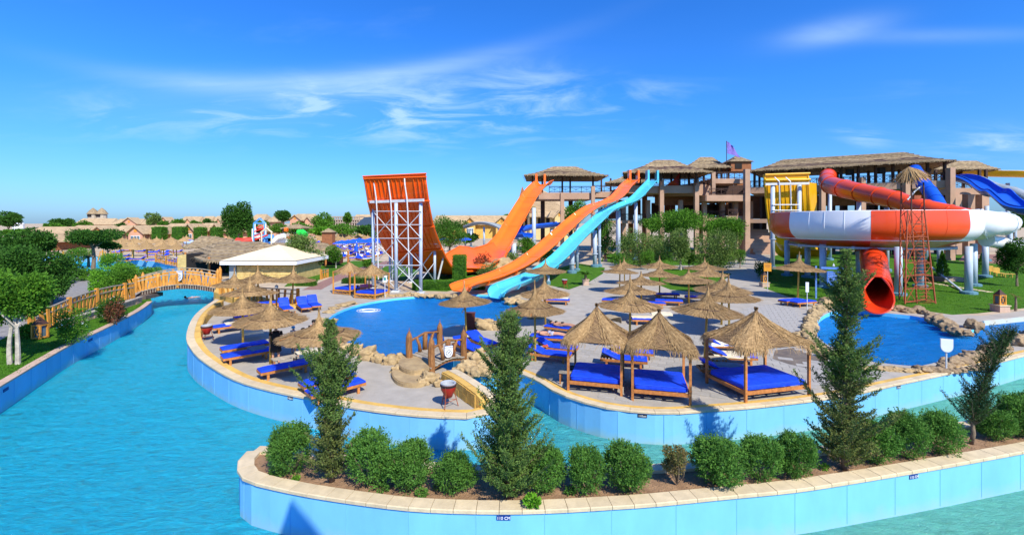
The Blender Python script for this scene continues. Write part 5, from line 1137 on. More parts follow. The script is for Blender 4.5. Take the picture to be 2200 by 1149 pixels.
# inner walls, lower balconies and terraces that fill the open storeys
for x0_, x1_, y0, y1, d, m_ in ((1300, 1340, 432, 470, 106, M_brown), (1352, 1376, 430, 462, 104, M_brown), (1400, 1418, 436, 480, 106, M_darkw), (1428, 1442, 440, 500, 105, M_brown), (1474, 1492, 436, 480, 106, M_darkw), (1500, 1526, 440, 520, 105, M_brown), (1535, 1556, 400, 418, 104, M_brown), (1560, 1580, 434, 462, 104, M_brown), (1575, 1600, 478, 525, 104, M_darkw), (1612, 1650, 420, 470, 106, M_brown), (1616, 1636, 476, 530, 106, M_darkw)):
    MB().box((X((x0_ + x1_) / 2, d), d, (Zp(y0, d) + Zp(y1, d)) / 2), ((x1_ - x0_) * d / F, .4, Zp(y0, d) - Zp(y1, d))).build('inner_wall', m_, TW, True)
for x0_, x1_, y0, y1, d, dp in ((1289, 1400, 480, 473, 98, 6), (1400, 1500, 478, 471, 97, 6), (1500, 1560, 474, 467, 95, 6)): slabline((x0_, d), (x1_, d), dp, Zp(y0, d), Zp(y1, d)); railing((x0_ + 2, d), (x1_ - 2, d), Zp(y1, d))
for s0, s1 in ((.16, .34), (.38, .54), (.58, .76), (.80, .97)): slabF(s0, s1, .4, 9.6, 12.1, M_brown, 7); slabF(s0 + .02, s1 - .03, .35, 7.0, 8.0, M_pink, 5.9, 'parapet')
for x_, d in ((1302, 98), (1340, 99), (1392, 98), (1462, 96), (1552, 96), (1580, 95)): col(x_, d, 0, Zp(430, d), .8)
for x0_, x1_ in ((1565, 1600),): railing((x0_, 93), (x1_, 93), Zp(464, 93))
# stairs under the tower at the path
for i in range(8): MB().box((X(1630, 96), 92 + i * .9, .2 + i * .32), (6, .9, .4 + i * .64)).build('stair_step', M_pink, TW, True)
# flag
fp_ = thing('flag', D(1561, 392, 96), 'purple flag on a thin pole above the slide tower', 'flag'); zf = Zp(303, 96)
MB().tube([(fp_.location.x, 96, fp_.location.z), (fp_.location.x, 96, zf)], .07, 6).build('flagpole', M_darkw, fp_, True)
rows = [[V(fp_.location.x + .1 + u * .13 + .12 * u * v * .3, 96 + .15 * math.sin(u * 1.3 + v), zf - v * .42 - .12 * u - .0 * v) for v in range(7)] for u in range(9)]
m = MB(); m.grid(rows); o = m.build('flag_cloth', mat('purple_cloth', (.20, .15, .50), .8), fp_, True, True); solid(o, .02)
# ------------------------------------------------------------ bowl slide
BW = thing('bowl_slide', V(36.3, 47.8, 0), 'huge round bowl slide with red and white panels on blue steel columns', 'water slide')
bc = V(36.3, 47.8, 0); br = 8.45
view = math.atan2(-bc.y, -bc.x)   # direction from the bowl to the camera
def bpt(a, r, z): return V(bc.x + r * math.cos(a), bc.y + r * math.sin(a), z)
prof = [(-.20, 7.30), (.0, 7.28)] + [(.0 + .12 * math.sin(PI * t) - .75 * t ** 5, 7.22 - 2.5 * t ** .97) for t in [i / 14 for i in range(15)]]
skirt = [(-.78, 4.70), (-1.6, 4.42), (-2.4, 4.1)]
def ang_of(px_):   # angle on the front rim seen at that pixel
    best = None
    for k in range(721):
        a = view - PI / 2 + PI * k / 720; p = bpt(a, br, 6); s = CX + F * p.x / p.y
        if best is None or abs(s - px_) < best[0]: best = (abs(s - px_), a)
    return best[1]
cuts = [(1700, 'w'), (1740, 'w'), (1773, 'w'), (1815, 'w'), (1872, 'r'), (1925, 'r'), (1978, 'r'), (2032, 'r'), (2080, 'w'), (2108, 'w')]
aa = [ang_of(c[0]) for c in cuts]; segs = []
a_first, a_last = aa[0], aa[-1]; 
for i in range(len(aa) - 1): segs.append((aa[i], aa[i + 1], cuts[i][1]))
rem = (a_first - a_last) % (2 * PI) if a_first > a_last else 2 * PI - (a_last - a_first)
nb = 12
for k in range(nb): segs.append((a_last + rem * k / nb, a_last + rem * (k + 1) / nb, 'r' if k in (nb - 1, nb - 2, 4, 5, 6) else 'w'))
for k, (a0, a1, c) in enumerate(segs):
    n = max(4, int(abs(a1 - a0) / .03)); m = MB(); g = .002
    m.grid([[bpt(a0 + (a1 - a0) * j / n, br + o_, z) for o_, z in prof] for j in range(n + 1)]); o = m.build('wall_panel', M_whitefg if c == 'w' else M_redor, BW, True, True); solid(o, .08, 1)
    MB().tube([bpt(a0, br + o_ + .06, z) for o_, z in prof[1:]], .045, 6).build('panel_flange', M_whitefg if c == 'w' else M_redor, BW, True)
    m = MB(); cs_ = 'c' if c == 'r' and 3 < k < 8 else 'r'
    m.grid([[bpt(a0 + (a1 - a0) * j / n, br + o_, z) for o_, z in skirt] for j in range(n + 1)]); o = m.build('lower_panel', mat('cream_fibreglass', (.62, .38, .22), .4) if cs_ == 'c' else M_redor, BW, True, True); solid(o, .06, 1)
MB().tube([bpt(2 * PI * k / 64, br - .62, 4.74) for k in range(64)], .07, 6, closed=True).build('ledge_ring', M_whitefg, BW, True)
MB().tube([bpt(2 * PI * k / 64, br - .05, 7.32) for k in range(64)], .06, 6, closed=True).build('rim_ring', M_whitefg, BW, True)
m = MB(); m.grid([[bpt(2 * PI * k / 48, r_, z) for r_, z in ((br - .4, 5.0), (br - 2.4, 4.2), (br * .4, 3.9), (1.4, 3.4))] for k in range(49)]); m.build('bowl_floor', M_redor, BW, True, True)
MB().tube([bpt(2 * PI * k / 40, br - 1.7, 3.95) for k in range(40)], .10, 6, closed=True).build('support_ring', M_steel, BW, True)
for k in range(8): MB().beam(bpt(k * PI / 4, .9, 3.8), bpt(k * PI / 4, br - 1.6, 3.95), .2, .3).build('radial_beam', M_steel, BW, True)
for (x, y) in ((1930, 634), (2081, 631), (2092, 614), (1977, 616), (1768, 617), (1691, 592), (1845, 600), (2020, 598), (2117, 595), (1735, 596)):
    p = W(x, y); MB().tube([p, V(p.x, p.y, 4.2)], .29, 14).build('column', M_steel, BW, True, smooth=True); MB().lathe([(.62, 0), (.62, .2), (.42, .26), (.30, .28)], p, 14).build('footing', MATS['teal_concrete'], BW, True)
MB().beam(W(1999, 588) + V(0, 0, .9), W(2070, 628), .14, .14).build('raking_brace', M_steel, BW, True)
# feeding tubes bulging out on the right
def tube_slide(pts, r, name, m, par, ring=3, ringm=None, n=16, sm=6):
    P = smooth_line([D(*p) for p in pts], sm); rr = r if isinstance(r, (int, float)) else None
    MB().tube(P, r if rr else np.interp(range(len(P)), np.linspace(0, len(P) - 1, len(r)), r).tolist(), n).build(name, m, par, True, True)
    for i in range(0, len(P), ring):
        t = (P[min(i + 1, len(P) - 1)] - P[max(i - 1, 0)]).normalized(); ra = rr or float(np.interp(i, np.linspace(0, len(P) - 1, len(r)), r)); MB().tube([P[i] - t * .06, P[i] + t * .06], ra * 1.07, n).build('joint_ring', ringm or m, par, True, False)
    return P
tube_slide([(2075, 484, 47.5), (2105, 482, 45.5), (2135, 480, 45), (2160, 480, 46), (2172, 478, 50)], [1.55, 1.5, 1.15, 1.08, .8], 'bulge_tube', M_whitefg, BW, 8)
tube_slide([(2120, 516, 46), (2150, 522, 47), (2185, 530, 48), (2220, 520, 50)], .62, 'lower_tube', M_whitefg, BW, 6)
# red tube from the tower into the bowl
RT = thing('tube_slide', W(1880, 560), 'closed red orange tube slide snaking from the tower down into the bowl', 'water slide')
tube_slide([(1779, 378, 84), (1777, 388, 80), (1786, 398, 74), (1815, 406, 68), (1850, 414, 64), (1890, 422, 60.5), (1925, 430, 58), (1955, 440, 56), (1990, 448, 54), (2040, 458, 52), (2075, 466, 50.5)], [1.25, 1.25, 1.35, 1.3, 1.22, 1.15, 1.1, 1.05, 1.0, .95, .9], 'tube', M_redor, RT, 6)
for x, d, zt in ((1783, 78, 11.5), (1845, 65, 9.2), (1905, 60, 8.2)): support(x, d, zt, RT, .28)
MB().tube([D(1802, 412, 68), D(1850, 424, 63.5), D(1900, 434, 59.5), D(1950, 444, 56)], .05, 5).build('white_line', M_whitefg, RT, True)
# red exit tube to the pool
ET = thing('tube_slide', W(1885, 668), 'wide open mouthed red tube dropping from under the bowl into the right pool', 'water slide')
P = smooth_line([D(1876, 530, 46), D(1876, 546, 43.5), D(1878, 570, 40.5), D(1882, 598, 38), D(1885, 620, 35.2)], 5)
MB().tube(P, [.98] * 9 + [.93] * (len(P) - 9), 24, cap=False).build('tube', M_deepred, ET, True, True); solid(kids(ET)[-1], .08)
mc = P[-1]
for i in (4, 9, 13, 16, 18): 
    t = (P[min(i + 1, len(P) - 1)] - P[i - 1]).normalized(); MB().tube([P[i] - t * .07, P[i] + t * .07], 1.04, 24, cap=False).build('joint_ring', M_deepred, ET, True); 
rows = []
for k in range(9):
    s = k / 8; c = mc.lerp(D(1887, 645, 32.0), s); row = []
    for j in range(21):
        a = PI + PI * j / 20; ext = 1.35 * (1 - s) ** .8 - .62 * s * s; a = PI - ext + (PI + 2 * ext) * j / 20; r_ = .95; z = c.z + math.sin(a) * r_ * (1 - .05 * s); row.append(V(c.x + math.cos(a) * (r_ + .25 * s), c.y, z))
    rows.append(row)
m = MB(); m.grid(rows); o = m.build('mouth', M_deepred, ET, True, True); solid(o, .09)
# ------------------------------------------------------------ lattice tower with thatched cap in front of the bowl
LT = thing('lattice_tower', W(1970, 652), 'rusty red lattice ladder tower with a small straw cap in front of the bowl slide', 'lattice tower')
bs = [W(1931, 650), W(1953, 642), W(2012, 655), W(1996, 646)]; tz = 13.0
cxp = (bs[0] + bs[2]) / 2; tops = []
dm = 37.2
legs = [((1944, 655, 36.0), (1950, 452, 36.6)), ((1970, 650, 36.4), (1958, 452, 36.7)), ((2010, 656, 36.2), (1986, 452, 36.8)), ((1990, 645, 37.6), (1980, 452, 37.8)), ((1932, 640, 38), (1936, 420, 38))]
for a, b in legs:
    p, q = D(*a), D(*b); p.z = 0; MB().beam(p, q,   .085, .085, .8, up=(0, 1, 0)).build('leg', M_rust, LT, True)
def lerpz(a, b, t): p, q = D(*a), D(*b); p.z = 0; return p.lerp(q, t)
for i in range(8):
    t = i / 7 * .97 + .02
    for u, v in ((0, 1), (1, 2), (0, 3), (2, 3)): MB().beam(lerpz(*legs[u], t), lerpz(*legs[v], t), .05, .05).build('cross_bar' if (u, v) != (1, 2) else 'rung', M_rust, LT, True)
for i in range(5):
    t, t2 = i / 5, (i + 1) / 5
    for u, v in ((0, 1), (1, 2), (0, 4)): MB().beam(lerpz(*legs[u], t), lerpz(*legs[v], t2), .04, .04).build('diagonal_bar', M_rust, LT, True); MB().beam(lerpz(*legs[v], t), lerpz(*legs[u], t2), .036, .036).build('diagonal_bar', M_rust, LT, True)
for k in range(26): t = k / 26; a, b = lerpz((1975, 650, 36.2), (1966, 452, 36.5), t), lerpz((2000, 652, 36.2), (1982, 452, 36.5), t); MB().beam(a, b, .035, .035).build('rung', M_rust, LT, True)
for a_, b_ in (((1936, 440, 38), (1936, 372, 38)), ((1958, 452, 36.7), (1958, 388, 36.7)), ((1986, 452, 36.8), (1984, 392, 36.8))): MB().beam(D(*a_), D(*b_), .07, .07, up=(0, 1, 0)).build('cap_post', M_darkw, LT, True)
m = MB(); pc = D(1966, 424, 37); MB().box(pc, (.55, .5, .3)).build('pump_box', M_rust, LT, True); MB().tube([pc + V(-.6, 0, -.2), pc + V(0, 0, .5), pc + V(.5, 0, .9)], .06, 6).build('pipe', M_galv, LT, True)
P = []; ap = D(1952, 358, 37.0); random.seed(6)
for k in range(520):
    a = random.uniform(0, 2 * PI); ln = random.uniform(1.0, 1.75); dx = V(math.cos(a) * .75 + .25, math.sin(a) * .75, -1.0 * random.uniform(.45, .9)); dx.normalize(); s0 = ap + V(dx.x, dx.y, dx.z) * random.uniform(0, .35); e = s0 + dx * ln; sd = V(-math.sin(a), math.cos(a), 0) * .03; mid = (s0 + e) / 2 + V(0, 0, .06); P += [[s0 - sd, s0 + sd, mid + sd, mid - sd], [mid - sd, mid + sd, e + sd * .5, e - sd * .5]]
link('straw_cap', quads_mesh('straw_cap', np.array([[tuple(v) for v in q] for q in P])), M_straw, LT, True)
# ------------------------------------------------------------ blue tube, blue open slide, yellow and grey slides behind
BT = thing('tube_slide', W(1990, 560), 'blue closed tube slide behind the straw capped lattice tower', 'water slide')
tube_slide([(1965, 366, 76), (1975, 380, 74), (1985, 397, 72), (1998, 412, 70), (2010, 430, 68), (2020, 450, 66)], .92, 'tube', M_bluefg, BT, 6); support(1990, 72, 9, BT, .25)
OS = thing('water_slide', W(2150, 560), 'bright blue open slide with a step descending at the right edge behind the bowl', 'water slide')
secs = path_secs([(2046, 384, 82), (2065, 384, 80), (2085, 388, 78), (2105, 397, 76), (2120, 408, 74.5), (2134, 416, 73), (2148, 417, 71.5), (2165, 432, 70), (2185, 447, 68.5), (2215, 455, 66), (2260, 456, 64)], 1.3, .7)
Q = trough(secs, 'slide_bed', M_bluefg, OS, .5); slide_rims(*Q, M_bluefg, OS, .1); support(2120, 76, 9, OS, .3); support(2170, 71, 7, OS, .3)
YS = thing('water_slide', W(2190, 540), 'yellow open slide crossing behind the right hut roof', 'water slide')
secs = path_secs([(2060, 381, 100), (2100, 378, 99), (2150, 379, 97), (2200, 380, 95), (2300, 384, 92)], 1.5, 1.1); Q = trough(secs, 'slide_bed', M_yellowfg, YS, .12); slide_rims(*Q, M_whitefg, YS)
for x in (2165, 2230): support(x, 97, 14.5, YS, .35)
GS = thing('tube_slide', W(2170, 550), 'grey half tube slide descending at the far right behind the blue slide', 'water slide')
tube_slide([(2108, 392, 90), (2130, 402, 88), (2150, 408, 86), (2175, 414, 84), (2200, 424, 82), (2240, 440, 80)], 1.05, 'tube', M_greyfg, GS, 6); support(2180, 84, 10, GS, .3)
# yellow half pipe
YH = thing('half_pipe_slide', W(1690, 570), 'yellow half pipe slide wall standing behind the left side of the bowl', 'water slide')
dY = 64; Ly = [D(1642, 376, dY), D(1644, 400, dY + .2), D(1648, 450, dY + 1), D(1656, 500, dY + 3), D(1668, 540, dY + 6), D(1690, 555, dY + 10)]; Ry = [D(1735, 373, dY - 1), D(1737, 400, dY - .8), D(1740, 450, dY), D(1744, 500, dY + 2), D(1752, 540, dY + 5), D(1770, 555, dY + 9)]
Ls, Rs = smooth_line(Ly, 5), smooth_line(Ry, 5); m = MB(); m.grid([[a.lerp(b, u / 8) for u in range(9)] for a, b in zip(Ls, Rs)]); o = m.build('curved_wall', M_yellowfg, YH, True, True); solid(o, .12, 0)
for u in [.05 + .1 * k for k in range(10)]: m = MB(); [m.beam(Ls[j].lerp(Rs[j], u) + V(0, -.08, 0), Ls[j + 1].lerp(Rs[j + 1], u) + V(0, -.08, 0), .07, .10) for j in range(3, 13)]; m.build('rib', M_yellowfg, YH, True)
for j in (0, 3, 13): MB().tube([Ls[j] + V(0, -.2, 0), Rs[j] + V(.2, -.2, 0)], .15, 6).build('flange', M_yellowfg, YH, True)
for u in (Ls, Rs): MB().tube(u, .17, 6).build('edge_lip', M_yellowfg, YH, True)
sec2 = [D(1741, 392, dY + 4), D(1750, 395, dY + 5), D(1752, 450, dY + 7), D(1752, 540, dY + 8)]
m = MB(); m.grid([[D(1738, 392, 68), D(1753, 394, 70)], [D(1740, 450, 69), D(1754, 450, 71)], [D(1744, 540, 71), D(1756, 540, 73)]]); o = m.build('side_wall', M_yellowfg, YH, True); solid(o, .15)
for x in (1660, 1717): support(x, dY - .7, Zp(398, dY), YH, .27)
for x in (1676, 1700): MB().tube([D(x - 12, 381, dY - 1), D(x - 2, 390, dY - 1.3), D(x, 455, dY - 1)], .09, 6).build('front_strut', M_galv, YH, True)
for y in (440, 452): MB().tube([D(1660, y, dY - 1), D(1718, y, dY - 1.3)], .08, 6).build('horizontal_brace', M_galv, YH, True)
MB().beam(D(1644, 396, dY - .8), D(1738, 394, dY - 1.6), .25, .3).build('cross_beam', M_galv, YH, True)
secs = path_secs([(1690, 530, 60), (1700, 540, 58), (1730, 548, 57), (1760, 550, 58)], 1.4, .8); trough(secs, 'run_out', M_yellowfg, YH, .1)
# far slides left of tower: blue and white curves
FS = thing('water_slide', W(1150, 560), 'distant dark blue curling slide between the orange slides', 'water slide')
secs = path_secs([(1205, 482, 100), (1175, 486, 96), (1140, 490, 93), (1115, 498, 91), (1110, 505, 88), (1135, 508, 85)], 1.1, .6); trough(secs, 'slide_bed', M_bluefg, FS, .3); support(1185, 97, 5, FS, .2); support(1130, 91, 4, FS, .2)
FW = thing('water_slide', W(1050, 540), 'distant white arched slide beyond the orange chute', 'water slide')
secs = path_secs([(1000, 489, 120), (1025, 481, 118), (1050, 482, 116), (1075, 490, 113), (1105, 508, 105), (1125, 518, 100)], 1.0, .5); trough(secs, 'slide_bed', M_greyfg, FW, .2); support(1040, 117, 5.2, FW, .25); support(1012, 119, 4.2, FW, .25)
# ------------------------------------------------------------ foliage
def ell_points(n, blobs, inner=.55, clump=0, seed=0):
    """points in the outer shells of ellipsoids; blobs (cx,cy,cz,rx,ry,rz)"""
    b = np.array(blobs, float); w = (b[:, 3] * b[:, 4] * b[:, 5]) ** (2 / 3); k = rng.choice(len(b), n, p=w / w.sum()); d = unit(rng.normal(size=(n, 3)))
    r = rng.uniform(inner, 1.0, n) ** .6; 
    if clump:
        r *= 1 + clump * np.sin(d[:, 0] * 7 + seed + k) * np.sin(d[:, 1] * 6 + k * 2) * np.cos(d[:, 2] * 8 + k)
    return b[k, :3] + d * b[k, 3:6] * r[:, None], d
def foliage_mesh(name, n, blobs, size, asp=.5, inner=.5, clump=.18, seed=0, up=.3):
    p, d = ell_points(n, blobs, inner, clump, seed); dirs = d + np.array([0, 0, up]); return quads_mesh(name, leafquads(p, size, asp, dirs, .7))
def limb(mb, a, b, r0, r1, bend=.1, n=4, sides=7):
    a, b = Vector(a), Vector(b); o = V(random.uniform(-1, 1), random.uniform(-1, 1), 0) * (b - a).length * bend
    mb.tube([a.lerp(b, t) + o * math.sin(PI * t) for t in [i / n for i in range(n + 1)]], [r0 + (r1 - r0) * i / n for i in range(n + 1)], sides)
def tree(px_, yb, w, y0, y1, lab, m=G_mid, bark=M_bark, n=6000, leaf=.22, nb=7, seed=0, name='leafy_tree', depth=None, lean=0, d=None, group=None, flat=False, trunks=1, z0=0, sub=1.0):
    """crown from pixel rows y0..y1, width w px; base at (px_, yb)"""
    random.seed(seed * 13 + 5); p = W(px_, yb) if d is None else V((px_ - CX) * d / F, d, 0); k = p.y / F
    t = thing(name, p, lab, 'tree', group); zt, zb = H - (y0 - HY) * k, H - (y1 - HY) * k; R_ = w / 2 * k; zc = (zt + zb) / 2; hz = (zt - zb) / 2
    bl = []
    for i in range(nb):
        a = random.uniform(0, 2 * PI); u = random.uniform(-.75, .75) if not flat else random.uniform(-.3, .5); rr = R_ * random.uniform(.25, .62) * math.sqrt(max(.1, 1 - u * u * .8)); s = random.uniform(.34, .50)
        bl.append((lean + rr * math.cos(a), rr * math.sin(a) * .9, zc + u * hz * .75, R_ * s, R_ * s * .9, min(hz * s * 1.15, R_ * s * 1.3)))
    bl.append((lean, 0, zc - hz * .15, R_ * .42, R_ * .42, hz * .5))
    link('crown', foliage_mesh('crown', int(n * sub), bl, leaf, seed=seed, inner=.35), m, t)
    for q in range(trunks):
        tb = MB(); ox = (q - (trunks - 1) / 2) * .35; r0 = max(.05, R_ * .055); fork = V(lean * .4 + ox * .7, 0, max(zb * .95, zt * .2)); limb(tb, (ox, 0, -.05), fork, r0 * 1.2, r0 * .8, .05)
        for b in bl[:6]: limb(tb, fork, (b[0], b[1], b[2]), r0 * .55, r0 * .15, .08, 3, 5)
        tb.build('trunk', bark, t)
    return t
# planter shrubs -------------------------------------------------
def make_shrub(seed):
    def f():
        random.seed(seed); t = thing('round_shrub', (0, 0, 0)); bl = [(0, 0, .5, .42, .40, .46)]
        for i in range(9):
            a = random.uniform(0, 2 * PI); u = random.uniform(-.2, .95); r = .26 * math.sqrt(1 - min(u, .9) ** 2); g_ = random.uniform(.15, .27); bl.append((r * 1.1 * math.cos(a), r * 1.1 * math.sin(a), .44 + u * .34, g_, g_, g_ * .95))
        p, d = ell_points(15000, bl, .62, .30, seed); k_ = np.sin(p[:, 0] * 23 + seed) * np.sin(p[:, 1] * 21) * np.sin(p[:, 2] * 25); keep = rng.uniform(-.9, 1, len(p)) < k_ * 1.6 + .55; p, d = p[keep], d[keep]; p[:, 2] = np.maximum(p[:, 2], .02); Q = [leafquads(p, .050, .42, d + [0, 0, .7], .8)]
        for i in range(260):   # shoots that stand out of the clipped outline
            s_, d_ = ell_points(1, bl, .95, 0); dd_ = unit(d_[0] + np.array([0, 0, .9])); L_ = random.uniform(.04, .13); P_s = s_[0] + dd_ * np.linspace(0, L_, 9)[:, None]; Q.append(leafquads(P_s, .045, .4, np.tile(dd_, (9, 1)), .9))
        link('leaves', quads_mesh('leaves', np.concatenate(Q)), G_shrub, t)
        tw = MB()
        for i in range(9): a = i * .7; limb(tw, (random.uniform(-.05, .05), random.uniform(-.05, .05), 0), (.36 * math.cos(a), .36 * math.sin(a), random.uniform(.5, .8)), .012, .005, .1, 3, 5)
        tw.build('stems', M_bark, t); return t
    return f
SH = [Proto(make_shrub(i)) for i in range(4)]
shr = [(618, 1026, 922, 98, 'green shrub at the left tip of the planter, left of the left cedar'), (793, 1050, 938, 112, 'tall green shrub just right of the left cedar'), (880, 1056, 960, 104, 'green shrub second to the right of the left cedar'), (973, 1066, 976, 88, 'smaller round green shrub left of the middle cedar'),
 (1172, 1064, 970, 92, 'green shrub just right of the middle cedar'), (1262, 1070, 964, 84, 'green shrub second to the right of the middle cedar'), (1348, 1062, 957, 104, 'rounded green shrub left of the dry brownish bush'), (1545, 1048, 943, 108, 'large rounded green shrub right of the dry brownish bush'), (1638, 1040, 948, 96, 'green shrub between two others, second right of the dry bush'), (1714, 1034, 937, 92, 'green shrub touching the left side of the right cedar'),
 (1888, 1004, 914, 92, 'green shrub just right of the right cedar'), (1956, 992, 894, 98, 'green shrub second to the right of the right cedar'), (2030, 982, 893, 104, 'green shrub left of the leaning dark tree'), (2148, 952, 884, 84, 'green shrub at the foot of the leaning dark tree'), (2198, 944, 855, 96, 'green shrub cut by the right picture edge'), (2245, 930, 850, 90, 'green shrub beyond the right picture edge')]
for i, (x, yb, yt, w, lab) in enumerate(shr):
    b = W(x, yb - 6); k = b.y / F; h = (yb - yt) * k * 1.0; s = w * k / .92; c = math.cos(math.atan(abs(x - CX) / F)) ** .5
    SH[i % 4].put(b + V(0, .12, -.03), lab, random.uniform(0, 6), 'clipped green shrubs in the planter', (s * c * random.uniform(.88, 1.08), s * c, h / .98 * random.uniform(.94, 1.04)), 'shrub')
# loose sprigs and ground weeds
def weed(x, y, r, m, lab, n=260, z=.0, size=.06, cat='weed'):
    p = W(x, y, z); o = link('leafy_sprig', foliage_mesh('sprig', n, [(0, 0, r * .5, r, r, r * .6), (r * .6, 0, r * .3, r * .6, r * .5, r * .4)], size), m); o.location = p; tag(o, lab, cat, 'loose plants in the planter'); return o
weed(1142, 1082, .16, G_bright, 'bright green sprig hanging over the coping below the middle cedar', 420, .1, .08); weed(1225, 1058, .12, G_shrub, 'small green sprig between two planter shrubs'); weed(905, 1062, .12, G_shrub, 'low green weed below the second shrub'); weed(635, 1030, .07, G_mid, 'tiny weed in the bare soil at the planter tip', 120); weed(1770, 1006, .1, G_mid, 'small weed left of the right cedar foot', 150); weed(820, 1052, .15, G_shrub, 'low leafy shoot under the tall shrub'); weed(940, 1048, .08, G_olive, 'thin grey weed in the soil by the small shrub', 120); weed(592, 1018, .14, G_shrub, 'low shoot at the foot of the leftmost shrub', 300)
# dry bush
def drybush():
    p = W(1455, 1040); t = thing('dry_bush', p, 'sparse brownish half dry bush between green shrubs', 'shrub'); random.seed(8); bl = []; tb = MB()
    for i in range(26):
        a = random.uniform(0, 2 * PI); r = random.uniform(.05, .34); z = random.uniform(.35, .86); bl.append((r * math.cos(a), r * math.sin(a), z, .10, .10, .12)); limb(tb, (0, 0, 0), (r * math.cos(a), r * math.sin(a), z + .08), .01, .004, .12, 3, 5)
    tb.build('stems', M_bark, t); link('leaves', foliage_mesh('leaves', 3600, bl, .055, .4), G_dry, t); link('leaves', foliage_mesh('leaves', 1500, bl[:13], .055, .4), G_cedarb, t)
drybush()
# cedars ---------------------------------------------------------
def cedar(x, yb, h, spread, lab, m, seed, top_lean=(0, 0), sparse=1.0, low=.0, shape=.85, nbr=150, rise=.5, bushy=None, m2=None, leaf=.05):
    p = W(x, yb); random.seed(seed); t = thing('cedar_tree', p + V(0, 0, -.03), lab, 'tree', 'young cedars in the planter'); tb = MB(); lx, ly = top_lean
    def axis(s): return V(lx * s * s, ly * s * s, h * s)
    tb.tube([axis(i / 10) + V(.02 * math.sin(i * 2), .02 * math.cos(i * 3), 0) for i in range(11)], [.075 * (1 - i / 10.5) * h / 5 + .008 for i in range(11)], 8); tb.build('trunk', M_bark, t, smooth=True)
    br = MB(); P = []; Dr = []
    for i in range(nbr):
        s = low + (1 - low) * (i + random.random()) / nbr; a = i * 2.39996 + random.uniform(-.3, .3); env = (1 - s) ** shape * spread
        if bushy: env *= bushy(s)
        ln = max(.10, env * random.choice((.55, .7, .8, .9, 1.0, 1.35)) * random.uniform(.85, 1.15)); o = axis(min(s, .985)); d = V(math.cos(a), math.sin(a), rise + .5 * s + random.uniform(-.15, .2)); d.normalize()
        pts = []; q = o.copy(); dd = d.copy(); m_ = max(4, int(ln / .12))
        for k in range(m_ + 1): pts.append(q.copy()); dd = (dd + V(0, 0, .05)).normalized(); q = q + dd * ln / m_
        br.tube([pts[0], pts[m_ // 2], pts[-1]], [.013, .009, .003], 4, cap=False)
        nt_ = int(ln / .045 * sparse) + 3
        for j in range(nt_):
            u = (j + random.random()) / nt_; u = .12 + .88 * u; f_ = u * m_; k = min(int(f_), m_ - 1); c = pts[k].lerp(pts[k + 1], f_ - k); sd = dd.cross(V(0, 0, 1)).normalized() * random.choice((-1, 1)); tl = (.10 + .13 * (1 - u)) * (.6 + min(ln, 1.0) * .7) * random.uniform(.6, 1.3)
            td = (dd * .8 + sd * random.uniform(.4, 1.0) + V(0, 0, random.uniform(-.2, .45))).normalized(); ne = max(4, int(tl / .018))
            for e in range(ne): P.append(c + td * tl * (e / ne)); Dr.append(td)
    br.build('branches', M_bark, t); P = np.array([tuple(v) for v in P]); Dr = np.array([tuple(v) for v in Dr]); n = len(P)
    P = P + rng.normal(size=P.shape) * .012; q = leafquads(P, leaf, .42, Dr, .75)
    if m2: h_ = q[:, 0, 2] > h * .42; link('foliage', quads_mesh('foliage', q[h_]), m, t); link('foliage', quads_mesh('foliage', q[~h_]), m2, t)
    else: link('foliage', quads_mesh('foliage', q), m, t)
    return t
def bA(s): return (.62 if s < .35 else (.5 if s < .46 else (1.15 if s < .70 else .6)))
cedar(712, 1032, 3.9, 1.12, 'open wide branched cedar at the left, over the blue loungers', G_cedar, 3, (-.05, 0), 1.3, .02, .5, 230, .62, bA, G_cedarb, .06)
def bB(s): return 1.0 + .25 * math.sin(s * 21)
cedar(1092, 1066, 4.15, .88, 'dense dark green conical cedar in the middle of the planter', G_cedar, 4, (.02, 0), 1.4, .01, .36, 340, .5, bB, None, .055)
def bC(s): return 1.35 if s < .22 else (1.0 + .5 * math.sin(s * 17 + 1))
cedar(1815, 1006, 5.6, .86, 'tall slender cedar at the right whose tip reaches above the notice board', G_cedar, 6, (.05, 0), 1.3, .015, .42, 280, .42, bC, G_cedarb, .06)
cedar(2088, 952, 3.15, .85, 'leaning dark feathery tree at the right edge of the planter', leafmat('blackish_leaf', (.06, .12, .035), (.02, .045, .015)), 9, (1.35, .2), 1.1, .16, .30, 190, .8, lambda s: .8 + .2 * math.sin(s * 9), None, .045)
# near left bank
tree(30, 782, 150, 572, 700, 'tree with two thin whitewashed trunks on the left lawn', G_mid, M_palebark, 15000, .12, 9, 1, trunks=2)
tree(-40, 760, 150, 560, 700, 'broad green tree cut by the left picture edge', G_mid, M_bark, 9000, .15, 8, 2)
tree(62, 690, 175, 528, 640, 'dark round tree behind the whitewashed trunks', G_dark, M_bark, 13000, .17, 9, 3); tree(8, 672, 150, 508, 610, 'dark tree second behind at the left edge', G_dark, M_bark, 9000, .2, 8, 4)
tree(110, 655, 80, 540, 640, 'small dark green tree beside the grey stone path', G_dark, M_bark, 7000, .16, 7, 5)
tree(60, 620, 130, 494, 560, 'dark tree crown further back above the left bushes', G_dark, M_bark, 7000, .28, 8, 6); tree(-20, 600, 110, 500, 560, 'dark tree crown at the far left behind the bushes', G_dark, M_bark, 4000, .3, 7, 7)
tree(200, 578, 128, 489, 531, 'flat topped acacia with dark crown and bare forked trunk', G_dark, M_bark, 9000, .26, 10, 8, flat=True, name='acacia_tree'); tree(232, 572, 50, 515, 540, 'small low branch crown right of the acacia', G_dark, M_bark, 2500, .25, 6, 9)
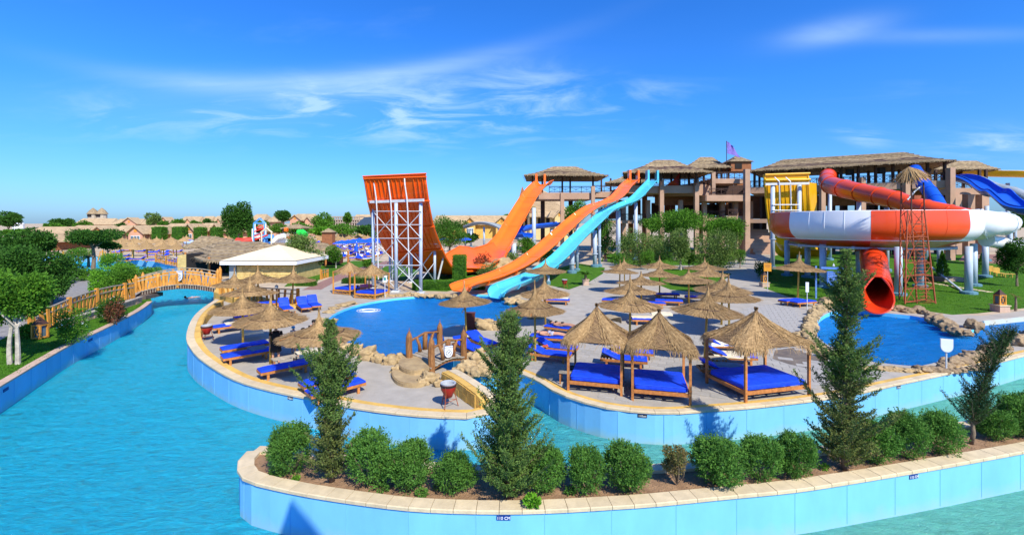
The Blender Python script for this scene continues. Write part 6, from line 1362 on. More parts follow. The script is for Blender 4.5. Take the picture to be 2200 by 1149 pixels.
def bush(px_, yb, w, y0, lab, m=G_mid, n=3500, leaf=.12, seed=0, grp='bushes on the left bank', d=None, cat='bush', fl=None, sy=.8):
    random.seed(seed); p = W(px_, yb) if d is None else V((px_ - CX) * d / F, d, 0); k = p.y / F; R_ = w / 2 * k; h = (yb - y0) * k if d is None else H - (y0 - HY) * k
    t = thing('leafy_bush', p, lab, cat, grp); bl = [(0, 0, h * .45, R_ * .7, R_ * sy, h * .45)]
    for i in range(7): a = random.uniform(0, 2 * PI); bl.append((R_ * .5 * math.cos(a), R_ * .5 * sy * math.sin(a), h * random.uniform(.3, .75), R_ * .42, R_ * .38, h * .26))
    link('leaves', foliage_mesh('leaves', n, bl, leaf, inner=.3), m, t); tb = MB(); [limb(tb, (0, 0, 0), (b[0], b[1], b[2]), .035, .01, .1, 3, 5) for b in bl[1:6]]; tb.build('stems', M_bark, t)
    if fl: link('blossom', foliage_mesh('blossom', 60, bl, leaf * .9), fl, t)
    return t
bush(155, 740, 72, 652, 'spiky young bush in front of the orange log fence', G_mid, 3200, .10, 1, fl=M_white); bush(240, 692, 62, 632, 'round bush with white flowers at the end of the log fence', G_dark, 3200, .11, 2, fl=M_white); bush(258, 640, 80, 560, 'bright green bush growing over the left end of the wooden bridge', G_mid, 4500, .15, 3); bush(225, 625, 70, 565, 'tangled light green bush above the log fence', G_bright, 3000, .16, 4); bush(285, 632, 60, 578, 'small tree like bush leaning over the bridge rail', G_olive, 2500, .16, 5); bush(240, 582, 60, 540, 'fresh green clipped bush by the upper pool', G_bright, 3500, .16, 6); bush(190, 602, 70, 575, 'low ground cover bush beside the stone path', G_mid, 2600, .18, 7); bush(60, 725, 46, 694, 'low bush between the whitewashed trunks and the lantern', G_mid, 1800, .12, 8)
bush(245, 696, 40, 640, 'reddish stemmed bush next to the dark abutment', G_red, 900, .12, 9); bush(330, 592, 46, 574, 'small bush at the near end of the upper pool', G_mid, 1600, .16, 10)
bush(300, 604, 60, 572, 'leafy bush beside the upper pool at the bridge approach', G_mid, 2600, .16, 11); bush(268, 600, 56, 560, 'spreading green bush between path and upper pool', G_bright, 3000, .16, 12); bush(212, 640, 44, 600, 'trailing plant along the edge of the stone path', G_bright, 2000, .14, 13); bush(112, 690, 40, 655, 'dark low bush between left trees and log fence', G_dark, 2200, .13, 14)
for i, (x, y, w, y0, m) in enumerate(((10, 640, 110, 560, G_mid), (75, 650, 90, 575, G_dark), (120, 612, 60, 550, G_mid), (40, 600, 100, 535, G_dark), (-30, 640, 110, 540, G_mid), (170, 562, 60, 530, G_mid))): bush(x, y, w, y0, ['broad bush filling the gap behind the whitewashed trunks', 'dark bush between the left trees and the stone path', 'round bush at the far end of the stone path', 'dark bush under the left crowns', 'big bush cut by the left edge behind the trunks', 'bush below the flat acacia crown'][i], m, 4200, .17, 70 + i)
def palm(px_, yb, y0, w, lab, n=14, m=G_mid, seed=0, tr=True, d=None):
    random.seed(seed); p = W(px_, yb) if d is None else V((px_ - CX) * d / F, d, 0); k = p.y / F; top = H - (y0 - HY) * k; R_ = w / 2 * k; t = thing('palm_tree', p, lab, 'palm'); tz_ = max(.2, top - R_ * .7)
    MB().tube([(0, 0, 0), (.02, 0, tz_ * .5), (0, 0, tz_)], [.16 * R_ + .02, .12 * R_ + .02, .12 * R_], 8).build('trunk', M_bark, t)
    for i in range(n):
        a = i * 2.4; el = random.uniform(.2, 1.2); P = []
        for j in range(26):
            u = j / 25; r = R_ * u; z = tz_ + R_ * (math.sin(el) * u * 1.2 - u * u * (1.1 - .3 * el)); c = V(r * math.cos(a) * math.cos(el * .5), r * math.sin(a) * math.cos(el * .5), z)
            for s in (-1, 1): d_ = V(math.cos(a) * .5 - s * math.sin(a), math.sin(a) * .5 + s * math.cos(a), -.25) * R_ * .28 * (1 - u * .6); sd = V(math.cos(a), math.sin(a), 0) * R_ * .022; P.append([c - sd, c + sd, c + d_ + sd * .3, c + d_ - sd * .3])
        link('frond', quads_mesh('frond', np.array([[tuple(v) for v in q] for q in P])), m, t)
palm(145, 580, 545, 44, 'small fan palm by the upper pool wall', seed=1); palm(190, 574, 540, 34, 'dark small palm at the foot of the acacia', m=G_dark, seed=2)
palm(1258, 612, 572, 46, 'feathery little palm in a stone tub beside the blue slide', 18, G_mid, 3)
p = W(1258, 612); tag(MB().lathe([(.0, 0), (.42, 0), (.42, .5), (.5, .52), (.5, .6), (.38, .6), (.38, .5), (0, .5)], p, 4, PI / 4).build('planter_tub', M_pinkcop), 'square stone tub holding the little palm', 'planter')
palm(1135, 478, 436, 40, 'far palm behind the orange chute', d=150, seed=4); palm(1880, 560, 505, 30, 'small palm in shade under the bowl slide', d=60, seed=5)
# middle distance trees
tree(657, 590, 96, 503, 588, 'twin trunked olive green tree right of the cream roofed pavilion', G_olive, M_palebark, 9000, .20, 9, 11, trunks=2); tree(722, 576, 46, 528, 570, 'small tree with white trunk right of the olive green tree', G_mid, M_palebark, 4000, .18, 7, 12)
tree(512, 540, 76, 424, 508, 'tall dark tree standing high above the resort roofs', G_dark, M_bark, 9000, .55, 9, 13, d=130); tree(606, 500, 42, 449, 480, 'round grey green tree on the skyline', G_dark, M_bark, 4000, .6, 6, 14, d=190); tree(690, 500, 60, 455, 500, 'green tree on the skyline left of the unfinished building', G_mid, M_bark, 5000, .6, 8, 15, d=160); tree(747, 498, 24, 454, 482, 'narrow green tree in front of the unfinished building', G_mid, M_bark, 2500, .6, 6, 16, d=180); tree(327, 500, 36, 456, 486, 'pale green tree between two resort gables', G_olive, M_bark, 3500, .6, 7, 17, d=200)
tree(18, 520, 62, 456, 492, 'dark tree clump on the skyline at the left edge', G_dark, M_bark, 5000, .8, 8, 18, d=220); tree(136, 500, 50, 469, 490, 'low dark tree mass left of the twin thatched towers', G_dark, M_bark, 3500, .9, 7, 19, d=250); tree(150, 500, 22, 469, 484, 'small dark tree on the skyline', G_dark, M_bark, 1200, .9, 5, 20, d=260)
for i, (x, w, y0, y1, d, m) in enumerate([(640, 60, 478, 505, 150, G_mid), (740, 90, 482, 505, 140, G_mid), (790, 60, 485, 508, 130, G_dark), (690, 50, 488, 506, 120, G_bright), (860, 60, 490, 520, 120, G_dark), (600, 50, 482, 500, 170, G_mid), (80, 60, 490, 505, 150, G_dark), (30, 50, 492, 510, 140, G_mid), (245, 50, 488, 500, 170, G_bright), (1040, 50, 462, 490, 200, G_mid), (970, 80, 466, 500, 160, G_dark), (1100, 40, 458, 475, 260, G_mid), (900, 40, 480, 500, 200, G_dark), (1000, 60, 500, 520, 120, G_dark), (180, 40, 474, 496, 175, G_mid), (258, 26, 478, 498, 170, G_dark), (382, 34, 470, 490, 190, G_mid), (420, 26, 474, 492, 200, G_mid), (450, 30, 470, 492, 180, G_dark), (560, 40, 474, 496, 170, G_mid), (115, 44, 480, 500, 150, G_mid), (350, 26, 476, 494, 165, G_mid)]):
    tree(x, 500, w, y0, y1, ORD[i] + ' tree listed in the far green belt, ' + ('left of the half pipe' if x < 850 else 'behind the orange slides'), m, M_bark, 2600, .55, 7, 40 + i, d=d, group='trees of the far green belt')
tree(966, 560, 92, 464, 545, 'soft feathery green tree between half pipe and orange chute', leafmat('feathery_leaf', (.11, .24, .03), (.04, .12, .012)), M_bark, 9000, .25, 9, 21, d=88); tree(1165, 560, 70, 520, 575, 'dense round shrubby tree between the two orange slides', G_mid, M_bark, 6000, .18, 8, 22, d=64, z0=0); tree(1133, 520, 50, 500, 560, 'clipped green tree behind the orange body slide', G_mid, M_bark, 4500, .22, 7, 23, d=75)
tree(1235, 520, 60, 430, 500, 'tree seen between the left hut columns and the orange slide', G_mid, M_bark, 5000, .3, 8, 24, d=92)
tree(1374, 592, 108, 486, 582, 'olive green willowy tree right of the blue slide', G_olive, M_bark, 9500, .2, 10, 25, d=66); tree(1450, 560, 150, 442, 515, 'dark flat crowned tree in front of the slide tower centre', G_mid, M_palebark, 12000, .26, 12, 26, d=78, flat=True); tree(1462, 600, 90, 482, 572, 'grey green tree with thin white trunk in the tower garden', G_olive, M_palebark, 7500, .2, 8, 27, d=62); tree(1532, 600, 124, 496, 592, 'wide olive tree at the left edge of the shaded walkway', G_olive, M_bark, 11000, .2, 11, 28, d=62); tree(1542, 560, 130, 452, 520, 'spreading dark tree before the tower left of the tall column', G_mid, M_bark, 11000, .26, 11, 29, d=80, flat=True); tree(1575, 540, 50, 470, 530, 'light green small tree by the tower entrance', G_mid, M_palebark, 4000, .22, 7, 30, d=78); tree(1400, 540, 60, 455, 500, 'thin leafed tree behind the blue slide top', G_mid, M_bark, 4000, .25, 7, 31, d=86); tree(1345, 560, 60, 500, 545, 'dark tree under the blue slide', G_dark, M_bark, 4000, .25, 7, 32, d=80)
tree(2185, 600, 78, 502, 590, 'dark bushy tree cut by the right edge below the white tube', G_dark, M_bark, 9000, .16, 8, 33, d=46); tree(2175, 470, 120, 455, 500, 'dark tree line under the blue slide at the right edge', G_dark, M_bark, 5000, .35, 9, 34, d=75)
def pine(px_, yb, y0, w, lab, seed, m=G_mid):
    random.seed(seed); p = W(px_, yb); k = p.y / F; h = (yb - y0) * k; R_ = w / 2 * k; t = thing('young_pine', p, lab, 'tree'); n = 3200; s = rng.uniform(0, 1, n); a = rng.uniform(0, 2 * PI, n); tier = .6 + .4 * np.abs(np.sin(s * 17)); r = R_ * (1 - s) * tier * np.sqrt(rng.uniform(.1, 1, n)); P = np.stack([r * np.cos(a), r * np.sin(a), h * (.08 + .92 * s)], 1); link('crown', quads_mesh('crown', leafquads(P, .15, .4, P * [1, 1, 0] + [0, 0, .2], .5)), m, t); MB().tube([(0, 0, 0), (0, 0, h * .95)], [.06, .02], 7).build('trunk', M_bark, t)
tree(1300, 560, 70, 470, 545, 'leafy tree behind the lower blue slide columns', G_mid, M_bark, 6000, .25, 8, 35, d=84); tree(1415, 575, 60, 500, 565, 'small dark tree between the olive trees in the tower garden', G_dark, M_bark, 5000, .2, 7, 36, d=70)
for i, (x, y) in enumerate(((1330, 584), (1392, 580), (1480, 578), (1590, 576))): tree(x, y, 36, y - 44, y - 8, ['low round shrub tree left of the olive tree', 'low shrub tree right of the olive tree', 'low shrub tree below the tower centre', 'low shrub tree at the walkway corner'][i], G_mid, M_bark, 2500, .14, 6, 60 + i)
pine(2024, 600, 540, 34, 'young conical pine on the lawn behind the lattice tower', 1); pine(1998, 585, 548, 28, 'small pine beyond the bowl columns', 2); pine(2110, 585, 545, 30, 'shaded conical pine behind the right bowl column', 3)
palm(2182, 668, 628, 24, 'little dry trunked palm on the right lawn', 8, G_dry, 8)
bush(1120, 618, 20, 590, 'leafless grey twiggy sapling behind the orange slide', G_olive, 300, .1, 20, 'bushes round the slides'); bush(1050, 600, 56, 560, 'thin grey shrub beside the hedge block', G_olive, 1200, .14, 21, 'bushes round the slides'); bush(1088, 588, 28, 566, 'round clipped bush right of the hedge block', G_mid, 2200, .12, 22, 'bushes round the slides'); bush(1036, 560, 44, 540, 'red leaved bush on the edge of the orange chute', G_red, 1200, .2, 23, 'bushes round the slides', d=60)
bush(1100, 562, 40, 540, 'olive bush on the rock mound by the chute', G_olive, 1000, .2, 24, 'bushes round the slides', d=64); bush(1640, 600, 40, 560, 'dark bush behind the orange warning sign', G_dark, 2500, .15, 25, 'bushes round the slides'); bush(1565, 560, 60, 535, 'bush at the foot of the tower', G_mid, 2500, .2, 26, 'bushes round the slides'); bush(790, 575, 30, 555, 'bush at the end of the blue umbrella terrace', G_mid, 1500, .2, 27, 'bushes round the slides'); bush(495, 588, 22, 566, 'small shrub with yellow flowers at the bar corner', G_mid, 1000, .12, 28, 'bushes round the slides', fl=M_yellow)
bush(573, 606, 22, 588, 'thin grey shrub in front of the pavilion wall', G_olive, 350, .1, 29, 'bushes round the slides')
# rock mound beside the chute
for i, (x, y, w, h) in enumerate(((1085, 588, 60, 60), (1110, 590, 40, 70), (1068, 590, 40, 36), (1055, 585, 34, 30), (1100, 575, 44, 40))): rock(x, y, w, h, ['broadest', 'tallest right hand', 'middle left', 'lowest leftmost', 'hindmost'][i] + ' artificial rock of the mound beside the orange chute', 'rock mound by the chute')
# hedges
def hedge(x0, x1, yb, yt, d, lab, m=G_mid, depth=1.2, n=5000, leaf=.1, grp=None):
    k = d / F; xa, xb = (x0 - CX) * k, (x1 - CX) * k; h = H - (yt - HY) * k; z0 = max(0, H - (yb - HY) * k) * 0; t = thing('clipped_hedge', ((xa + xb) / 2, d + depth / 2, 0), lab, 'hedge', grp); hx, hy = (xb - xa) / 2, depth / 2
    MB().box((0, 0, (h - .12) / 2), ((hx - .08) * 2, (hy - .08) * 2, h - .12)).build('inner_mass', G_dark, t)
    A_ = [(2 * hx * h, 0), (2 * hx * h, 1), (2 * hy * h, 2), (2 * hy * h, 3), (4 * hx * hy, 4)]; P = []; Dn = []; tot = sum(a for a, _ in A_)
    for a, f_ in A_:
        c = int(n * a / tot) + 4; u = rng.uniform(-1, 1, c); v = rng.uniform(0, 1, c)
        if f_ < 2: P.append(np.stack([u * hx, np.full(c, -hy if f_ == 0 else hy), v * h], 1)); Dn.append(np.tile([0, -1 if f_ == 0 else 1, .4], (c, 1)))
        elif f_ < 4: P.append(np.stack([np.full(c, -hx if f_ == 2 else hx), u * hy, v * h], 1)); Dn.append(np.tile([-1 if f_ == 2 else 1, 0, .4], (c, 1)))
        else: P.append(np.stack([u * hx, (v * 2 - 1) * hy, np.full(c, h)], 1)); Dn.append(np.tile([0, 0, 1.], (c, 1)))
    P = np.concatenate(P); P += rng.normal(size=P.shape) * leaf * .35; link('leaves', quads_mesh('leaves', leafquads(P - [0, 0, leaf * .3], leaf, .55, np.concatenate(Dn), .8)), m, t)
hedge(973, 999, 597, 549, 47, 'tall square clipped hedge block beside the half pipe', G_mid, 1.2, 6000, .09); hedge(888, 1040, 626, 604, 43.5, 'long low clipped hedge along the back of the lagoon', G_mid, .8, 9000, .09); hedge(636, 672, 620, 600, 46, 'low green hedge right of the pavilion', G_mid, 1.0, 3500, .09); hedge(735, 782, 614, 600, 48, 'dark low hedge behind the far day beds', G_dark, .8, 3000, .1)
for i, (a, b, yt) in enumerate([(232, 260, 500), (322, 349, 488), (365, 394, 488), (412, 435, 489), (448, 470, 489), (487, 513, 486), (528, 546, 480)]): hedge(a + 3, b - 3, 515, yt, 150 - i, ORD[i] + ' square clipped hedge block from the left in front of the resort houses', G_mid, 3, 2500, .25, 'square clipped hedges by the resort houses')
# grass tufts on the near lawns
lp = [z for z in zones if z[0] == 'lawn']; PT = []
for k in range(30000):
    y = 19 + 24 * random.random() ** 1.2; x = -y * random.uniform(.65, 1.15)
    if inside(x, y, land_left) and not inside(x, y, zones_left[0][2]): PT.append((x, y, 0))
for k in range(26000):
    y = random.uniform(32, 58); x = y * random.uniform(.5, 1.2)
    if inside(x, y, lp[0][2]): PT.append((x, y, 0))
P = np.array(PT); tag(link('lawn_grass', quads_mesh('lawn_grass', leafquads(P, .07, .5, np.tile([0, 0, 1.], (len(P), 1)), .7)), leafmat('grass_blade', (.10, .26, .02), (.05, .15, .01))), 'short green grass blades on the lawns', 'grass', kind='stuff')
# pebbles and litter on the planter soil
PT = []
for k in range(3000):
    y = random.uniform(9.5, 16); x = y * random.uniform(-.6, 1.15)
    if inside(x, y, planter): PT.append((x, y, -.03))
P = np.array(PT); tag(link('dry_leaf_litter', quads_mesh('dry_leaf_litter', leafquads(P, .035, .6, rng.normal(size=P.shape) * [1, 1, .15], .3)), G_dry), 'dry leaf litter and crumbs scattered on the planter soil', 'leaf litter', kind='stuff')
# ------------------------------------------------------------ pavilion, bar and far beach
def hip(mb, c, hx, hy, ze, zr, ridge=0.0):
    v = [(c[0] - hx, c[1] - hy, ze), (c[0] + hx, c[1] - hy, ze), (c[0] + hx, c[1] + hy, ze), (c[0] - hx, c[1] + hy, ze), (c[0] - ridge, c[1], zr), (c[0] + ridge, c[1], zr)]; mb.add(v, [(0, 1, 5, 4), (1, 2, 5), (2, 3, 4, 5), (3, 0, 4), (3, 2, 1, 0)])
M_creamroof = mat('cream_roof', (.72, .60, .40), .8, .05, .6, coords='World'); M_palestone = mat('yellow_stone_block', (.62, .45, .17), .85, .2, 2, .5, 8, objv=.15)
pv = thing('pavilion', W(560, 608), 'small pavilion with cream pyramid roof, white fascia and yellow stone walls', 'pavilion')
d0 = 50; xl, xr = X(493, d0), X(636, d0)
def Z_(py, d): return H - (py - HY) * d / F
MB().box(((xl + xr) / 2, d0 + 3.5, Z_(565, d0) / 2), (xr - xl - .3, 6.7, Z_(565, d0))).build('wall', M_palestone, pv, True)
random.seed(2); zt = Z_(568, d0); nr = 8
for r in range(nr):
    x = xl + .8; 
    while x < xr - .2:
        w = random.uniform(.5, .9); w = min(w, xr - x); MB().box((x + w / 2, d0 + .12, (r + .5) * zt / nr), (w - .03, .12 + random.uniform(0, .08), zt / nr - .03)).build('stone_block', M_palestone, pv, True); x += w
MB().box((xl + .35, d0 + .1, zt / 2), (.7, .3, zt)).build('corner_pier', M_greyfg, pv, True)
m = MB(); cx_, cy_ = (X(482, d0) + X(642, d0)) / 2, d0 + 3.6; hip(m, (cx_, cy_), (X(642, d0) - X(482, d0)) / 2, 4.3, Z_(560, d0 - .8), Z_(526, d0 + 3)); m.build('roof', M_creamroof, pv, True)
hx = (X(642, d0) - X(482, d0)) / 2; m = MB()
for s in (-1, 1): m.box((cx_, cy_ + s * 4.28, Z_(564, d0)), (2 * hx + .1, .12, .38)); m.box((cx_ + s * hx, cy_, Z_(564, d0)), (.12, 8.4, .37))
m.build('fascia', M_signw, pv, True)
br_ = thing('bar_building', W(440, 590), 'low bar building with broad brown thatched roof left of the cream pavilion', 'bar building')
random.seed(12); dB = 58
def Xb(px_, d=dB): return X(px_, d)
thatch_roof([(X(436, 53), 53), (X(500, 53), 53), (X(640, 64), 66), (X(392, 66), 66)], [(X(470, 62), 62), (X(560, 63), 63)], Z_(561, 54), Z_(520, 62), br_, 6)
thatch_roof([(X(392, 66), 66), (X(560, 66), 66), (X(560, 78), 78), (X(410, 78), 78)], [(X(432, 70), 70), (X(455, 70), 70)], Z_(533, 66), Z_(508, 70), br_, 7)
thatch_roof([(X(560, 66), 66), (X(746, 66), 66), (X(720, 78), 76), (X(560, 78), 76)], [(X(590, 70), 71), (X(690, 70), 71)], Z_(540, 66), Z_(523, 70), br_, 5)
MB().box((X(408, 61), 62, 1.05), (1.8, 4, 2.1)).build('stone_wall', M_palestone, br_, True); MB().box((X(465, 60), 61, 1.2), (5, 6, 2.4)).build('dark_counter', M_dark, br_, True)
for x, d in ((398, 63), (449, 54), (748, 66), (700, 67), (640, 67)): MB().tube([(X(x, d), d, 0), (X(x, d), d, 2.3)], .13, 7).build('post', M_bedwood, br_, True)
MB().box((X(660, 70), 71, .55), (9, 3, 1.1)).build('bar_counter', mat('dark_red_wood', (.12, .03, .02), .7), br_, True)
# small cabin umbrella bar near unfinished
# blue parasols and loungers by the blue terrace
def make_blue_parasol():
    t = thing('blue_parasol', (0, 0, 0)); MB().tube([(0, 0, 0), (0, 0, 2.6)], .05, 6).build('pole', M_signw, t); MB().lathe([(1.9, 2.25), (1.0, 2.6), (.05, 2.85), (0, 2.9)], n=4, a0=PI / 4).build('canopy', M_bluecn, t); return t
PP = Proto(make_blue_parasol)
for i, (x, y) in enumerate([(735, 519), (748, 518), (760, 516), (772, 515), (784, 517), (796, 514), (808, 516), (818, 514), (944, 514), (958, 512), (988, 514), (1000, 512)]):
    d = 88 + (i % 3) * 4 + (0 if i < 8 else 12); zt = 2.5; y_ = y; p = V(X(x, d), d, 0); sc = (H - (y_ - HY) * d / F) / 2.6; PP.put(p, 'blue square parasol on the far terrace behind the half pipe frame', 0, 'blue parasols on the far terrace', sc, 'parasol')
p = V(X(766, 84), 84, 0); t = thing('blue_parasol', p, 'closed blue parasol hanging folded on the far terrace', 'parasol'); MB().tube([(0, 0, 0), (0, 0, 2.9)], .05, 6).build('pole', M_signw, t); MB().lathe([(.32, 1.1), (.28, 1.8), (.1, 2.6), (0, 2.8)], n=8).build('canopy', M_bluecn, t)
# far straw umbrellas and far loungers
def make_far_umbrella(seed):
    def f():
        random.seed(seed); t = thing('beach_umbrella', (0, 0, 0)); MB().tube([(0, 0, 0), (0, 0, 2.2)], .08, 6).build('pole', M_polew, t)
        wob = [random.uniform(-.08, .08) for _ in range(20)]
        MB().lathe([(1.65, 1.85), (1.55, 1.93), (.85, 2.25), (.84, 2.32), (.2, 2.62), (.06, 2.9), (.03, 3.2), (0, 3.2)], n=20, a0=seed).build('canopy', M_straw, t); return t
    return f
FU = [Proto(make_far_umbrella(i)) for i in range(3)]
random.seed(77); spots = []
for row, (yb, xa, xb, st) in enumerate([(558, 258, 390, 31), (549, 250, 400, 29), (541, 245, 395, 26), (535, 250, 400, 27), (531, 400, 500, 30)]):
    x = xa + (row % 2) * 9
    while x < xb: spots.append((x + random.uniform(-4, 4), yb + random.uniform(-1.5, 1.5))); x += st
for row, (yb, xa, xb, st) in enumerate([(533, 640, 830, 24), (527, 650, 850, 22), (522, 690, 850, 20), (519, 700, 960, 21)]):
    x = xa + (row % 2) * 8
    while x < xb: spots.append((x + random.uniform(-4, 4), yb + random.uniform(-1, 1))); x += st
for i, (x, y) in enumerate(spots):
    FU[i % 3].put(W(x, y), 'straw beach umbrella in the crowded rows left of the bar roof' if x < 560 else 'straw beach umbrella in the far rows between bar and half pipe', 0, 'far beach umbrellas, left field' if x < 560 else 'far beach umbrellas, middle field', 1.0, 'beach umbrella')
def make_far_lounger():
    m = MB(); m.box((0, 0, .25), (1.95, .66, .1)); m.cur = 1; m.box((-.25, 0, .36), (1.4, .62, .1)); 
    M = Matrix.Rotation(R(-35), 3, 'Y'); m.box((.72, 0, .52), (.62, .62, .09), M=M); m.cur = 0
    for a in (-.8, .8):
        for b in (-.25, .25): m.box((a, b, .1), (.07, .07, .2))
    me = m.mesh('beach_lounger'); me.materials.append(M_wood); me.materials.append(M_blue); return me
fl = make_far_lounger(); fl2 = fl.copy(); fl2.materials[1] = M_whitefg
k = 0
for (x, y) in spots:
    for s in (-1, 1):
        if random.random() < .62:
            p = W(x, y + random.uniform(1, 4)); o = bpy.data.objects.new('beach_lounger', fl if random.random() < .75 else fl2); COL.objects.link(o); o.location = p + V(s * 1.3, -.5, 0); o.rotation_euler = (0, 0, random.choice((0, PI / 2, .4))); tag(o, 'small far lounger under the crowded straw umbrellas on the left' if x < 560 else 'small far lounger under the middle far umbrellas', 'beach lounger', 'far loungers, left field' if x < 560 else 'far loungers, middle field')
for i in range(46):
    x, y = random.uniform(735, 812), random.uniform(528, 560); p = W(x, y); o = bpy.data.objects.new('beach_lounger', fl if i % 3 else fl2); COL.objects.link(o); o.location = p; o.rotation_euler = (0, 0, random.uniform(0, 3)); tag(o, 'blue lounger on the terrace behind the half pipe frame', 'beach lounger', 'loungers of the blue terrace')
for i in range(9): p = W(345 + i * 7, 566 + i * 1.2) + V(0, 2.2, 0); o = bpy.data.objects.new('beach_lounger', fl); COL.objects.link(o); o.location = p; o.rotation_euler = (0, 0, 1.2); tag(o, 'blue lounger in the row behind the pale log rail', 'beach lounger', 'loungers behind the pale log rail')
# ------------------------------------------------------------ children's water playground
pg = thing('play_structure', W(560, 530), 'colourful water play tower with blue pipe roof frame, red slides and white panels', 'play structure'); dP = 108
def T(*pts, r=.14, m=M_whitefg, nm='pipe'): MB().tube([D(x, y, dP + (o if o else 0)) for x, y, o in pts], r, 6).build(nm, m, pg, True)
lb = mat('sky_blue_paint', (.10, .35, .75), .5); rd = mat('bright_red_paint', (.65, .05, .03), .5); gr = mat('bright_green_paint', (.03, .55, .06), .5)
for x in (545, 568): T((x, 530, 0), (x, 480, 0), m=lb); T((x + 3, 530, 4), (x + 3, 480, 4), m=M_whitefg)
T((545, 480, 0), (557, 469, 0), (568, 480, 0), m=lb); T((548, 480, 4), (560, 469, 4), (571, 480, 4), m=lb); T((557, 469, 0), (560, 469, 4), m=lb); T((545, 480, 0), (568, 480, 0), m=lb)
for x in (562, 583): T((x, 532, -2), (x, 500, -2), m=M_creamroof)
T((560, 500, -2), (573, 490, -2), (585, 500, -2), m=M_creamroof, r=.2); T((545, 498, 0), (568, 490, 0), m=rd); T((545, 508, 0), (568, 500, 0), m=rd); T((548, 515, 0), (575, 505, 0), m=rd, r=.2); T((550, 490, 0), (560, 484, 0), (568, 490, 0), m=rd)
for x, y, w, h, m_ in ((552, 505, 2.2, 3, M_whitefg), (558, 495, 1.4, 1.2, rd), (574, 520, 3, 3.5, lb), (580, 515, .8, .8, rd), (553, 520, 1.2, 2.0, M_pinkhouse)): MB().box(D(x, y, dP + 1), (w, .4, h)).build('panel', m_, pg, True)
MB().tube([D(512, 522, dP - 6), D(525, 519, dP - 6), D(540, 516, dP - 5)], [1.2, .8, .7], 10).build('red_slide', rd, pg, True); MB().tube([D(586, 520, dP), D(597, 510, dP), D(612, 506, dP)], .6, 8).build('white_slide', M_whitefg, pg, True)
gz = thing('gazebo', W(628, 520), 'grey thatched gazebo with white slide deck behind the play tower', 'gazebo'); dZ = 118
thatch_roof([(X(602, dZ), dZ), (X(651, dZ), dZ), (X(651, dZ), dZ + 6), (X(602, dZ), dZ + 6)], [(X(622, dZ), dZ + 3), (X(628, dZ), dZ + 3)], Z_(491, dZ), Z_(482, dZ), gz, 4)
for x in (606, 646): MB().box((X(x, dZ), dZ + .5, Z_(491, dZ) / 2), (.3, .3, Z_(491, dZ))).build('post', M_darkw, gz, True)
MB().box((X(612, 110), 110, Z_(507, 110) / 2 + .4), (4.5, 2, .8)).build('deck_panel', M_whitefg, gz, True); MB().box((X(628, 112), 112, 1.5), (2, 2, 3)).build('wall', M_brown, gz, True)
MB().tube([D(640, 500, 110), D(650, 499, 110), D(656, 505, 109)], .75, 8).build('green_tube', gr, gz, True); MB().tube([D(612, 493, 112), D(618, 494, 112)], .5, 8).build('orange_tube', M_orange, gz, True)
hut = thing('wooden_hut', W(706, 528), 'small brown wooden hut among the far middle umbrellas', 'hut'); MB().box((X(706, 110), 110, 2.0), (2.4, 2, 4)).build('wall', M_brown, hut, True); MB().lathe([(2.0, 4.0), (0, 5.0)], (X(706, 110), 110, 0), 4, PI / 4).build('roof', M_thatch, hut, True)
for i, (x, y) in enumerate([(408, 521), (482, 520), (474, 521), (425, 522)]):
    p = W(x, y + 4); t = thing('inflatable_boat', p, ['blue and white pedal boat shape among the far umbrellas', 'white rounded pool float beside the bar roof', 'white rounded pool float left of the other', 'small white sail shaped cloth among the umbrellas'][i], 'pool float'); MB().lathe([(0, 0), (1.5, .1), (1.9, .6), (1.4, 1.1), (0, 1.25)], n=14, sy=.6).build('hull', M_whitefg if i else mat('pale_blue_paint', (.35, .5, .8), .5), t, smooth=True); MB().tube([(-1.5, 0, .9), (0, -.6, 1.4), (1.5, 0, .9)], .12, 6).build('rim', M_bluecn, t)
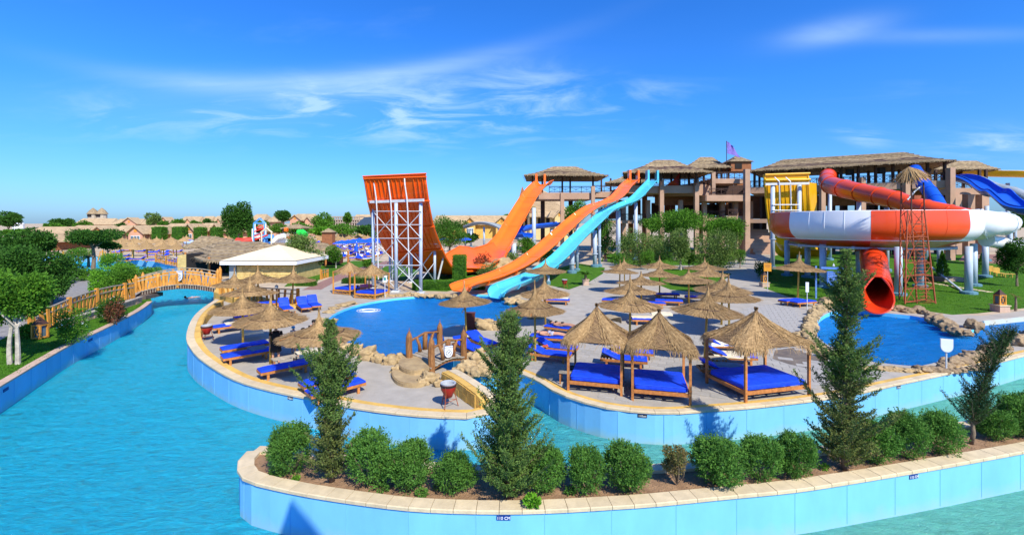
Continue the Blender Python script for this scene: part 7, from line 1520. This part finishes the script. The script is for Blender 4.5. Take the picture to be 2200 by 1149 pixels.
# ------------------------------------------------------------ resort houses
M_tileroof = mat('tan_tile_roof', (.42, .30, .17), .85, .22, .8, .3, 6, coords='World', sxyz=(1, 1, 3)); M_trim = mat('roof_trim', (.46, .33, .2), .8)
def house(lab, pl, pr, ye, yr, d, gables=(), dp=9, wm=None, side=None, yb=None):
    wm = wm or M_pinkhouse; x0, x1 = X(pl, d), X(pr, d); ze, zr = Z_(ye, d), Z_(yr, d + dp / 2); t = thing('resort_house', ((x0 + x1) / 2, d, 0), lab, 'house')
    MB().box(((x0 + x1) / 2, d + dp / 2 + .4, ze / 2), (x1 - x0 - 1.2, dp - .8, ze)).build('wall', wm, t, True)
    m = MB(); o = .7; m.add([(x0 - o, d - o, ze - .2), (x1 + o, d - o, ze - .2), (x1 - o, d + dp / 2, zr), (x0 + o, d + dp / 2, zr), (x0 - o, d + dp + o, ze - .2), (x1 + o, d + dp + o, ze - .2)], [(0, 1, 2, 3), (5, 4, 3, 2), (0, 3, 4), (1, 5, 2), (0, 4, 5, 1)]); m.build('roof', M_tileroof, t, True)
    nwin = max(1, int((x1 - x0) / 6))
    for k in range(nwin):
        xx = x0 + (x1 - x0) * (k + .5) / nwin
        if any(abs(xx - X(g[0], d)) < g[1] * d / F / 2 + 1 for g in gables): continue
        w = MB().box((xx, d + .36, ze * .52), (1.6, .12, 1.5)).build('window', M_signw, t, True); MB().box((xx, d + .28, ze * .52), (1.3, .06, 1.2)).build('pane', M_glass, w)
        w.parent = t; pn = kids(w)[-1]; 
    for (gx, gw, gyr, gye) in gables:
        cx_ = X(gx, d - 2); hw = gw / 2 * (d - 2) / F; zt, zl = Z_(gyr, d - 2), Z_(gye, d - 2); y0 = d - 2
        m = MB(); m.add([(cx_ - hw * .85, y0, 0), (cx_ + hw * .85, y0, 0), (cx_ + hw * .85, y0, zl), (cx_, y0, zt - .25), (cx_ - hw * .85, y0, zl), (cx_ - hw * .85, y0 + 4, 0), (cx_ + hw * .85, y0 + 4, 0), (cx_ + hw * .85, y0 + 4, zl), (cx_, y0 + 4, zt - .25), (cx_ - hw * .85, y0 + 4, zl)], [(0, 1, 2, 3, 4), (9, 8, 7, 6, 5), (0, 4, 9, 5), (1, 6, 7, 2)]); m.build('gable_wall', wm, t, True)
        m = MB()
        for s in (-1, 1): m.beam((cx_ + s * hw * .5, y0 + 2, (zt + zl) / 2 + .05), (cx_ + s * hw * .5 + .001, y0 + 2, (zt + zl) / 2 + .05), .01, .01)
        m = MB(); e = hw * .22; m.add([(cx_ - hw - e, y0 - .6, zl - .5), (cx_, y0 - .6, zt), (cx_ + hw + e, y0 - .6, zl - .5), (cx_ - hw - e, y0 + 6, zl - .5), (cx_, y0 + 6, zt), (cx_ + hw + e, y0 + 6, zl - .5)], [(0, 1, 4, 3), (1, 2, 5, 4)]); o_ = m.build('gable_roof', M_tileroof, t, True); solid(o_, .25)
        for s in (-1, 1): MB().beam((cx_, y0 - .7, zt + .1), (cx_ + s * (hw + e), y0 - .7, zl - .4), .12, .35).build('barge_board', M_trim, t, True)
        ww = min(hw * 1.1, 3.2); zc = zl * .42
        MB().box((cx_, y0 - .06, zc), (ww, .12, zl * .55)).build('window', M_signw, t, True)
        for j in range(3): MB().box((cx_ - ww / 2 + ww * (j + .5) / 3, y0 - .14, zc), (ww / 3 - .14, .06, zl * .47)).build('pane', M_glass, t, True)
        if gw > 20: MB().box((cx_, y0 - .06, zl + (zt - zl) * .3), (.9, .1, .9)).build('upper_window', M_wood, t, True)
    return t
house('long tan roofed resort house at the far left behind the dark trees', 45, 132, 506, 487, 120, [(92, 26, 500, 509)])
house('resort house with low porch in front at the far left', 78, 128, 518, 505, 105, [(94, 24, 503, 514)], wm=M_brown)
house('tan roofed resort house left of the big pink gable', 136, 228, 499, 484, 158, [(212, 38, 487, 500), (157, 22, 491, 500)])
house('resort house with the biggest pink gable facing the beach', 232, 346, 502, 484, 150, [(291, 36, 485.5, 500)])
house('resort house right of the big gable with small porch gable', 342, 418, 496, 480, 156, [(406, 24, 481, 495)])
house('resort house with two small gables left of the tall tree', 418, 492, 496, 479, 160, [(463, 22, 481, 494), (430, 16, 484, 494)])
house('resort house just behind the tall tree', 492, 560, 497, 481, 165, [(545, 18, 483, 494)])
house('large hall roof below the twin thatched towers', 160, 238, 482, 469, 255, [(238, 0.1, 470, 480)][:0], wm=M_pinkhouse)
house('resort house with pink gable right of the hall roof', 240, 300, 482, 470, 250, [(277, 34, 467.5, 480)]); house('resort house with pink gable right of the pale green tree', 300, 372, 482, 471, 250, [(352, 26, 466.5, 480)])
house('back row resort house with three roof steps', 384, 426, 476, 465, 260, [(404, 14, 469, 477)]); house('back row resort house left of the tall tree', 428, 452, 476, 464.5, 262, [(440, 12, 469, 477)]); house('back row resort house touching the tall tree', 454, 488, 476, 464, 264, [(470, 12, 469, 477)])
house('resort house right of the tall tree', 538, 566, 472, 460, 230, []); house('resort house with balcony and pink gables near the skyline trees', 626, 672, 471, 459.5, 215, [(634, 26, 462, 472), (661, 14, 466, 473)]); house('small resort house left of the round grey green tree', 576, 594, 476, 463, 220, [])
house('long low yellow walled resort building behind the orange chute', 930, 1120, 482, 463, 185, [(1010, 26, 467, 480), (1078, 30, 466, 479)], wm=M_yellow)
ht = thing('twin_tower_hall', V(X(210, 290), 290, 0), 'pair of pointed thatched lookout turrets above the hall roof on the skyline', 'turrets')
for x in (200, 219): 
    c = V(X(x, 290), 290, 0); MB().lathe([(2.6, 0), (2.6, Z_(460, 290)), (2.2, Z_(460, 290) + .1)], c, 10).build('turret', mat('stone_beige', (.42, .36, .28), .9, .2), ht, True); MB().lathe([(3.3, Z_(460, 290)), (1.8, Z_(452, 290)), (0, Z_(446, 290))], c, 10).build('cone_roof', M_thatch, ht, True); MB().box(c + V(0, -2.7, Z_(463, 290)), (2.4, .2, 1.6)).build('opening', M_dark, ht, True)
wd = thing('white_dome', V(X(40, 240), 240, 0), 'small white pointed dome at the far left skyline', 'dome'); MB().lathe([(2.3, 0), (2.3, Z_(481, 240)), (1.6, Z_(478, 240)), (.5, Z_(474, 240)), (0, Z_(471, 240))], wd.location, 12).build('dome', M_whitefg, wd, True); MB().lathe([(2.6, Z_(482, 240)), (2.6, Z_(481.4, 240))], wd.location, 12).build('ledge', M_coping, wd, True)
# unfinished concrete building
ub = thing('concrete_building', V(X(750, 260), 260, 0), 'unfinished multi storey concrete building on the skyline left of the half pipe', 'building'); mc_ = mat('raw_concrete', (.36, .28, .22), .9, .15)
for fl_ in range(3):
    z = Z_(478 - fl_ * 6, 260); MB().box((X(742, 260), 262, z), (X(775, 260) - X(709, 260), 10, .5)).build('floor_slab', mc_, ub, True)
for k in range(14): MB().box((X(710 + k * 5, 260), 257.5, Z_(469, 260) / 2 + .2), (.6, .6, Z_(464 - (k % 2), 260) )).build('column', mc_, ub, True)
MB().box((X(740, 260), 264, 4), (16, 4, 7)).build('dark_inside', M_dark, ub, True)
house('second unfinished block right of the concrete frame', 758, 800, 478, 461, 300, [], wm=mc_)
st = thing('shade_tent', V(X(782, 170), 170, 0), 'dark blue grey shade tent roof left of the half pipe', 'tent'); m = MB(); m.add([D(764, 483, 168), D(800, 485, 168), D(800, 466, 174), D(783, 467, 173), D(800, 484, 180), D(766, 483, 180)], [(0, 1, 2, 3), (3, 2, 4, 5), (0, 3, 5)]); o = m.build('fabric', mat('slate_cloth', (.035, .06, .09), .6), st, True); solid(o, .1); [MB().tube([(X(x, 168), 168, 0), (X(x, 168), 168, Z_(484, 168))], .15, 6).build('pole', M_galv, st, True) for x in (765, 799)]
# tall pitched building behind the left chute
th = thing('pitched_hall', V(X(1160, 170), 170, 0), 'tall tan thatched pyramid roofed hall with yellow walls behind the left chute', 'hall')
MB().box((X(1170, 170), 176, Z_(462, 170) / 2), (X(1225, 170) - X(1108, 170), 10, Z_(462, 170))).build('wall', mat('pale_yellow_render', (.62, .48, .22), .9), th, True)
m = MB(); m.add([D(1100, 466, 168), D(1232, 466, 168), D(1198, 425, 178), D(1158, 404, 178), D(1112, 440, 178), V(X(1232, 190), 190, Z_(466, 168)), V(X(1100, 190), 190, Z_(466, 168))], [(0, 1, 2, 3, 4), (1, 5, 2), (5, 6, 4, 3, 2), (6, 0, 4)]); m.build('roof', M_tileroof, th, True)
m = MB(); m.add([D(1106, 458, 166), D(1144, 458, 166), D(1122, 400, 170), V(X(1125, 176), 176, Z_(458, 170))], [(0, 1, 2), (1, 3, 2), (3, 0, 2)]); m.build('spire', M_brown, th, True)
for x in (1120, 1132, 1144, 1160, 1178, 1196, 1214): MB().box((X(x, 170), 170.9, Z_(478, 170)), (1.4, .2, 3.2)).build('window', M_dark if x % 3 else M_signw, th, True)
tb_ = thing('stepped_turret', V(X(1199, 180), 180, 0), 'cream stepped turret seen under the left hut platform', 'turret')
for y0, y1, w in ((470, 446, 18), (446, 438, 14), (438, 430, 9)): MB().box((X(1199, 180), 180, (Z_(y0, 180) + Z_(y1, 180)) / 2), (w * .18, w * .18, Z_(y1, 180) - Z_(y0, 180))).build('stage', mat('cream_render', (.62, .54, .38), .9), tb_, True)
house('yellow gabled kiosk behind the left hut', 1182, 1240, 466, 452, 150, [(1203, 26, 452, 466)], wm=MATS['pale_yellow_render'])
# terrace furniture right
for i, (x, y) in enumerate([(2132, 590), (2146, 594), (2165, 596)]):
    p = W(x, y); t = thing('garden_chair' if i < 2 else 'low_table', p, ['wooden garden armchair on the right lawn, left of the pair', 'wooden garden armchair on the right lawn, next to the low table', 'low wooden table on the right lawn beside two armchairs'][i], 'chair' if i < 2 else 'table', rz=-.4)
    MB().box((0, 0, .42), (.7 if i < 2 else 1.1, .6, .06)).build('seat' if i < 2 else 'tabletop', M_polew, t)
    for a in (-1, 1):
        for b in (-1, 1): MB().box((a * .3, b * .25, .2), (.06, .06, .4)).build('leg', M_polew, t)
    if i < 2: MB().box((-.1, .3, .75), (.6, .06, .6)).build('backrest', M_polew, t)
tag(MB().box(W(2040, 604) + V(0, 0, .2), (2.2, 1.2, .4)).box(W(2040, 604) + V(0, 0, .42), (2.3, 1.3, .05)).build('concrete_block', mc_), 'flat grey concrete pit cover on the right lawn', 'pit cover')
for i in range(9): tag(MB().box(W(1985 + i * 17, 606 + i * 2.6) + V(0, 0, .02), (.62, .5, .04)).build('stepping_stone', M_coping), 'pale stepping stone crossing the right lawn', 'stepping stone', 'stepping stones on the right lawn')
tag(MB().box(W(1716, 845) * 1 + V(-.3, 3.2, 0), (.01, .01, .01)).build('drain_cover', M_galv), 'small drain cover', 'drain') if False else None
p = W(1618, 766); tag(MB().box(p + V(0, 0, .022), (.4, .4, .012)).build('drain_cover', M_greyfg), 'square grey drain cover in the paving behind the right day bed', 'drain cover')
# wet patch handled as darker slab sheet: shallow puddle
m = MB(); pts = [W(*q, .021) for q in ((1665, 752), (1735, 742), (1780, 760), (1778, 782), (1735, 790), (1695, 782), (1660, 770))]; m.add(pts, [tuple(range(7))]); tag(m.build('puddle', mat('wet_paving', (.17, .13, .08), .35, .3, 2, coords='World')), 'brown wet puddle on the paving behind the right day bed', 'puddle')
# pool steps handrails
for x, y in ((760, 660), (800, 657)): pass
t = thing('pool_steps', W(795, 663), 'white rounded steps just under the water at the lagoon edge', 'steps')
for k in range(3): r_ = .85 - k * .2; MB().tube([W(792, 662) + V(r_ * math.cos(a), r_ * .8 * math.sin(a), -.165 + k * .012) for a in [2 * PI * q / 24 for q in range(24)]], .022, 5, closed=True).build('step', M_signw, t, True)
# ------------------------------------------------------------ people
def person(lab, pose, loc, rz=0, skin=M_skin, cloth=(), hair=M_hair, hat=None, s=1.0, lie=False, limbr=1.0):
    """pose: dict joint->xyz metres"""
    J = ['pelvis', 'chest', 'neck', 'head', 'crown', 'ls', 'le', 'lh', 'rs', 're', 'rh', 'lhip', 'lk', 'lf', 'lt', 'rhip', 'rk', 'rf', 'rt']
    E = [(0, 1), (1, 2), (2, 3), (3, 4), (1, 5), (5, 6), (6, 7), (1, 8), (8, 9), (9, 10), (0, 11), (11, 12), (12, 13), (13, 14), (0, 15), (15, 16), (16, 17), (17, 18)]
    rad = [.13, .135, .055, .092, .07, .055, .042, .032, .055, .042, .032, .085, .058, .038, .03, .085, .058, .038, .03]
    t = thing('person', loc, lab, 'person', rz=rz); t.scale = (s, s, s); me = bpy.data.meshes.new('body'); me.from_pydata([pose[j] for j in J], E, []); o = bpy.data.objects.new('body', me); COL.objects.link(o); me.materials.append(skin); o.parent = t
    md = o.modifiers.new('skin', 'SKIN'); 
    for i, r in enumerate(rad): me.skin_vertices[0].data[i].radius = (r * limbr, r * limbr * (.8 if i < 2 else 1))
    me.skin_vertices[0].data[0].use_root = True; md.use_smooth_shade = True; o.modifiers.new('sub', 'SUBSURF').levels = 1; o.modifiers[-1].render_levels = 2
    P = {k: Vector(v) for k, v in pose.items()}
    def seg(keys, rs, m, nm): MB().tube([P[k] if isinstance(k, str) else Vector(k) for k in keys], rs, 12).build(nm, m, t, smooth=True)
    for c in cloth: seg(*c)
    hd = P['head']; up = (P['crown'] - P['neck']).normalized()
    MB().tube([hd - up * .02 + V(0, .03, 0), hd + up * .05 + V(0, .015, 0), hd + up * .11, hd + up * .135], [.09, .108, .085, .03], 12).build('hair' if not hat else 'cap', hat or hair, t, smooth=True)
    for sx in (-1, 1): MB().lathe([(0, -.012), (.012, 0), (0, .012)], hd + V(sx * .035, -.092, .01), 6).build('eye', M_black, t)
    MB().tube([hd + V(0, -.088, .02), hd + V(0, -.115, -.02)], [.012, .018], 6).build('nose', skin, t)
    # hands: palm + five fingers
    for hnd, el in (('lh', 'le'), ('rh', 're')):
        d = (P[hnd] - P[el]).normalized(); sd = d.cross(V(0, 0, 1)); sd = sd.normalized() if sd.length > .1 else V(1, 0, 0); m = MB(); b = P[hnd]
        m.tube([b, b + d * .07], [.030, .034], 8)
        for f in range(4): q = b + d * .06 + sd * (-.024 + .016 * f); L_ = (.065, .078, .072, .056)[f]; m.tube([q, q + d * L_ * .5, q + d * L_ * .9 + V(0, 0, -.02)], [.009, .008, .006], 5)
        q = b + d * .02 + sd * .03; m.tube([q, q + sd * .03 + d * .03, q + sd * .035 + d * .055], [.011, .009, .007], 5); m.build('hand', skin, t)
    return t
stand = dict(pelvis=(0, 0, .95), chest=(0, 0, 1.33), neck=(0, 0, 1.5), head=(0, 0, 1.6), crown=(0, 0, 1.70), ls=(-.19, 0, 1.42), le=(-.25, .02, 1.14), lh=(-.24, -.08, .90), rs=(.19, 0, 1.42), re=(.26, .0, 1.14), rh=(.25, -.1, .90), lhip=(-.10, 0, .9), lk=(-.11, -.02, .50), lf=(-.12, 0, .08), lt=(-.13, -.15, .03), rhip=(.10, 0, .9), rk=(.11, -.02, .5), rf=(.12, .02, .08), rt=(.13, -.13, .03))
M_blackcl = mat('black_cloth', (.012, .011, .013), .85, .1, 5)
p = W(580, 786); person('person in a black knee length dress standing behind the umbrella pole', stand, p + V(.08, .35, 0), .5, cloth=[(((0, 0, 1.47), (0, 0, 1.33), (0, 0, 1.1), (0, 0, .95), (0, 0, .72), (0, 0, .55)), [.12, .185, .165, .19, .22, .235], M_blackcl, 'dress'), (('ls', (-.225, .01, 1.27)), [.075, .06], M_blackcl, 'sleeve'), (('rs', (.23, .01, 1.27)), [.075, .06], M_blackcl, 'sleeve')])
p = W(606, 772); M_wtee = mat('white_tee', (.75, .76, .78), .8); person('child in a white shirt and light blue cap beside the woman in black', stand, p + V(.1, .9, 0), 2.6, s=.78, hat=mat('light_blue_cap', (.08, .42, .75), .8), cloth=[(((0, 0, 1.46), (0, 0, 1.33), (0, 0, 1.1), (0, 0, .9)), [.10, .17, .165, .17], M_wtee, 'shirt'), (('ls', (-.22, .01, 1.25)), [.075, .065], M_wtee, 'sleeve'), (('rs', (.225, .01, 1.25)), [.075, .065], M_wtee, 'sleeve'), (('lhip', 'lk'), [.11, .09], mat('navy_cloth', (.02, .04, .12), .8), 'shorts'), (('rhip', 'rk'), [.11, .09], mat('navy_cloth', (.02, .04, .12), .8), 'shorts')])
sit = dict(pelvis=(0, 0, .50), chest=(0, -.06, .86), neck=(0, -.08, 1.02), head=(0, -.1, 1.12), crown=(0, -.1, 1.22), ls=(-.19, -.05, .95), le=(-.26, -.12, .68), lh=(-.15, -.33, .58), rs=(.19, -.05, .95), re=(.26, -.12, .68), rh=(.15, -.33, .58), lhip=(-.1, -.03, .48), lk=(-.13, -.45, .50), lf=(-.13, -.48, .08), lt=(-.14, -.62, .03), rhip=(.1, -.03, .48), rk=(.15, -.45, .50), rf=(.16, -.5, .08), rt=(.17, -.64, .03))
M_green = mat('green_cloth', (.01, .20, .04), .8); M_denim = mat('denim_cloth', (.05, .09, .22), .8)
def tee(m, sitp=True): return [(((0, -.07, 1.0), (0, -.06, .86), (0, -.02, .65), (0, 0, .5)), [.10, .175, .17, .17], m, 'shirt'), (('ls', (-.23, -.09, .8)), [.078, .065], m, 'sleeve'), (('rs', (.23, -.09, .8)), [.078, .065], m, 'sleeve')]
p = W(640, 772); person('person in a green shirt and shorts sitting beside the low table under the large umbrella', sit, p + V(-.15, 1.0, 0), -.3, cloth=tee(M_green) + [(('lhip', (-.13, -.4, .5)), [.11, .085], M_denim, 'shorts'), (('rhip', (.15, -.4, .5)), [.11, .085], M_denim, 'shorts')])
p = W(640, 752); person('person in dark clothes sitting close behind the one in the green shirt', sit, p + V(.25, 1.3, 0), .2, cloth=tee(M_blackcl) + [(('lhip', (-.13, -.4, .5)), [.11, .085], M_blackcl, 'trousers'), (('rhip', (.15, -.4, .5)), [.11, .085], M_blackcl, 'trousers')])
lay = dict(pelvis=(0, 0, .58), chest=(-.38, 0, .58), neck=(-.56, 0, .60), head=(-.66, 0, .62), crown=(-.77, 0, .62), ls=(-.45, -.19, .57), le=(-.2, -.27, .55), lh=(.02, -.25, .55), rs=(-.45, .19, .57), re=(-.62, .36, .55), rh=(-.75, .2, .57), lhip=(.05, -.10, .57), lk=(.47, -.12, .60), lf=(.88, -.13, .54), lt=(.93, -.14, .62), rhip=(.05, .1, .57), rk=(.47, .13, .60), rf=(.88, .14, .54), rt=(.93, .14, .62))
M_trunks = mat('grey_swim_shorts', (.35, .35, .45), .8, .3, 12); p = W(1180, 722, .4); person('sunbathing person lying on a blue lounger in pale grey swim shorts', lay, V(p.x, p.y, -.03), R(165) + PI, cloth=[(((-.06, 0, .58), (.06, 0, .58)), [.15, .155], M_trunks, 'swim_shorts'), (('lhip', (.24, -.11, .585)), [.105, .09], M_trunks, 'swim_shorts'), (('rhip', (.24, .11, .585)), [.105, .09], M_trunks, 'swim_shorts')])
p = W(1208, 702, .4); person('sunbathing person in a dark bikini on the blue lounger further from the camera', lay, V(p.x, p.y, -.03), R(150) + PI, skin=mat('tan_skin', (.42, .22, .14), .6), cloth=[(((-.04, 0, .58), (.08, 0, .58)), [.145, .14], M_blackcl, 'bikini'), (((-.42, 0, .585), (-.33, 0, .585)), [.15, .145], M_blackcl, 'bikini')])
M_pinkcl = mat('pink_cloth', (.75, .12, .25), .8); p = W(780, 620, .5); person('person lying wrapped in a pink towel on the far day bed', lay, V(p.x + .2, p.y + .2, .08), .2, cloth=[(((-.5, 0, .6), (-.2, 0, .6), (.2, 0, .6), (.5, 0, .6)), [.17, .19, .19, .15], M_pinkcl, 'towel_wrap')])
swim = dict(lay); swim = {k: (v[0], v[1], v[2] - .6) for k, v in lay.items()}; swim['head'] = (-.66, 0, .14); swim['crown'] = (-.72, 0, .23); swim['neck'] = (-.56, 0, .04); p = W(413, 637, WL + .1); person('person swimming below the wooden bridge with arms spread', swim, V(p.x, p.y, WL), R(70), cloth=[(((-.06, 0, 0), (.06, 0, 0)), [.15, .155], M_trunks, 'swim_shorts')])
# water foam where the swimmer and slides touch
# ------------------------------------------------------------ small yellow concealed items: red bag
p = W(594, 762); t = thing('beach_bag', p + V(.15, .3, 0), 'dark red beach bag hanging beside the woman in black', 'bag'); MB().lathe([(.12, .42), (.2, .45), (.22, .62), (.17, .74), (.15, .74)], n=12, sy=.55).build('bag_body', M_red, t, smooth=True); MB().tube([(-.15, 0, .72), (-.06, 0, .92), (.06, 0, .92), (.15, 0, .72)], .012, 5).build('handle', M_red, t)
for o in list(bpy.data.objects):
    if o.type == 'MESH' and len(o.data.materials) == 0: print('NOMAT', o.name)
    if o.parent is None and o.type in ('MESH', 'EMPTY') and not o.get('label') and not o.get('kind'): print('NOLABEL', o.name)

# turret of the lookout the photograph was taken from; only its shadow reaches the picture
lk = thing('lookout_turret', V(.95, -.55, -1.15), 'pointed turret of the lookout at the viewpoint, known from its shadow on the planter wall', 'turret')
MB().box((.95, -.55, 4.8), (.8, .8, 11.9)).build('shaft', M_pink, lk, True)
MB().lathe([(.72, 10.75), (.4, 11.5), (.03, 12.35), (0, 12.4)], (.95, -.55, 0), 4, PI / 4).build('roof', M_thatch, lk, True)
